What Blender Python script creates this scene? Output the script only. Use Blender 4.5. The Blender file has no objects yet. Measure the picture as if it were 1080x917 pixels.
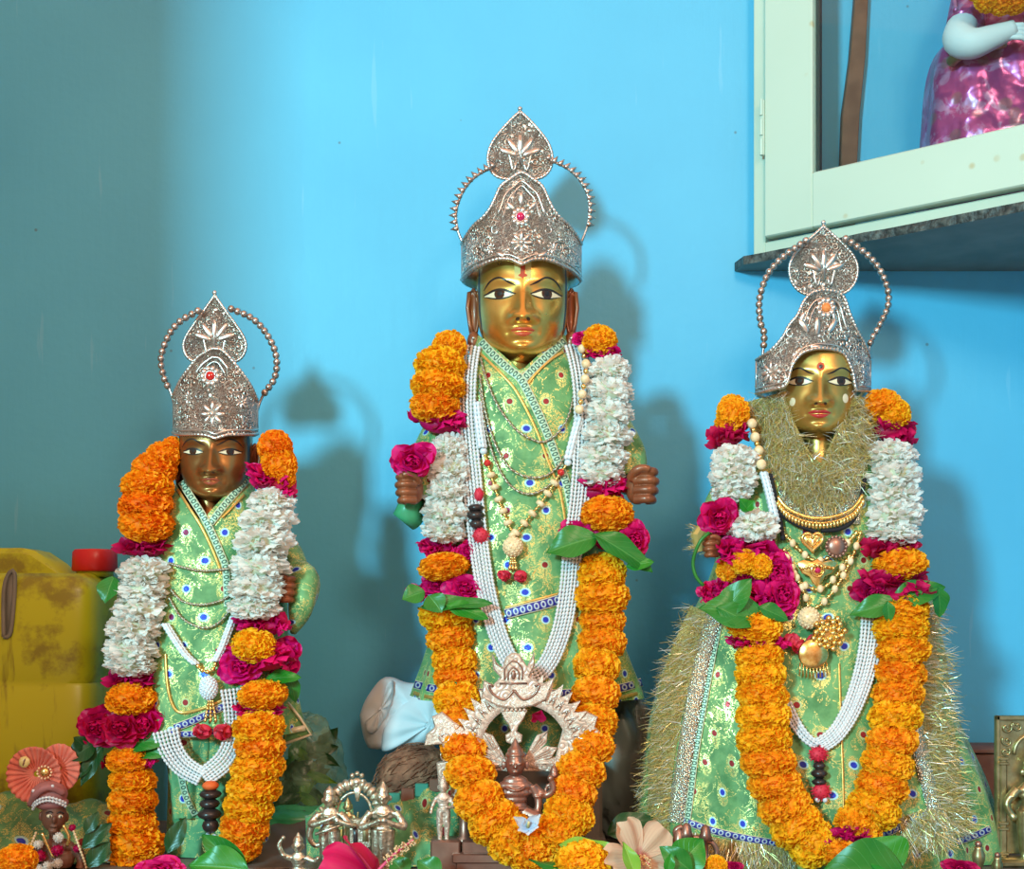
import bpy, math, random
from mathutils import Vector, Matrix, Euler

rnd = random.Random(11)
PI = math.pi
SC = bpy.context.scene
COL = SC.collection

# ------------------------------------------------------------------ place
# camera 1.7 m in front of the idols; one picture pixel is 1.25 mm there
K, D, HZ, ZC, TABLE = .00125, 1.7, 640.0, 1.131, .8
WALL_Y = .30


def S(Y):
    return K * (D + Y) / D


def V(px, py, Y):
    s = S(Y)
    return Vector(((px - 540) * s, Y, ZC + (HZ - py) * s))


def lerp(a, b, t):
    return a + (b - a) * t


def smooth(a, b, x):
    t = max(0., min(1., (x - a) / (b - a)))
    return t * t * (3 - 2 * t)


def table_lookup(rows, key):
    """smooth interpolation in rows sorted by first column"""
    if key <= rows[0][0]:
        return rows[0][1:]
    if key >= rows[-1][0]:
        return rows[-1][1:]
    for i in range(len(rows) - 1):
        a, b = rows[i], rows[i + 1]
        if a[0] <= key <= b[0]:
            p = rows[max(i - 1, 0)]
            q = rows[min(i + 2, len(rows) - 1)]
            h = b[0] - a[0]
            t = (key - a[0]) / h
            out = []
            for k in range(1, len(a)):
                ma = (b[k] - p[k]) / (b[0] - p[0]) * h
                mb = (q[k] - a[k]) / (q[0] - a[0]) * h
                t2, t3 = t * t, t * t * t
                out.append((2 * t3 - 3 * t2 + 1) * a[k] + (t3 - 2 * t2 + t) * ma + (-2 * t3 + 3 * t2) * b[k] + (t3 - t2) * mb)
            return tuple(out)


def resample(pts, n):
    """catmull-rom through pts (Vectors), n samples equally spaced"""
    P = [Vector(p) for p in pts]
    fine = []
    m = len(P)
    for i in range(m - 1):
        p0, p1, p2, p3 = P[max(i - 1, 0)], P[i], P[i + 1], P[min(i + 2, m - 1)]
        for k in range(12):
            t = k / 12
            fine.append(.5 * ((2 * p1) + (p2 - p0) * t + (2 * p0 - 5 * p1 + 4 * p2 - p3) * t * t + (3 * p1 - p0 - 3 * p2 + p3) * t ** 3))
    fine.append(P[-1])
    L = [0.]
    for i in range(1, len(fine)):
        L.append(L[-1] + (fine[i] - fine[i - 1]).length)
    out, j = [], 0
    for i in range(n):
        d = L[-1] * i / (n - 1)
        while j < len(L) - 2 and L[j + 1] < d:
            j += 1
        seg = max(L[j + 1] - L[j], 1e-9)
        out.append(fine[j].lerp(fine[j + 1], min(1., (d - L[j]) / seg)))
    return out


def plen(pts):
    return sum((pts[i + 1] - pts[i]).length for i in range(len(pts) - 1))


# ------------------------------------------------------------------ mesh builder
class MB:
    def __init__(s):
        s.v, s.f, s.uv, s.m, s.mi = [], [], [], [], 0

    def add(s, vs, fs, uvs=None):
        o = len(s.v)
        s.v.extend(Vector(v) for v in vs)
        s.f.extend(tuple(i + o for i in f) for f in fs)
        s.m.extend([s.mi] * len(fs))
        s.uv.extend(uvs if uvs else [(0., 0.)] * len(vs))

    def grid(s, rows, uvs=None, wrap=False):
        nr, nc = len(rows), len(rows[0])
        vs = [p for r in rows for p in r]
        fs = []
        for i in range(nr - 1):
            for j in range(nc if wrap else nc - 1):
                k = (j + 1) % nc
                fs.append((i * nc + j, i * nc + k, (i + 1) * nc + k, (i + 1) * nc + j))
        s.add(vs, fs, [u for r in uvs for u in r] if uvs else None)

    def loft(s, rings, cap0=True, cap1=True):
        n = len(rings[0])
        o = len(s.v)
        s.grid(rings, wrap=True)
        if cap0:
            s.f.append(tuple(o + i for i in range(n))[::-1])
            s.m.append(s.mi)
        if cap1:
            b = o + (len(rings) - 1) * n
            s.f.append(tuple(b + i for i in range(n)))
            s.m.append(s.mi)

    def tube(s, path, r, n=8, flat=None, cap=True):
        P = [Vector(p) for p in path]
        m = len(P)
        rr = r if isinstance(r, (list, tuple)) else [r] * m
        T = [(P[min(i + 1, m - 1)] - P[max(i - 1, 0)]).normalized() for i in range(m)]
        ref = Vector((0, 1, 0)) if abs(T[0].y) < .9 else Vector((1, 0, 0))
        a = T[0].cross(ref).normalized()
        rings = []
        for i in range(m):
            if flat:
                q = T[i].cross(Vector((0, 1, 0)))
                a = q.normalized() if q.length > 1e-4 else a
            else:
                a = (a - T[i] * a.dot(T[i]))
                a = a.normalized() if a.length > 1e-6 else T[i].orthogonal().normalized()
            b = T[i].cross(a)
            fb = flat if flat else 1.
            rings.append([P[i] + a * (rr[i] * math.cos(2 * PI * k / n)) + b * (rr[i] * fb * math.sin(2 * PI * k / n)) for k in range(n)])
        s.loft(rings, cap, cap)

    def beads(s, path, r, n=7, per=5, waist=.35):
        """string of round beads as one connected tube"""
        P = [Vector(p) for p in path]
        L = plen(P)
        nb = max(2, int(L / (2 * r) * 1.02))
        Q = resample(P, nb * per + 1)
        rr = [r * max(waist, math.sqrt(max(0., 1 - (2 * ((i / per) % 1.) - 1) ** 2))) for i in range(len(Q))]
        s.tube(Q, rr, n)

    def ball(s, c, r, nu=14, nv=9, M=None):
        c = Vector(c)
        r = r if isinstance(r, (tuple, list, Vector)) else (r, r, r)
        vs, fs = [], []
        for i in range(1, nv):
            ph = PI * i / nv
            for j in range(nu):
                th = 2 * PI * j / nu
                vs.append(Vector((r[0] * math.sin(ph) * math.cos(th), r[1] * math.sin(ph) * math.sin(th), r[2] * math.cos(ph))))
        vs += [Vector((0, 0, r[2])), Vector((0, 0, -r[2]))]
        t, b = len(vs) - 2, len(vs) - 1
        for i in range(nv - 2):
            for j in range(nu):
                k = (j + 1) % nu
                fs.append((i * nu + j, (i + 1) * nu + j, (i + 1) * nu + k, i * nu + k))
        for j in range(nu):
            k = (j + 1) % nu
            fs.append((t, j, k))
            fs.append((b, (nv - 2) * nu + k, (nv - 2) * nu + j))
        s.add([(M @ v if M else v) + c for v in vs], fs)

    def lathe(s, prof, c=(0, 0, 0), n=24, M=None):
        c = Vector(c)
        rings = []
        for r, z in prof:
            ring = [Vector((r * math.cos(2 * PI * k / n), r * math.sin(2 * PI * k / n), z)) for k in range(n)]
            rings.append([(M @ p if M else p) + c for p in ring])
        s.loft(rings)

    def prism(s, pts, t, ch=0., M=None, c=(0, 0, 0)):
        """outline pts (x,z) in the XZ plane, thickness t along +Y from y=0, small chamfer at the front"""
        c = Vector(c)
        n = len(pts)
        cx = sum(p[0] for p in pts) / n
        cz = sum(p[1] for p in pts) / n
        rings = []

        def ring(y, k):
            out = []
            for i, p in enumerate(pts):
                a, b = pts[i - 1], pts[(i + 1) % n]
                e = Vector((b[0] - a[0], b[1] - a[1]))
                e = e.normalized() if e.length > 1e-9 else Vector((1, 0))
                nn = Vector((e.y, -e.x))
                q = Vector((p[0] - nn.x * k * sg, y, p[1] - nn.y * k * sg))
                out.append((M @ q if M else q) + c)
            return out
        area = sum(pts[i - 1][0] * pts[i][1] - pts[i][0] * pts[i - 1][1] for i in range(n))
        sg = 1 if area > 0 else -1
        if ch > 0:
            rings = [ring(0, ch), ring(ch, 0), ring(t, 0)]
        else:
            rings = [ring(0, 0), ring(t, 0)]
        s.loft(rings)

    def box(s, lo, hi, bev=0., M=None, c=(0, 0, 0)):
        x0, y0, z0 = lo
        x1, y1, z1 = hi
        b = min(bev, (x1 - x0) / 3, (y1 - y0) / 3, (z1 - z0) / 3)
        c = Vector(c)

        def rect(z, i):
            return [(x0 + i + b, y0 + i, z), (x1 - i - b, y0 + i, z), (x1 - i, y0 + i + b, z), (x1 - i, y1 - i - b, z),
                    (x1 - i - b, y1 - i, z), (x0 + i + b, y1 - i, z), (x0 + i, y1 - i - b, z), (x0 + i, y0 + i + b, z)]
        if b > 0:
            rr = [rect(z0, b), rect(z0 + b, 0), rect(z1 - b, 0), rect(z1, b)]
        else:
            rr = [[(x0, y0, z), (x1, y0, z), (x1, y1, z), (x0, y1, z)] for z in (z0, z1)]
        s.loft([[(M @ Vector(p) if M else Vector(p)) + c for p in r] for r in rr])

    def petal(s, o, d, n, L, W, nl=3, nw=2, cup=.2, curl=.1, ruff=0., shape=None, ph=0., tip=.15):
        d = d.normalized()
        b = d.cross(n)
        b = b.normalized() if b.length > 1e-6 else d.orthogonal().normalized()
        n = b.cross(d)
        rows, uvs = [], []
        for i in range(nl + 1):
            t = i / nl
            w = (shape(t) if shape else (math.sin(PI * min(.93, .12 + t * .86)) ** .7)) * W
            r, u_ = [], []
            for j in range(nw + 1):
                u = -1 + 2 * j / nw
                p = o + d * (L * t * (1 - tip * u * u * t)) + b * (w * u) + n * (cup * W * u * u + curl * L * t * t + ruff * W * t * math.sin(u * 5 + ph))
                r.append(p)
                u_.append((u * .5 + .5, t))
            rows.append(r)
            uvs.append(u_)
        s.grid(rows, uvs)

    def mesh(s, name, mats, smooth_=True, sharp=None, origin=None):
        me = bpy.data.meshes.new(name)
        o = Vector(origin) if origin is not None else Vector((0, 0, 0))
        me.from_pydata([tuple(v - o) for v in s.v], [], s.f)
        for m in (mats if isinstance(mats, (list, tuple)) else [mats]):
            me.materials.append(m)
        me.polygons.foreach_set('material_index', s.m)
        me.polygons.foreach_set('use_smooth', [smooth_] * len(s.f))
        uvl = me.uv_layers.new(name='UVMap')
        li = [0] * len(me.loops)
        me.loops.foreach_get('vertex_index', li)
        flat = []
        for i in li:
            flat.extend(s.uv[i])
        uvl.data.foreach_set('uv', flat)
        me.update()
        if sharp:
            me.set_sharp_from_angle(angle=math.radians(sharp))
        return me

    def build(s, name, mats, parent=None, smooth_=True, sharp=None):
        org = root_loc(parent) if parent is not None else None
        me = s.mesh(name, mats, smooth_, sharp, org)
        o = bpy.data.objects.new(name, me)
        COL.objects.link(o)
        if parent is not None:
            o.parent = parent
        return o


def root_loc(o):
    p = Vector((0, 0, 0))
    while o is not None:
        p = p + o.location
        o = o.parent
    return p


def tag(o, label=None, cat=None, group=None, kind=None):
    if label:
        o['label'] = label
    if cat:
        o['category'] = cat
    if group:
        o['group'] = group
    if kind:
        o['kind'] = kind
    return o


def thing(name, label, cat, loc, group=None):
    o = bpy.data.objects.new(name, None)
    o.empty_display_size = .03
    o.location = loc
    COL.objects.link(o)
    return tag(o, label, cat, group)


def inst(name, me, parent, loc, rot, scale):
    o = bpy.data.objects.new(name, me)
    COL.objects.link(o)
    if parent is not None:
        o.parent = parent
        loc = Vector(loc) - root_loc(parent)
    o.location = loc
    if isinstance(rot, Matrix):
        o.rotation_euler = rot.to_euler()
    else:
        o.rotation_euler = rot
    o.scale = scale if isinstance(scale, (tuple, list, Vector)) else (scale,) * 3
    return o


def remesh(o, size, smooth_it=0):
    m = o.modifiers.new('remesh', 'REMESH')
    m.mode = 'VOXEL'
    m.voxel_size = size
    m.use_smooth_shade = True
    if smooth_it:
        q = o.modifiers.new('smooth', 'SMOOTH')
        q.iterations = smooth_it
        q.factor = .5
    return o


# ------------------------------------------------------------------ materials
class NT:
    def __init__(s, name):
        s.mat = bpy.data.materials.new(name)
        s.mat.use_nodes = True
        s.t = s.mat.node_tree
        s.t.nodes.clear()
        s.out = s.t.nodes.new('ShaderNodeOutputMaterial')

    def n(s, typ, ins=None, **props):
        x = s.t.nodes.new('ShaderNode' + typ)
        for k, v in props.items():
            setattr(x, k, v)
        for k, v in (ins or {}).items():
            sock = x.inputs[k]
            if isinstance(v, bpy.types.NodeSocket):
                s.t.links.new(v, sock)
            else:
                if sock.type == 'RGBA' and len(v) == 3:
                    v = (*v, 1)
                sock.default_value = v
        return x

    def math(s, op, a, b=0., c=0.):
        return s.n('Math', {0: a, 1: b, 2: c}, operation=op).outputs[0]

    def mix(s, f, a, b):
        x = s.n('Mix', {0: f, 6: a, 7: b}, data_type='RGBA')
        return x.outputs[2]

    def ramp(s, f, a, b, lo=0., hi=1.):
        t = s.n('MapRange', {0: f, 1: lo, 2: hi, 3: 0., 4: 1.}).outputs[0]
        return s.mix(t, a, b)

    def step(s, f, lo, hi):
        return s.n('MapRange', {0: f, 1: lo, 2: hi, 3: 0., 4: 1.}).outputs[0]

    def coord(s, kind='Object'):
        return s.n('TexCoord').outputs[kind]

    def noise(s, scale, vec=None, detail=3., rough=.5, dist=0.):
        i = {'Scale': scale, 'Detail': detail, 'Roughness': rough, 'Distortion': dist}
        i['Vector'] = vec if vec is not None else s.coord()
        return s.n('TexNoise', i).outputs[0]

    def voro(s, scale, vec=None, feature='F1'):
        return s.n('TexVoronoi', {'Vector': vec if vec is not None else s.coord(), 'Scale': scale}, feature=feature)

    def bump(s, h, strength=.5, dist=.002, normal=None):
        i = {'Height': h, 'Strength': strength, 'Distance': dist}
        if normal is not None:
            i['Normal'] = normal
        return s.n('Bump', i).outputs[0]

    def bsdf(s, **kw):
        names = dict(base='Base Color', rough='Roughness', metal='Metallic', normal='Normal', spec='Specular IOR Level',
                     sub='Subsurface Weight', subr='Subsurface Radius', subs='Subsurface Scale', trans='Transmission Weight', ior='IOR', coat='Coat Weight',
                     coatr='Coat Roughness', sheen='Sheen Weight', alpha='Alpha')
        p = s.n('BsdfPrincipled', {names[k]: v for k, v in kw.items()})
        s.t.links.new(p.outputs[0], s.out.inputs[0])
        return p

    def surf(s, sh):
        s.t.links.new(sh, s.out.inputs[0])


def simple(name, a, b=None, rough=.5, metal=0., scale=40., bs=0., bscale=200., spec=.5, lo=.35, hi=.65, coat=0., bd=.001):
    t = NT(name)
    base = a
    if b:
        base = t.ramp(t.noise(scale), a, b, lo, hi)
    kw = dict(base=base, rough=rough, metal=metal, spec=spec, coat=coat)
    if bs:
        kw['normal'] = t.bump(t.noise(bscale, detail=5.), bs, bd)
    t.bsdf(**kw)
    return t.mat


def petal_mat(name, root, tip, rough=.55, var=.12, trans=.25, hue=0.02, lo=.15, hi=.85):
    t = NT(name)
    tip_vein = tuple(x * .62 for x in tip[:1]) + tuple(x * .35 for x in tip[1:])
    uv = t.n('SeparateXYZ', {0: t.coord('UV')})
    info = t.n('ObjectInfo')
    c = t.ramp(uv.outputs[1], root, tip, lo, hi)
    nz = t.noise(7., detail=2.)
    if 'hibiscus' in name:
        st = t.math('MULTIPLY', t.math('ADD', t.math('SINE', t.math('MULTIPLY', uv.outputs[0], 62.)), 1.), .5)
        c = t.mix(t.math('MULTIPLY', t.math('MULTIPLY', t.step(st, .6, 1.), t.step(uv.outputs[1], .95, .3)), .4), c, tip_vein)
    hs = t.n('HueSaturation', {'Hue': t.math('ADD', .5, t.math('MULTIPLY', t.math('SUBTRACT', info.outputs['Random'], .5), hue)),
                               'Value': t.math('ADD', 1 - var * .5, t.math('MULTIPLY', nz, var)), 'Color': c}).outputs[0]
    p = t.bsdf(base=hs, rough=rough, spec=.3)
    tr = t.n('BsdfTranslucent', {0: hs})
    t.surf(t.n('MixShader', {0: trans, 1: p.outputs[0], 2: tr.outputs[0]}).outputs[0])
    return t.mat


M = {}


def make_materials():
    # painted wall with faint roller marks and small chips
    t = NT('blue_wall_paint')
    co = t.coord()
    a = t.ramp(t.noise(3.5, co, 5.), (.092, .45, .705), (.106, .50, .76), .3, .7)
    sp = t.voro(9., co).outputs[0]
    chips = t.step(sp, .028, .016)
    a = t.mix(t.math('MULTIPLY', chips, .6), a, (.09, .13, .15))
    mp = t.n('Mapping', {0: co, 3: (9., 9., .8)}).outputs[0]
    sc = t.step(t.noise(6., mp, 4.), .70, .74)
    a = t.mix(t.math('MULTIPLY', sc, .10), a, (.5, .75, .9))
    t.bsdf(base=a, rough=.48, spec=.35, normal=t.bump(t.math('ADD', t.noise(60., co, 6.), t.math('MULTIPLY', t.noise(7., mp, 4.), .8)), .12, .004))
    M['wall'] = t.mat
    M['side_wall'] = simple('plain_wall_paint', (.55, .5, .44), (.6, .55, .48), .7)
    M['table'] = simple('dark_slab', (.10, .085, .075), (.17, .145, .125), .5, scale=14)

    # brocade with peacock-eye motifs
    def brocade(name, g0, g1, cell=.046, size=1.):
        t = NT(name)
        uv = t.n('SeparateXYZ', {0: t.coord('UV')})
        y = t.math('DIVIDE', uv.outputs[1], cell * .8)
        row = t.math('FLOOR', y)
        odd = t.math('MODULO', t.math('ABSOLUTE', row), 2.)
        x = t.math('ADD', t.math('DIVIDE', uv.outputs[0], cell), t.math('MULTIPLY', odd, .5))
        colm = t.math('FLOOR', x)
        jit = t.n('TexWhiteNoise', {'Vector': t.n('CombineXYZ', {0: colm, 1: row}).outputs[0]}, noise_dimensions='3D')
        js = t.n('SeparateColor', {0: jit.outputs[1]})
        fx = t.math('MULTIPLY', t.math('SUBTRACT', t.math('SUBTRACT', x, colm), t.math('ADD', .42, t.math('MULTIPLY', js.outputs[0], .16))), cell)
        fy = t.math('MULTIPLY', t.math('SUBTRACT', t.math('SUBTRACT', y, row), .5), cell * .8)
        r = t.math('SQRT', t.math('ADD', t.math('MULTIPLY', fx, fx), t.math('MULTIPLY', fy, fy)))
        co = t.coord()
        base = t.ramp(t.noise(34., co, 5., .6), g0, g1, .36, .62)
        # gold zari feathers: tear shape around each eye, broken into sparkles
        fy2 = t.math('ADD', fy, .0028)
        tear = t.math('SQRT', t.math('ADD', t.math('MULTIPLY', t.math('MULTIPLY', fx, fx), 2.4), t.math('MULTIPLY', fy2, fy2)))
        mask = t.step(tear, .0152 * size, .0135 * size)
        ln = t.n('TexWave', {'Vector': t.n('CombineXYZ', {0: t.math('ABSOLUTE', fx), 1: fy, 2: 0.}).outputs[0], 'Scale': 260., 'Distortion': 2.}, bands_direction='DIAGONAL').outputs[1]
        spk = t.step(t.n('SeparateColor', {0: t.voro(800., co).outputs[1]}).outputs[0], .46, .52)
        vein = t.step(t.noise(38., co, 3., .6, 1.2), .5, .52)
        vein2 = t.math('MULTIPLY', vein, t.step(t.noise(38., co, 3., .6, 1.2), .56, .53))
        gold = t.math('MULTIPLY', spk, t.math('MAXIMUM', t.math('MULTIPLY', mask, t.step(ln, .2, .5)), t.math('ADD', t.math('MULTIPLY', vein2, .85), t.math('MULTIPLY', t.step(t.noise(26., co, 3.), .56, .62), .6))))
        base = t.mix(t.math('MULTIPLY', mask, .25), base, (.42, .52, .18))
        c = t.mix(gold, base, (.80, .66, .20))
        stem = t.math('MULTIPLY', t.step(t.math('ABSOLUTE', fx), .0009, .0005), t.math('MULTIPLY', t.step(fy, -.004, -.006), t.step(fy, -.017, -.015)))
        c = t.mix(t.math('MULTIPLY', stem, .7), c, (.16, .20, .08))
        ring = t.step(r, .0062 * size, .0054 * size)
        dot = t.step(r, .0042 * size, .0036 * size)
        isred = t.step(js.outputs[1], .47, .53)
        eye = t.mix(isred, (.010, .035, .50), (.28, .008, .012))
        halo = t.mix(isred, (.42, .74, .78), (.45, .60, .28))
        c = t.mix(ring, c, halo)
        c = t.mix(dot, c, eye)
        weave = t.bump(t.noise(700., co, 2.), .25, .0006)
        fold = t.bump(t.noise(14., t.n('Mapping', {0: co, 3: (1.6, 1.6, .7)}).outputs[0], 3.), .5, .010, weave)
        t.bsdf(base=c, rough=t.math('SUBTRACT', .62, t.math('MULTIPLY', gold, .32)), metal=t.math('MULTIPLY', gold, .55), normal=fold, sheen=.15)
        return t.mat
    M['brocade'] = brocade('green_brocade', (.06, .215, .065), (.165, .39, .14))
    M['brocade_dark'] = brocade('deep_green_brocade', (.05, .23, .10), (.12, .36, .15))
    M['satin'] = simple('green_satin', (.03, .28, .12), (.07, .42, .2), .35, scale=20)

    def trim(name, base, link, fr, wid=.010):
        t = NT(name)
        uv = t.n('SeparateXYZ', {0: t.coord('UV')})
        f = t.math('FRACT', t.math('DIVIDE', uv.outputs[0], fr))
        e = t.math('ABSOLUTE', t.math('SUBTRACT', f, .5))
        v = t.math('ABSOLUTE', t.math('SUBTRACT', uv.outputs[1], .5))
        rr = t.math('SQRT', t.math('ADD', t.math('MULTIPLY', t.math('MULTIPLY', e, e), 1.), t.math('MULTIPLY', v, v)))
        ringm = t.math('MULTIPLY', t.step(rr, .40, .34), t.step(rr, .16, .22))
        edge = t.step(v, .40, .43)
        c = t.mix(ringm, base, link)
        c = t.mix(edge, c, (.75, .72, .5))
        t.bsdf(base=c, rough=.45, metal=.2, normal=t.bump(t.math('ADD', ringm, edge), .5, .001))
        return t.mat
    M['trim_pale'] = trim('pale_lace_trim', (.42, .66, .48), (.05, .12, .09), .007)
    M['trim_blue'] = trim('blue_chain_trim', (.02, .02, .24), (.45, .52, .60), .010)
    M['trim_gold'] = simple('gold_piping', (.62, .36, .08), (.78, .52, .16), .35, .6, scale=300)
    M['thread'] = simple('black_thread', (.008, .008, .012), None, .8)

    # metals
    def brass(name, a, b, rough, metal=.85, spots=.0):
        t = NT(name)
        co = t.coord()
        c = t.ramp(t.noise(22., co, 4.), a, b, .35, .68)
        if spots:
            s1 = t.step(t.voro(85., co).outputs[0], .10, .05)
            s2 = t.math('MULTIPLY', s1, t.step(t.noise(18., co), .5, .56))
            c = t.mix(t.math('MULTIPLY', s2, spots), c, (.10, .05, .02))
        t.bsdf(base=c, rough=t.math('ADD', rough - .06, t.math('MULTIPLY', t.noise(35., co, 3.), .14)), metal=metal, spec=.5,
               coat=.15, normal=t.bump(t.noise(70., co, 4.), .08, .002))
        return t.mat
    M['gold_face'] = brass('gilded_brass_skin', (.56, .29, .05), (.82, .50, .13), .29, .8, .5)
    M['bronze_face'] = brass('dark_gilded_skin', (.22, .095, .028), (.38, .19, .055), .30, .7, .5)
    M['olive_face'] = brass('worn_gilded_skin', (.40, .23, .05), (.62, .40, .11), .30, .7, .5)
    M['brown_skin'] = brass('brown_painted_skin', (.20, .062, .026), (.30, .10, .04), .35, .25, .3)
    M['copper_fig'] = brass('dark_copper', (.26, .13, .10), (.44, .25, .19), .36, .75)
    M['gold_jewel'] = simple('gold_jewellery', (.72, .46, .13), (.90, .66, .26), .25, .95, scale=200)
    M['chain'] = simple('grey_metal_chain', (.30, .27, .20), (.50, .46, .36), .35, .75, scale=300)

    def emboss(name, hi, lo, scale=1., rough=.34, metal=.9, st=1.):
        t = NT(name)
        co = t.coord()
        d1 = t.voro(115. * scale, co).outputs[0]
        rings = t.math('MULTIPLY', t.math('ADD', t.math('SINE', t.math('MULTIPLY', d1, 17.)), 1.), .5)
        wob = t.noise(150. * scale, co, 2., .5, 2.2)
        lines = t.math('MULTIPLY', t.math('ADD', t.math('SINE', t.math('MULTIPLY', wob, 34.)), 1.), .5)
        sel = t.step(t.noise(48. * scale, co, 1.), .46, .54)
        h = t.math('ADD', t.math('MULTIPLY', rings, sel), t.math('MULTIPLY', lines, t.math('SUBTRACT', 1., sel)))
        c = t.ramp(h, lo, hi, .0, .55)  # crevice shade put into the colour with the tarnish, darker where emboss is low
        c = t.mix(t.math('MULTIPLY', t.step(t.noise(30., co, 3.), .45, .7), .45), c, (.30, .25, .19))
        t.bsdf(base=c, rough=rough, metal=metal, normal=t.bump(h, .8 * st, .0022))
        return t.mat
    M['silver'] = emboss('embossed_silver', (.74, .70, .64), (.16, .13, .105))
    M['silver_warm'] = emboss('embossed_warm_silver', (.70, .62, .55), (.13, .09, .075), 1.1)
    M['silver_plain'] = simple('plain_silver', (.55, .50, .46), (.74, .70, .66), .28, .92, scale=90)
    M['silver_brown'] = simple('tarnished_silver_beads', (.36, .28, .24), (.62, .54, .50), .28, .9, scale=120)
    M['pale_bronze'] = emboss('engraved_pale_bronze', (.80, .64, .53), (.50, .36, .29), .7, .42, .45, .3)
    M['white_metal'] = simple('polished_white_metal', (.40, .34, .24), (.74, .68, .54), .34, .88, scale=160, bs=.5, bscale=320, bd=.002)
    M['antique_brass'] = simple('antique_brass', (.30, .25, .12), (.52, .45, .24), .34, .85, scale=60)
    M['ruby'] = simple('ruby_glass', (.62, .004, .10), None, .08, .2, coat=1.)
    M['red_stone'] = simple('red_stone', (.60, .01, .01), None, .1, .1, coat=1.)
    M['orange_stone'] = simple('orange_paste', (.75, .17, .03), (.85, .3, .08), .6, scale=300)

    # paint on faces
    M['eye_white'] = simple('eye_white_paint', (.80, .70, .48), None, .3)
    M['iris'] = simple('iris_paint', (.055, .022, .012), None, .12)
    M['black_paint'] = simple('black_paint', (.018, .012, .01), None, .35)
    M['lip'] = simple('lip_paint', (.62, .10, .035), (.55, .07, .03), .35)
    M['lip_red'] = simple('red_lip_paint', (.50, .03, .03), None, .3)
    M['lip_dark'] = simple('dull_lip_paint', (.36, .07, .03), None, .35)
    M['vermilion'] = simple('vermilion_paste', (.58, .07, .025), None, .7)
    M['sandal'] = simple('sandal_paste', (.72, .55, .18), None, .6)

    # beads
    t = NT('pearl_beads')
    t.bsdf(base=t.ramp(t.noise(60.), (.56, .60, .66), (.80, .80, .80)), rough=.18, spec=.6, coat=.4)
    M['pearl'] = t.mat
    M['white_bead'] = simple('white_glass_beads', (.62, .72, .80), (.78, .84, .88), .2, scale=200, coat=.4)
    M['cream_bead'] = simple('cream_wood_beads', (.80, .56, .30), (.90, .72, .46), .4, scale=150)
    M['red_cloth'] = simple('red_tassel', (.55, .01, .045), (.66, .03, .06), .6, scale=60)
    M['black_bead'] = simple('black_beads', (.018, .014, .014), (.04, .03, .03), .3, scale=80)
    M['orange_thread'] = simple('orange_thread', (.72, .12, .02), None, .7)

    # flowers
    M['marigold'] = petal_mat('marigold_petals', (1.0, .30, .003), (1.0, .50, .012), .6, .25, .22, .025)
    M['marigold_deep'] = petal_mat('deep_marigold_petals', (.90, .20, .002), (1.0, .38, .006), .6, .25, .22, .02)
    M['white_petal'] = petal_mat('white_petals', (.78, .84, .38), (.95, .95, .92), .5, .05, .42, 0., .0, .42)
    M['rose'] = petal_mat('magenta_rose_petals', (.44, .001, .09), (.78, .008, .19), .45, .3, .2, .015)
    M['rose_deep'] = petal_mat('crimson_rose_petals', (.33, .001, .045), (.56, .004, .095), .45, .3, .2, .015)
    M['red_hibiscus'] = petal_mat('red_hibiscus_petals', (.40, .004, .07), (.78, .012, .13), .4, .2, .25, 0.)
    M['cream_hibiscus'] = petal_mat('cream_hibiscus_petals', (.60, .02, .10), (.86, .60, .42), .5, .3, .35, 0., .03, .26)
    M['pale_petal'] = petal_mat('pale_blue_petals', (.45, .62, .85), (.80, .84, .92), .5, .1, .3, 0.)

    def leaf(name, a, b, vein, rough=.35):
        t = NT(name)
        uv = t.n('SeparateXYZ', {0: t.coord('UV')})
        u = t.math('ABSOLUTE', t.math('SUBTRACT', uv.outputs[0], .5))
        w = t.math('FRACT', t.math('MULTIPLY', t.math('SUBTRACT', uv.outputs[1], t.math('MULTIPLY', u, .7)), 7.))
        vn = t.math('MAXIMUM', t.step(u, .035, .015), t.math('MULTIPLY', t.step(t.math('ABSOLUTE', t.math('SUBTRACT', w, .5)), .06, .02), .6))
        c = t.ramp(t.noise(25., None, 3.), a, b)
        c = t.mix(t.math('MULTIPLY', vn, .55), c, vein)
        p = t.bsdf(base=c, rough=rough, spec=.5, normal=t.bump(vn, .4, -.001))
        tr = t.n('BsdfTranslucent', {0: c})
        t.surf(t.n('MixShader', {0: .15, 1: p.outputs[0], 2: tr.outputs[0]}).outputs[0])
        return t.mat
    M['leaf'] = leaf('green_leaf', (.012, .15, .018), (.03, .25, .03), (.12, .36, .08))
    M['leaf_bright'] = leaf('bright_green_leaf', (.012, .19, .012), (.03, .30, .02), (.14, .40, .09))
    M['leaf_light'] = leaf('yellow_green_leaf', (.16, .40, .03), (.28, .52, .05), (.4, .6, .15))
    M['leaf_dark'] = leaf('dark_leaf', (.006, .05, .012), (.015, .09, .02), (.05, .14, .05))

    t = NT('tinsel_fibre')
    uv = t.n('SeparateXYZ', {0: t.coord('UV')})
    c = t.mix(t.step(uv.outputs[0], .45, .75), (.62, .50, .17), (.66, .64, .48))
    c = t.mix(t.step(uv.outputs[0], .84, .86), c, (.80, .88, .85))
    t.bsdf(base=c, rough=.3, metal=.45)
    M['tinsel'] = t.mat
    M['tinsel_base'] = simple('tinsel_backing', (.34, .27, .07), (.58, .50, .20), .4, .3, scale=420, bs=1., bscale=500, bd=.003)
    t = NT('sequin_band')
    co = t.coord()
    vv = t.voro(420., co)
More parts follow.
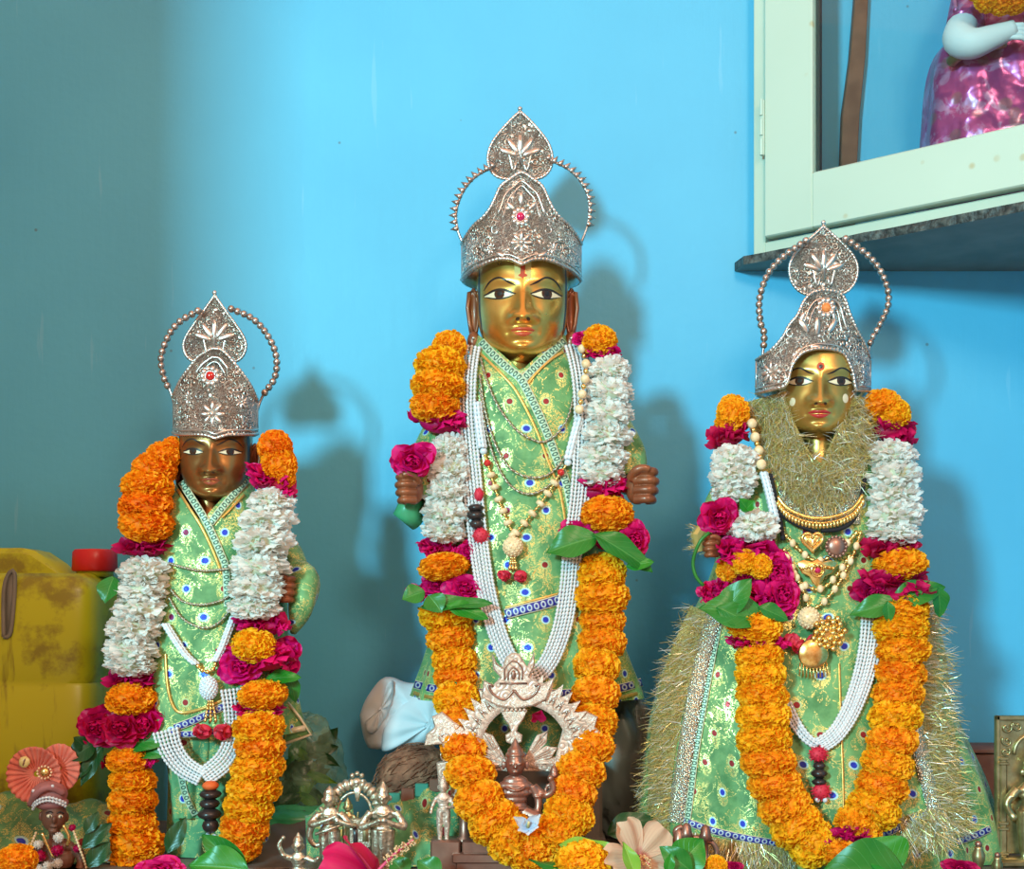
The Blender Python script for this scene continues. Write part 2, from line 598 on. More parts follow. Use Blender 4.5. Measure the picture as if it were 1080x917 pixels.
    t.bsdf(base=t.mix(t.step(t.n('SeparateColor', {0: vv.outputs[1]}).outputs[0], .55, .6), (.52, .58, .52), (.72, .66, .46)), rough=.25, metal=.7,
           normal=t.bump(vv.outputs[0], .9, .002))
    M['sequin'] = t.mat

    # other things
    t = NT('dirty_yellow_plastic')
    co = t.coord()
    dirt = t.step(t.noise(9., co, 6., .65), .51, .60)
    st = t.n('Mapping', {0: co, 3: (18., 18., 2.2)}).outputs[0]
    streak = t.step(t.noise(1.6, st, 5., .6), .60, .68)
    c = t.mix(t.math('MULTIPLY', dirt, .65), (.45, .50, .012), (.12, .07, .018))
    c = t.mix(t.math('MULTIPLY', streak, .75), c, (.10, .05, .015))
    t.bsdf(base=c, rough=.34, spec=.5)
    M['yellow_plastic'] = t.mat
    M['red_plastic'] = simple('red_plastic', (.62, .015, .02), None, .35)
    M['white_cloth'] = simple('pale_cotton', (.66, .74, .80), (.72, .80, .86), .8, scale=12)
    M['coconut'] = simple('coconut_fibre', (.16, .065, .035), (.34, .16, .09), .85, scale=60, bs=.8, bscale=90, bd=.006)
    M['cream_frame'] = simple('cream_enamel', (.46, .59, .49), (.52, .65, .54), .45, scale=6)
    t = NT('stained_cream_enamel')
    co = t.coord()
    spt = t.math('MULTIPLY', t.step(t.voro(26., co).outputs[0], .16, .08), t.step(t.noise(7., co), .52, .58))
    c = t.mix(t.math('MULTIPLY', spt, .6), t.ramp(t.noise(5., co), (.47, .60, .50), (.53, .66, .56)), (.42, .33, .12))
    t.bsdf(base=c, rough=.42)
    M['cream_stained'] = t.mat
    M['gasket'] = simple('dark_gasket', (.03, .035, .035), None, .6)
    M['brown_wood'] = simple('brown_wood', (.16, .06, .035), (.24, .10, .06), .6, scale=30)
    t = NT('dark_granite')
    co = t.coord()
    c = t.ramp(t.noise(90., co, 5.), (.015, .022, .022), (.10, .12, .11), .45, .75)
    t.bsdf(base=c, rough=.5, normal=t.bump(t.noise(45., co, 5.), .8, .01))
    M['granite'] = t.mat
    M['slab_under'] = simple('grey_stone', (.14, .15, .13), (.20, .20, .17), .6, scale=16)
    t = NT('clear_glass')
    gl = t.n('BsdfGlossy', {'Roughness': .03})
    tp = t.n('BsdfTransparent', {0: (.93, .97, .96)})
    fr = t.n('Fresnel', {0: 1.3})
    t.surf(t.n('MixShader', {0: fr.outputs[0], 1: tp.outputs[0], 2: gl.outputs[0]}).outputs[0])
    M['glass'] = t.mat
    t = NT('pink_foil_brocade')
    co = t.coord()
    fl = t.step(t.voro(26., co).outputs[0], .28, .2)
    crk = t.step(t.noise(30., co, 4., .6, 1.), .52, .60)
    c = t.mix(t.math('MULTIPLY', crk, .55), (.44, .075, .27), (.60, .42, .72))
    c = t.mix(t.math('MULTIPLY', fl, .5), c, (.28, .20, .17))
    t.bsdf(base=c, rough=.28, metal=.45, normal=t.bump(t.noise(13., co, 2.5, .5), .9, .03))
    M['pink_foil'] = t.mat
    M['grey_plastic'] = simple('grey_polythene', (.16, .21, .20), (.22, .27, .26), .38, scale=9)
    t = NT('clear_polythene')
    co = t.coord()
    p = t.n('BsdfPrincipled', {'Base Color': (.34, .58, .42, 1), 'Roughness': .25, 'Specular IOR Level': .8,
                               'Normal': t.bump(t.noise(22., co, 3., .5, 1.), .8, .012)})
    tp = t.n('BsdfTransparent', {0: (.80, .88, .82, 1)})
    t.surf(t.n('MixShader', {0: t.ramp(t.noise(26., co, 4., .6, 1.), (.12, .12, .12), (.55, .55, .55), .4, .7), 1: tp.outputs[0], 2: p.outputs[0]}).outputs[0])
    M['polythene'] = t.mat
    M['pink_net'] = simple('coral_net', (.62, .15, .105), (.74, .23, .16), .75, scale=60)
    M['mauve_cloth'] = simple('mauve_cloth', (.34, .12, .12), (.42, .17, .16), .7, scale=40)
    M['shell'] = simple('cowrie_shell', (.62, .50, .16), (.78, .66, .28), .3, scale=100)
    M['dark_wood'] = simple('dark_red_wood', (.15, .06, .035), (.24, .10, .06), .5, scale=18)
    M['stamen'] = simple('pink_stamen', (.62, .03, .12), (.75, .10, .2), .5, scale=200)
    M['pollen'] = simple('pollen', (.80, .55, .30), None, .7)
    M['hair'] = simple('black_hair_paint', (.02, .014, .012), None, .4)
    M['checked'] = simple('teal_cloth', (.03, .22, .16), (.05, .30, .22), .7, scale=30)


make_materials()
# ------------------------------------------------------------------ camera, light
def make_camera_light():
    cam = bpy.data.cameras.new('camera')
    co = bpy.data.objects.new('camera', cam)
    COL.objects.link(co)
    co.location = (0, -D, ZC)
    co.rotation_euler = (PI / 2, 0, 0)
    cam.sensor_fit = 'HORIZONTAL'
    cam.sensor_width = 36
    cam.lens = 36 * D / (1080 * K)
    cam.shift_y = (HZ - 458.5) / 1080
    cam.clip_start = .02
    SC.camera = co

    def area(name, loc, target, size, power, col, sy=None):
        l = bpy.data.lights.new(name, 'AREA')
        l.energy = power
        l.color = col
        l.shape = 'RECTANGLE'
        l.size = size
        l.size_y = sy or size
        o = bpy.data.objects.new(name, l)
        o.location = loc
        o.rotation_euler = (Vector(target) - Vector(loc)).to_track_quat('-Z', 'Y').to_euler()
        COL.objects.link(o)
        return o
    # daylight entering through the doorway in front and to the left
    area('doorway_daylight', (-2.26, -4.7, 2.55), (0.0, .1, 1.25), .5, 292, (.33, .86, .97), .65)
    # added warm fill light high behind the camera, no lamp known there
    area('warm_fill', (.75, -2.6, 2.7), (0.1, 0, 1.1), .5, 26, (1.0, .72, .5), .5)
    w = bpy.data.worlds.new('room_light')
    SC.world = w
    w.use_nodes = True
    t = w.node_tree
    t.nodes.clear()
    out = t.nodes.new('ShaderNodeOutputWorld')
    bg = t.nodes.new('ShaderNodeBackground')
    tc = t.nodes.new('ShaderNodeTexCoord')
    sx = t.nodes.new('ShaderNodeSeparateXYZ')
    t.links.new(tc.outputs['Generated'], sx.inputs[0])
    mr = t.nodes.new('ShaderNodeMapRange')
    mr.inputs[1].default_value = -.7
    mr.inputs[2].default_value = .8
    t.links.new(sx.outputs[2], mr.inputs[0])
    mx = t.nodes.new('ShaderNodeMix')
    mx.data_type = 'RGBA'
    mx.inputs[6].default_value = (.14, .075, .04, 1)
    mx.inputs[7].default_value = (1.32, .62, .36, 1)
    t.links.new(mr.outputs[0], mx.inputs[0])
    t.links.new(mx.outputs[2], bg.inputs[0])
    bg.inputs[1].default_value = 1.04
    t.links.new(bg.outputs[0], out.inputs[0])
    vs = SC.view_settings
    SC.display_settings.display_device = 'sRGB'
    vs.view_transform = 'Standard'
    vs.look = 'None'
    vs.exposure = .07
    vs.gamma = 1.
    vs.use_curve_mapping = False


def make_setting():
    def slab(name, lo, hi, mat):
        b = MB()
        b.box(lo, hi)
        o = b.build(name, mat, smooth_=False)
        tag(o, kind='structure')
        return o
    slab('wall_back', (-1.1, WALL_Y, 0), (1.05, WALL_Y + .1, 2.7), M['wall'])
    slab('wall_left', (-1.1, -1.25, 0), (-1.0, WALL_Y, 2.7), M['side_wall'])
    slab('wall_right', (.95, -.9, 0), (1.05, WALL_Y, 2.7), M['wall'])
    slab('floor', (-1.1, -3.2, -.05), (1.05, WALL_Y, 0), M['side_wall'])
    # altar table: slab on plinth
    t = thing('altar_table', 'dark stone altar slab that carries the idols and offerings', 'table', (0, 0, 0))
    b = MB()
    b.box((-.995, -.34, TABLE - .05), (.945, WALL_Y - .001, TABLE), .006)
    b.build('table_top', M['table'], t, sharp=30)
    b = MB()
    b.box((-.95, -.28, 0), (.90, WALL_Y - .002, TABLE - .05), .004)
    b.build('plinth', M['table'], t, sharp=30)


# ------------------------------------------------------------------ dressed bodies
class Body:
    def __init__(s, Y0, rings, n=2.3, fold=(0, 9, 600, 800)):
        s.Y0, s.rings, s.n, s.fold = Y0, rings, n, fold
        s.s0 = S(Y0)

    def at(s, py):
        L, R_, hd = table_lookup(s.rings, py)
        return (L + R_) / 2, (R_ - L) / 2, hd

    def amp(s, py):
        return s.fold[0] * smooth(s.fold[2], s.fold[3], py)

    def front(s, px, py):
        cx, hw, hd = s.at(py)
        u = max(-.985, min(.985, (px - cx) / hw))
        th = math.asin(max(-1, min(1, math.copysign(abs(u) ** (s.n / 2), u))))
        f = s.amp(py) * math.sin(s.fold[1] * th + .6)
        return s.Y0 - (hd * (1 - abs(u) ** s.n) ** (1 / s.n) + f * math.cos(th)) * s.s0

    def pt(s, px, py, off=0.):
        Y = s.Y0
        for _ in range(4):
            q = S(Y) / s.s0
            Y = s.front(540 + (px - 540) * q, HZ + (py - HZ) * q) - off
        return V(px, py, Y)

    def mesh(s, mb, py0, py1, rows=60, cols=96, wave=None, neckline=None):
        grid, uvs = [], []
        for i in range(rows + 1):
            py = lerp(py0, py1, i / rows)
            cx, hw, hd = s.at(py)
            a = s.amp(py)
            r, u_ = [], []
            for j in range(cols + 1):
                th = -PI + 2 * PI * j / cols
                f = a * math.sin(s.fold[1] * th + .6)
                sn, cs = math.sin(th), math.cos(th)
                x = cx + math.copysign(abs(sn) ** (2 / s.n), sn) * hw + f * sn
                y = -math.copysign(abs(cs) ** (2 / s.n), cs) * hd - f * cs
                pz = py + (wave(th) if wave and i == rows else 0)
                y = s.Y0 + y * s.s0
                if neckline and cs > 0 and pz < neckline(x):
                    pz = neckline(x)
                    y = s.front(x, pz)
                r.append(Vector(((x - 540) * s.s0, y, ZC + (HZ - pz) * s.s0)))
                u_.append((th * hw * s.s0 * 1.02, -(py) * s.s0))
            grid.append(r)
            uvs.append(u_)
        mb.grid(grid, uvs)

    def strip(s, mb, path, w, off=.0016, n=40):
        P = resample([Vector((p[0], p[1], 0)) for p in path], n)
        rows, uvs, d = [], [], 0.
        for i, p in enumerate(P):
            if i:
                d += (p - P[i - 1]).length * s.s0
            t = (P[min(i + 1, n - 1)] - P[max(i - 1, 0)]).normalized()
            nn = Vector((-t.y, t.x, 0))
            r, u_ = [], []
            for k, (q, o) in enumerate(((-1.02, -.004), (-1., off), (-.4, off + .0006), (.4, off + .0006), (1., off), (1.02, -.004))):
                a = p + nn * (w * .5 * q)
                r.append(s.pt(a.x, a.y, o))
                u_.append((d, q * .5 + .5))
            rows.append(r)
            uvs.append(u_)
        mb.grid(rows, uvs)

    def path(s, pts, off, n=40):
        return [s.pt(p.x, p.y, off) for p in resample([Vector((q[0], q[1], 0)) for q in pts], n)]


def needles(mb, base, direction, L, w, seed=None):
    """one metallic fibre"""
    d = direction.normalized()
    side = d.cross(Vector((rnd.uniform(-1, 1), rnd.uniform(-1, 1), rnd.uniform(-1, 1)))).normalized() * w
    bend = Vector((rnd.uniform(-.3, .3), rnd.uniform(-.2, .2), rnd.uniform(-.35, .15))) * L
    c = rnd.random()
    mb.add([base - side, base + side, base + d * L * .55 + bend * .3 + side * .8, base + d * L * .55 + bend * .3 - side * .8,
            base + d * L + bend + side * .3, base + d * L + bend - side * .3],
           [(0, 1, 2, 3), (3, 2, 4, 5)], [(c, 0)] * 6)


def tinsel(mb, body, path, width, n, length, dirs, off=.003, out=.35, w=.00042):
    P = resample([Vector((p[0], p[1], 0)) for p in path], 60)
    for _ in range(n):
        f = rnd.random() * 59
        i = min(58, int(f))
        p = P[i].lerp(P[i + 1], f - i)
        t = (P[i + 1] - P[i]).normalized()
        nn = Vector((-t.y, t.x, 0))
        q = p + nn * (width * rnd.uniform(-.5, .5))
        b = body.pt(q.x, q.y, off * rnd.uniform(.2, 1))
        dx, dz = rnd.choice(dirs)
        a = rnd.gauss(0, .45)
        ca, sa = math.cos(a), math.sin(a)
        d = Vector((dx * ca - dz * sa, -out * rnd.uniform(0.2, 1.6), dx * sa + dz * ca))
        needles(mb, b, d, length * rnd.uniform(.5, 1.2) * K, w)


# ------------------------------------------------------------------ heads
HEAD_RINGS = [(-64, 2, 16, -8), (-63.2, 8, 25, -8), (-61.2, 14.5, 33, -7), (-58, 21.5, 40, -5), (-53, 30, 44.5, -3), (-45.5, 37, 48.5, -1), (-35, 42.5, 51, 0), (-18, 46.5, 52, 0), (0, 47.5, 52.5, 0), (18, 48, 52, 0),
              (34, 47, 50, 1), (50, 42, 45, 2), (64, 32, 35, 3), (74, 18, 20, 4), (78, 3, 4, 4)]
HN = 2.25


def gauss(x, s):
    return math.exp(-(x / s) ** 2)


def face_feat(x, d):
    f = 0.
    # nose
    t = max(0., min(1., (2 - d) / 30))
    if d > -34:
        h = lerp(4, 18.5, t ** 1.1) * smooth(-33, -28.5, d) * (1 - smooth(-2, 14, d) * .85)
        f += h * gauss(x, lerp(5.2, 8.2, t)) ** .8
    for sx in (-1, 1):
        f += 8.0 * gauss(math.hypot((x - sx * 10), (d + 25.5) * 1.05), 5.6)
        f -= 4.2 * gauss(x - sx * 24, 15) * gauss(d - 1, 8.5)
        f += 3.2 * gauss(x - sx * 24, 10) * gauss(d - .5, 4.8)
        f += 1.6 * gauss(x - sx * 25, 17) * gauss(d - 14 + abs(x - sx * 24) * .12, 4)
        f += 2.6 * gauss(x - sx * 24, 14) * gauss(d + 25, 13)
        f -= 1.5 * gauss(x - sx * 14.5, 4) * gauss(d + 39, 5)
    # mouth
    f += 2.2 * gauss(x, 17) * gauss(d + 40, 9)
    f += 3.4 * gauss(x, 10.5) * gauss(d + 36.8, 2.7)
    f += 4.0 * gauss(x, 9.5) * gauss(d + 42.6, 3.1)
    f -= 2.6 * gauss(x, 12) * gauss(d + 39.4, 1.1)
    f -= 2.0 * gauss(x, 10) * gauss(d + 48.5, 3.2)
    f += 4.6 * gauss(x, 12) * gauss(d + 54, 6)
    return f


def head_y(x, d):
    w, dp, y0 = table_lookup(HEAD_RINGS, d)
    u = min(.999, abs(x) / max(w, .01))
    return y0 - dp * (1 - u ** HN) ** (1 / HN) - face_feat(x, d)


class Head:
    def __init__(s, cx, cy, Y, sc, yaw, parent, mats, part='head', tilt=0.):
        Yf = Y - 54 * sc * S(Y)
        c = V(cx, cy, Yf)
        c.y = Y
        k = sc * S(Yf)
        c.x -= 54 * k * math.sin(yaw)
        s.X = Matrix.Translation(c) @ Matrix.Rotation(yaw, 4, 'Z') @ Matrix.Rotation(tilt, 4, 'Y') @ Matrix.Diagonal((k,) * 3).to_4x4()
        s.mats, s.parent, s.k = mats, parent, k
        b = MB()
        rows = []
        NR, NCC = 96, 144
        ds = [lerp(-64, 78, (i / NR)) for i in range(NR + 1)]
        for d in ds:
            w, dp, y0 = table_lookup(HEAD_RINGS, d)
            r = []
            for j in range(NCC):
                # denser in front
                q = j / NCC * 2 - 1
                th = PI * (q * .62 + .38 * q ** 3)
                sn, cs = math.sin(th), math.cos(th)
                x = math.copysign(abs(sn) ** (2 / HN), sn) * w
                y = y0 - math.copysign(abs(cs) ** (2 / HN), cs) * dp
                if cs > 0:
                    y -= face_feat(x, d) * smooth(0, .35, cs)
                r.append(s.X @ Vector((x, y, d)))
            rows.append(r)
        b.loft(rows)
        s.o = b.build(part, mats['skin'], parent)

    def pt(s, x, d, off=.35):
        return s.X @ Vector((x, head_y(x, d) - off, d))

    def patch(s, name, mat, lo, hi, x0, x1, n=18, m=5, off=.35):
        """decal between curves d=lo(x) and d=hi(x) lying on the face"""
        b = MB()
        rows = []
        for i in range(n + 1):
            x = lerp(x0, x1, i / n)
            a, c = lo(x), hi(x)
            rows.append([s.pt(x, lerp(a, c, k / m), off) for k in range(m + 1)])
        # rim down to the skin
        b.grid(rows)
        return b.build(name, mat, s.o)

    def disc(s, name, mat, x, d, rx, ry, off=.6, n=20):
        b = MB()
        rings = []
        for r in (1., .75, .45, .15):
            rings.append([s.pt(x + rx * r * math.cos(2 * PI * k / n), d + ry * r * math.sin(2 * PI * k / n), off + (1 - r) * .35) for k in range(n)])
        b.loft(rings, False, True)
        return b.build(name, mat, s.o)

    def line(s, name, mat, pts, w0, w1=None, off=.4, n=24):
        P = resample([Vector((p[0], p[1], 0)) for p in pts], n)
        b = MB()
        rows = []
        for i, p in enumerate(P):
            t = (P[min(i + 1, n - 1)] - P[max(i - 1, 0)]).normalized()
            nn = Vector((-t.y, t.x, 0))
            f = i / (n - 1)
            w = lerp(w0, w1 if w1 is not None else w0, f) * min(1., .25 + 4 * min(f, 1 - f))
            rows.append([s.pt((p + nn * w * q).x, (p + nn * w * q).y, off) for q in (-.5, 0, .5)])
        b.grid(rows)
        return b.build(name, mat, s.o)

    def features(s, lip, eye_d=0., half=15.5, brow=11.5, lip_w=12.5, open_=1., iris_r=5.2):
        for sx in (-1, 1):
            c = sx * 24

            def up(x, c=c):
                q = (x - c) / half
                return eye_d + 6.2 * open_ * max(0., 1 - abs(q) ** 1.8) + (x - c) * sx * .06 - .8

            def dn(x, c=c):
                q = (x - c) / half
                return eye_d - 5.2 * open_ * max(0., 1 - abs(q) ** 2) + (x - c) * sx * .06 - .8
            s.patch('eye', M['eye_white'], dn, up, c - half, c + half, off=.35)
            for nm, mt, rr, of in (('iris', M['iris'], iris_r, .7), ('pupil', M['black_paint'], iris_r * .5, .95)):
                ce = eye_d + .4
                s.patch(nm, mt, lambda x: max(dn(x), ce - math.sqrt(max(0, rr * rr - (x - c - .4) ** 2))), lambda x: min(up(x), ce + math.sqrt(max(0, rr * rr - (x - c - .4) ** 2))), c + .4 - rr, c + .4 + rr, 18, 5, of)
            xs = [c + half * q for q in (-1.05, -.8, -.5, -.2, .1, .4, .7, .9, 1.1)]
            s.line('eyelid', M['black_paint'], [(x, up(max(c - half, min(c + half, x))) + .5 + (1.2 if sx * (x - c) > half else 0)) for x in xs], 2.3, 2.3, .9)
            s.line('eyelid', M['black_paint'], [(x, dn(max(c - half, min(c + half, x)))) for x in xs[:-1]], 1.2, 1.2, .8)
            b = [(sx * 7, 4.5 + brow * .25), (sx * 14, brow), (sx * 24, brow + 5.5), (sx * 33, brow + 3.2), (sx * 40, brow - 4)]
            s.line('eyebrow', M['black_paint'], b, 2.0, 1.8, .5)
        def mid(x):
            return -39.3 + .9 * abs(x / lip_w) ** 2
        s.patch('upper_lip', lip, mid, lambda x: mid(x) + max(0, 1 - abs(x / lip_w) ** 2.2) * (4.4 - 1.3 * gauss(x, 3)), -lip_w, lip_w, 24, 5, .3)
        s.patch('lower_lip', lip, lambda x: mid(x) - max(0, 1 - abs(x / (lip_w * .9)) ** 2) * 5.6, mid, -lip_w * .9, lip_w * .9, 24, 5, .3)
        for sx in (-1, 1):
            s.disc('nostril', M['black_paint'], sx * 5.4, -29.6, 2.0, 1.1, off=.35, n=10)

    def ears(s, mat, stud, w=12.5, drop=True):
        for sx in (-1, 1):
            b = MB()
            Mx = s.X
            # pinna: dished oval with a rolled rim
            n = 28
            prof = []
            for r, y in ((1., 6), (1.0, 0), (.86, -3), (.68, -1.5), (.4, .5), (.05, 1)):
                prof.append([Mx @ Vector((sx * (51.5 + w * .5 * r * math.cos(2 * PI * k / n) * (1 if True else 0)), 2 + y, -10 + 28 * r * math.sin(2 * PI * k / n))) for k in range(n)])
            b.loft(prof)
            b.tube([Mx @ Vector((sx * x, y, d)) for x, y, d in ((47, 0, 8), (51, -2, 15), (56, -1, 12), (57.5, 0, -4), (55, 0, -22), (51, -1, -34))], 2.2 * s.k, 8)
            o = b.build('ear', mat, s.parent)
            if drop:
                b = MB()
                c = Mx @ Vector((sx * 51, -2, -40))
                b.ball(c, (7.2 * s.k, 6 * s.k, 11.5 * s.k), 18, 12)
                e = b.build('earring', mat, o)
                b = MB()
                b.ball(Mx @ Vector((sx * 51, -8.2, -37)), 2 * s.k, 10, 7)
                b.build('stud', stud, o)


# ------------------------------------------------------------------ hands
def fist(name, cx, cy, Y, size, side, mat, parent, wrist=None):
    """closed hand, knuckles outwards; side=+1 fingers curl at the picture's right. size = height of four stacked fingers (px)"""
    s = S(Y)
    k = size * s / 40.
    X = Matrix.Translation(V(cx, cy, Y)) @ Matrix.Diagonal((k * side, k, k)).to_4x4()
    b = MB()
    b.ball(X @ Vector((-4, 8, -1)), (13 * k, 11 * k, 18 * k), 18, 12)
    lens = (1.0, 1.08, 1.02, .86)
    for i in range(4):
        z = 15 - i * 9.8
        l = lens[i]
        p = [(-8, -2, z), (2 * l, -8, z + .3), (10 * l, -7.5, z), (13.5 * l, -1, z - .3), (12 * l, 6, z - .5), (5, 9, z - .5)]
        b.tube(resample([X @ Vector(q) for q in p], 16), [4.9 * k * (1 - .16 * (j / 15)) * (1.05 if j in (5, 6) else 1) for j in range(16)], 10)
    p = [(-12, 0, 8), (-8, -9, 15), (0, -12, 18), (7, -12, 16)]
    b.tube(resample([X @ Vector(q) for q in p], 12), [5.2 * k * (1 - .25 * j / 11) for j in range(12)], 10)
    if wrist is not None:
        b.tube([X @ Vector((-6, 12, -2)), X @ Vector((-6, 12, -2)).lerp(wrist, .5), wrist], [9 * k, 9.5 * k, 11 * k], 12)
    o = b.build(name, mat, parent)
    remesh(o, .95 * k, 2)
    # nails
    return o


def sleeve(path, rads, mat, parent, name='sleeve'):
    b = MB()
    P = resample(path, 18)
    n = 20
    rows, uvs, d = [], [], 0.
    for i, p in enumerate(P):
        if i:
            d += (p - P[i - 1]).length
        f = i / 17
        r = table_lookup([(j / (len(rads) - 1), q) for j, q in enumerate(rads)], f)[0]
        t = (P[min(i + 1, 17)] - P[max(i - 1, 0)]).normalized()
        a = t.cross(Vector((0, 1, 0))).normalized()
        c = t.cross(a)
        rows.append([p + (a * math.cos(2 * PI * k / n) + c * math.sin(2 * PI * k / n)) * r * (1 + .06 * math.sin(3 * 2 * PI * k / n + i * .5)) for k in range(n + 1)])
        uvs.append([(2 * PI * k / n * r, d) for k in range(n + 1)])
    # closed wide cuff
    b.grid(rows, uvs)
    o = b.build(name, mat, parent)
    m = o.modifiers.new('thick', 'SOLIDIFY')
    m.thickness = .0015
    return o


# ------------------------------------------------------------------ crowns
def crown(label, cx, Y, rx, ry, prof, plume, plume_c, plume_top, arcs, mats, jewel, jewel_at, y_mid, lean=.0, spiky=True, ornaments=(), group='silver crowns on the idols', plume_dy=.03):
    """prof rows (dx, top_py, bottom_py) from left to right"""
    base = V(cx, prof[len(prof) // 2][2], Y)
    t = thing('silver_crown', label, 'crown', base, group)
    s = S(Y)
    rxm, rym = rx * s, ry * s

    def pos(dx, py, out=0.):
        u = max(-1, min(1, dx / rx))
        a = math.asin(u)
        h = (y_mid - py) * s
        f = max(.35, 1 - max(0, h) / (140 * s) * .42)
        y = Y - (rym * f + out) * math.cos(a) + max(0, h) * lean
        q = V(cx + dx, py, y)
        return q + Vector((out * math.sin(a), 0, 0))
    b = MB()
    cols, rows = 60, 26
    grid = [[None] * (cols + 1) for _ in range(rows + 1)]
    for j in range(cols + 1):
        q = -1 + 2 * j / cols
        dx = math.sin(q * PI / 2) * prof[-1][0] if abs(prof[0][0] + prof[-1][0]) < 1 else lerp(prof[0][0], prof[-1][0], .5 + .5 * math.sin(q * PI / 2))
        top, bot = table_lookup(prof, dx)
        for i in range(rows + 1):
            grid[i][j] = pos(dx, lerp(bot, top, i / rows))
    b.grid(grid)
    o = b.build('crown_front', mats[0], t)
    m = o.modifiers.new('thick', 'SOLIDIFY')
    m.thickness = .0025
    m.offset = -1
    # band closing the crown behind the head
    b = MB()
    ty, by = prof[0][1], prof[0][2]
    ty = max(ty, by - 42)
    g = []
    for i in range(3):
        py = lerp(by, ty, i / 2)
        g.append([Vector(((cx - 540) * s + rxm * math.cos(PI * k / 24), Y + rym * .85 * math.sin(PI * k / 24), ZC + (HZ - py) * s)) for k in range(25)])
    b.grid(g)
    o2 = b.build('crown_band', mats[1], t)
    m = o2.modifiers.new('thick', 'SOLIDIFY')
    m.thickness = .002
    # beaded edges
    b = MB()
    n = 90
    xs = [lerp(prof[0][0], prof[-1][0], .5 + .5 * math.sin((-1 + 2 * i / n) * PI / 2)) for i in range(n + 1)]
    b.beads([pos(x, table_lookup(prof, x)[0], .0008) for x in xs], 2.0 * s, 6, 4, .7)
    b.build('beaded_rim', mats[1], t)
    b = MB()
    b.beads([pos(x, table_lookup(prof, x)[1] - 1.5, .0008) for x in xs], 2.0 * s, 6, 4, .7)
    b.tube([pos(x, table_lookup(prof, x)[1] - 6, .0004) for x in xs], 1.0 * s, 6)
    b.build('beaded_rim', mats[1], t)
    b = MB()
    xm = max(prof, key=lambda r: -r[1])[0]
    xin = [x for x in xs if abs(x - xm) < rx * .5]
    b.tube([pos(xm + (x - xm) * .78, table_lookup(prof, x)[0] + 9, .001) for x in xin], 1.3 * s, 6)
    b.tube([pos(xm + (x - xm) * .64, table_lookup(prof, x)[0] + 14, .0006) for x in xin], .8 * s, 6)
    b.build('inner_arch', mats[1], t)
    # jewel in a petalled mount
    jx, jy, jr = jewel_at
    c = pos(jx, jy, .001)
    b = MB()
    for k in range(10):
        a = 2 * PI * k / 10
        d = Vector((math.cos(a), -.12, math.sin(a)))
        b.ball(c + d * jr * 1.55 * s, (jr * .62 * s, jr * .35 * s, jr * .62 * s), 10, 6)
    b.tube([c + Vector((math.cos(2 * PI * k / 24) * jr * 1.05 * s, -.0012, math.sin(2 * PI * k / 24) * jr * 1.05 * s)) for k in range(25)], .9 * s, 6)
    mo = b.build('jewel_mount', mats[1], t)
    b = MB()
    b.ball(c + Vector((0, -.0018, 0)), (jr * .95 * s, jr * .6 * s, jr * .95 * s), 16, 10)
    b.build('jewel', jewel, t)
    # raised leaf and scroll ornaments
    for kind, dx, py, size, rot in ornaments:
        b = MB()
        c = pos(dx, py, .0006)
        ang = math.asin(max(-1, min(1, dx / rx)))
        Xm = Matrix.Translation(c) @ Matrix.Rotation(ang * .9, 4, 'Z') @ Matrix.Rotation(rot, 4, 'Y')
        z = size * s
        if kind == 'flower':
            for k in range(8):
                a = 2 * PI * k / 8
                b.ball(Xm @ Vector((math.cos(a) * z * .55, 0, math.sin(a) * z * .55)), (z * .44, z * .13, z * .17), 12, 7,
                       (Matrix.Rotation(ang * .9, 4, 'Z') @ Matrix.Rotation(-a, 4, 'Y')).to_3x3())
            b.ball(Xm @ Vector((0, -z * .06, 0)), z * .2, 10, 7)
            nm = 'flower_boss'
        elif kind == 'leaf':
            b.ball(Xm @ Vector((0, 0, z * .5)), (z * .22, z * .12, z * .55), 12, 8, (Matrix.Rotation(ang * .9, 4, 'Z') @ Matrix.Rotation(rot, 4, 'Y')).to_3x3())
            nm = 'leaf_boss'
        else:
            sg = 1 if kind == 'scroll' else -1
            P = [Xm @ Vector((sg * z * (.12 + .5 * q) * math.cos(1.4 - q * 6.2), 0, z * (.12 + .5 * q) * math.sin(1.4 - q * 6.2))) for q in [i / 24 for i in range(25)]]
            b.tube(P, [z * (.05 + .07 * i / 24) for i in range(25)], 7)
            nm = 'scroll_boss'
        b.build(nm, mats[1], t)
    # spade-shaped plume behind the top
    s2 = S(Y + plume_dy)
    def pp(dx, py, dy=0.):
        return Vector(((plume_c - 540) * s2 + dx * s2, Y + plume_dy + dy, ZC + (HZ - py) * s2))
    out = [(dx, py) for dx, py in plume] + [(-dx, py) for dx, py in plume[::-1] if dx > 0]
    O = [(x, -y) for x, y in out]
    O3 = resample([Vector((x, y, 0)) for x, y in O] + [Vector((O[0][0], O[0][1], 0))], 61)[:-1]
    cy = sum(p.y for p in O3) / len(O3)
    b = MB()
    rings = []
    for f, dy in ((1, .004), (1, 0.), (.93, -.0005), (.86, .0012), (.6, -.002), (.25, -.0035)):
        rings.append([pp(p.x * f, -(cy + (p.y - cy) * f), dy) for p in O3])
    b.loft(rings)
    pl = b.build('plume', mats[0], t)
    b = MB()
    b.beads([pp(p.x, -p.y, -.0005) for p in O3] + [pp(O3[0].x, -O3[0].y, -.0005)], 1.9 * s2, 6, 4, .75)
    b.build('plume_rim', mats[1], pl)
    b = MB()
    b.ball(pp(0, plume_top - 1), 2.6 * s2, 12, 8)
    b.tube([pp(0, plume_top), pp(0, plume_top + 6)], 1.6 * s2, 8)
    b.build('finial', mats[1], pl)
    b = MB()
    h = (-cy - plume_top)
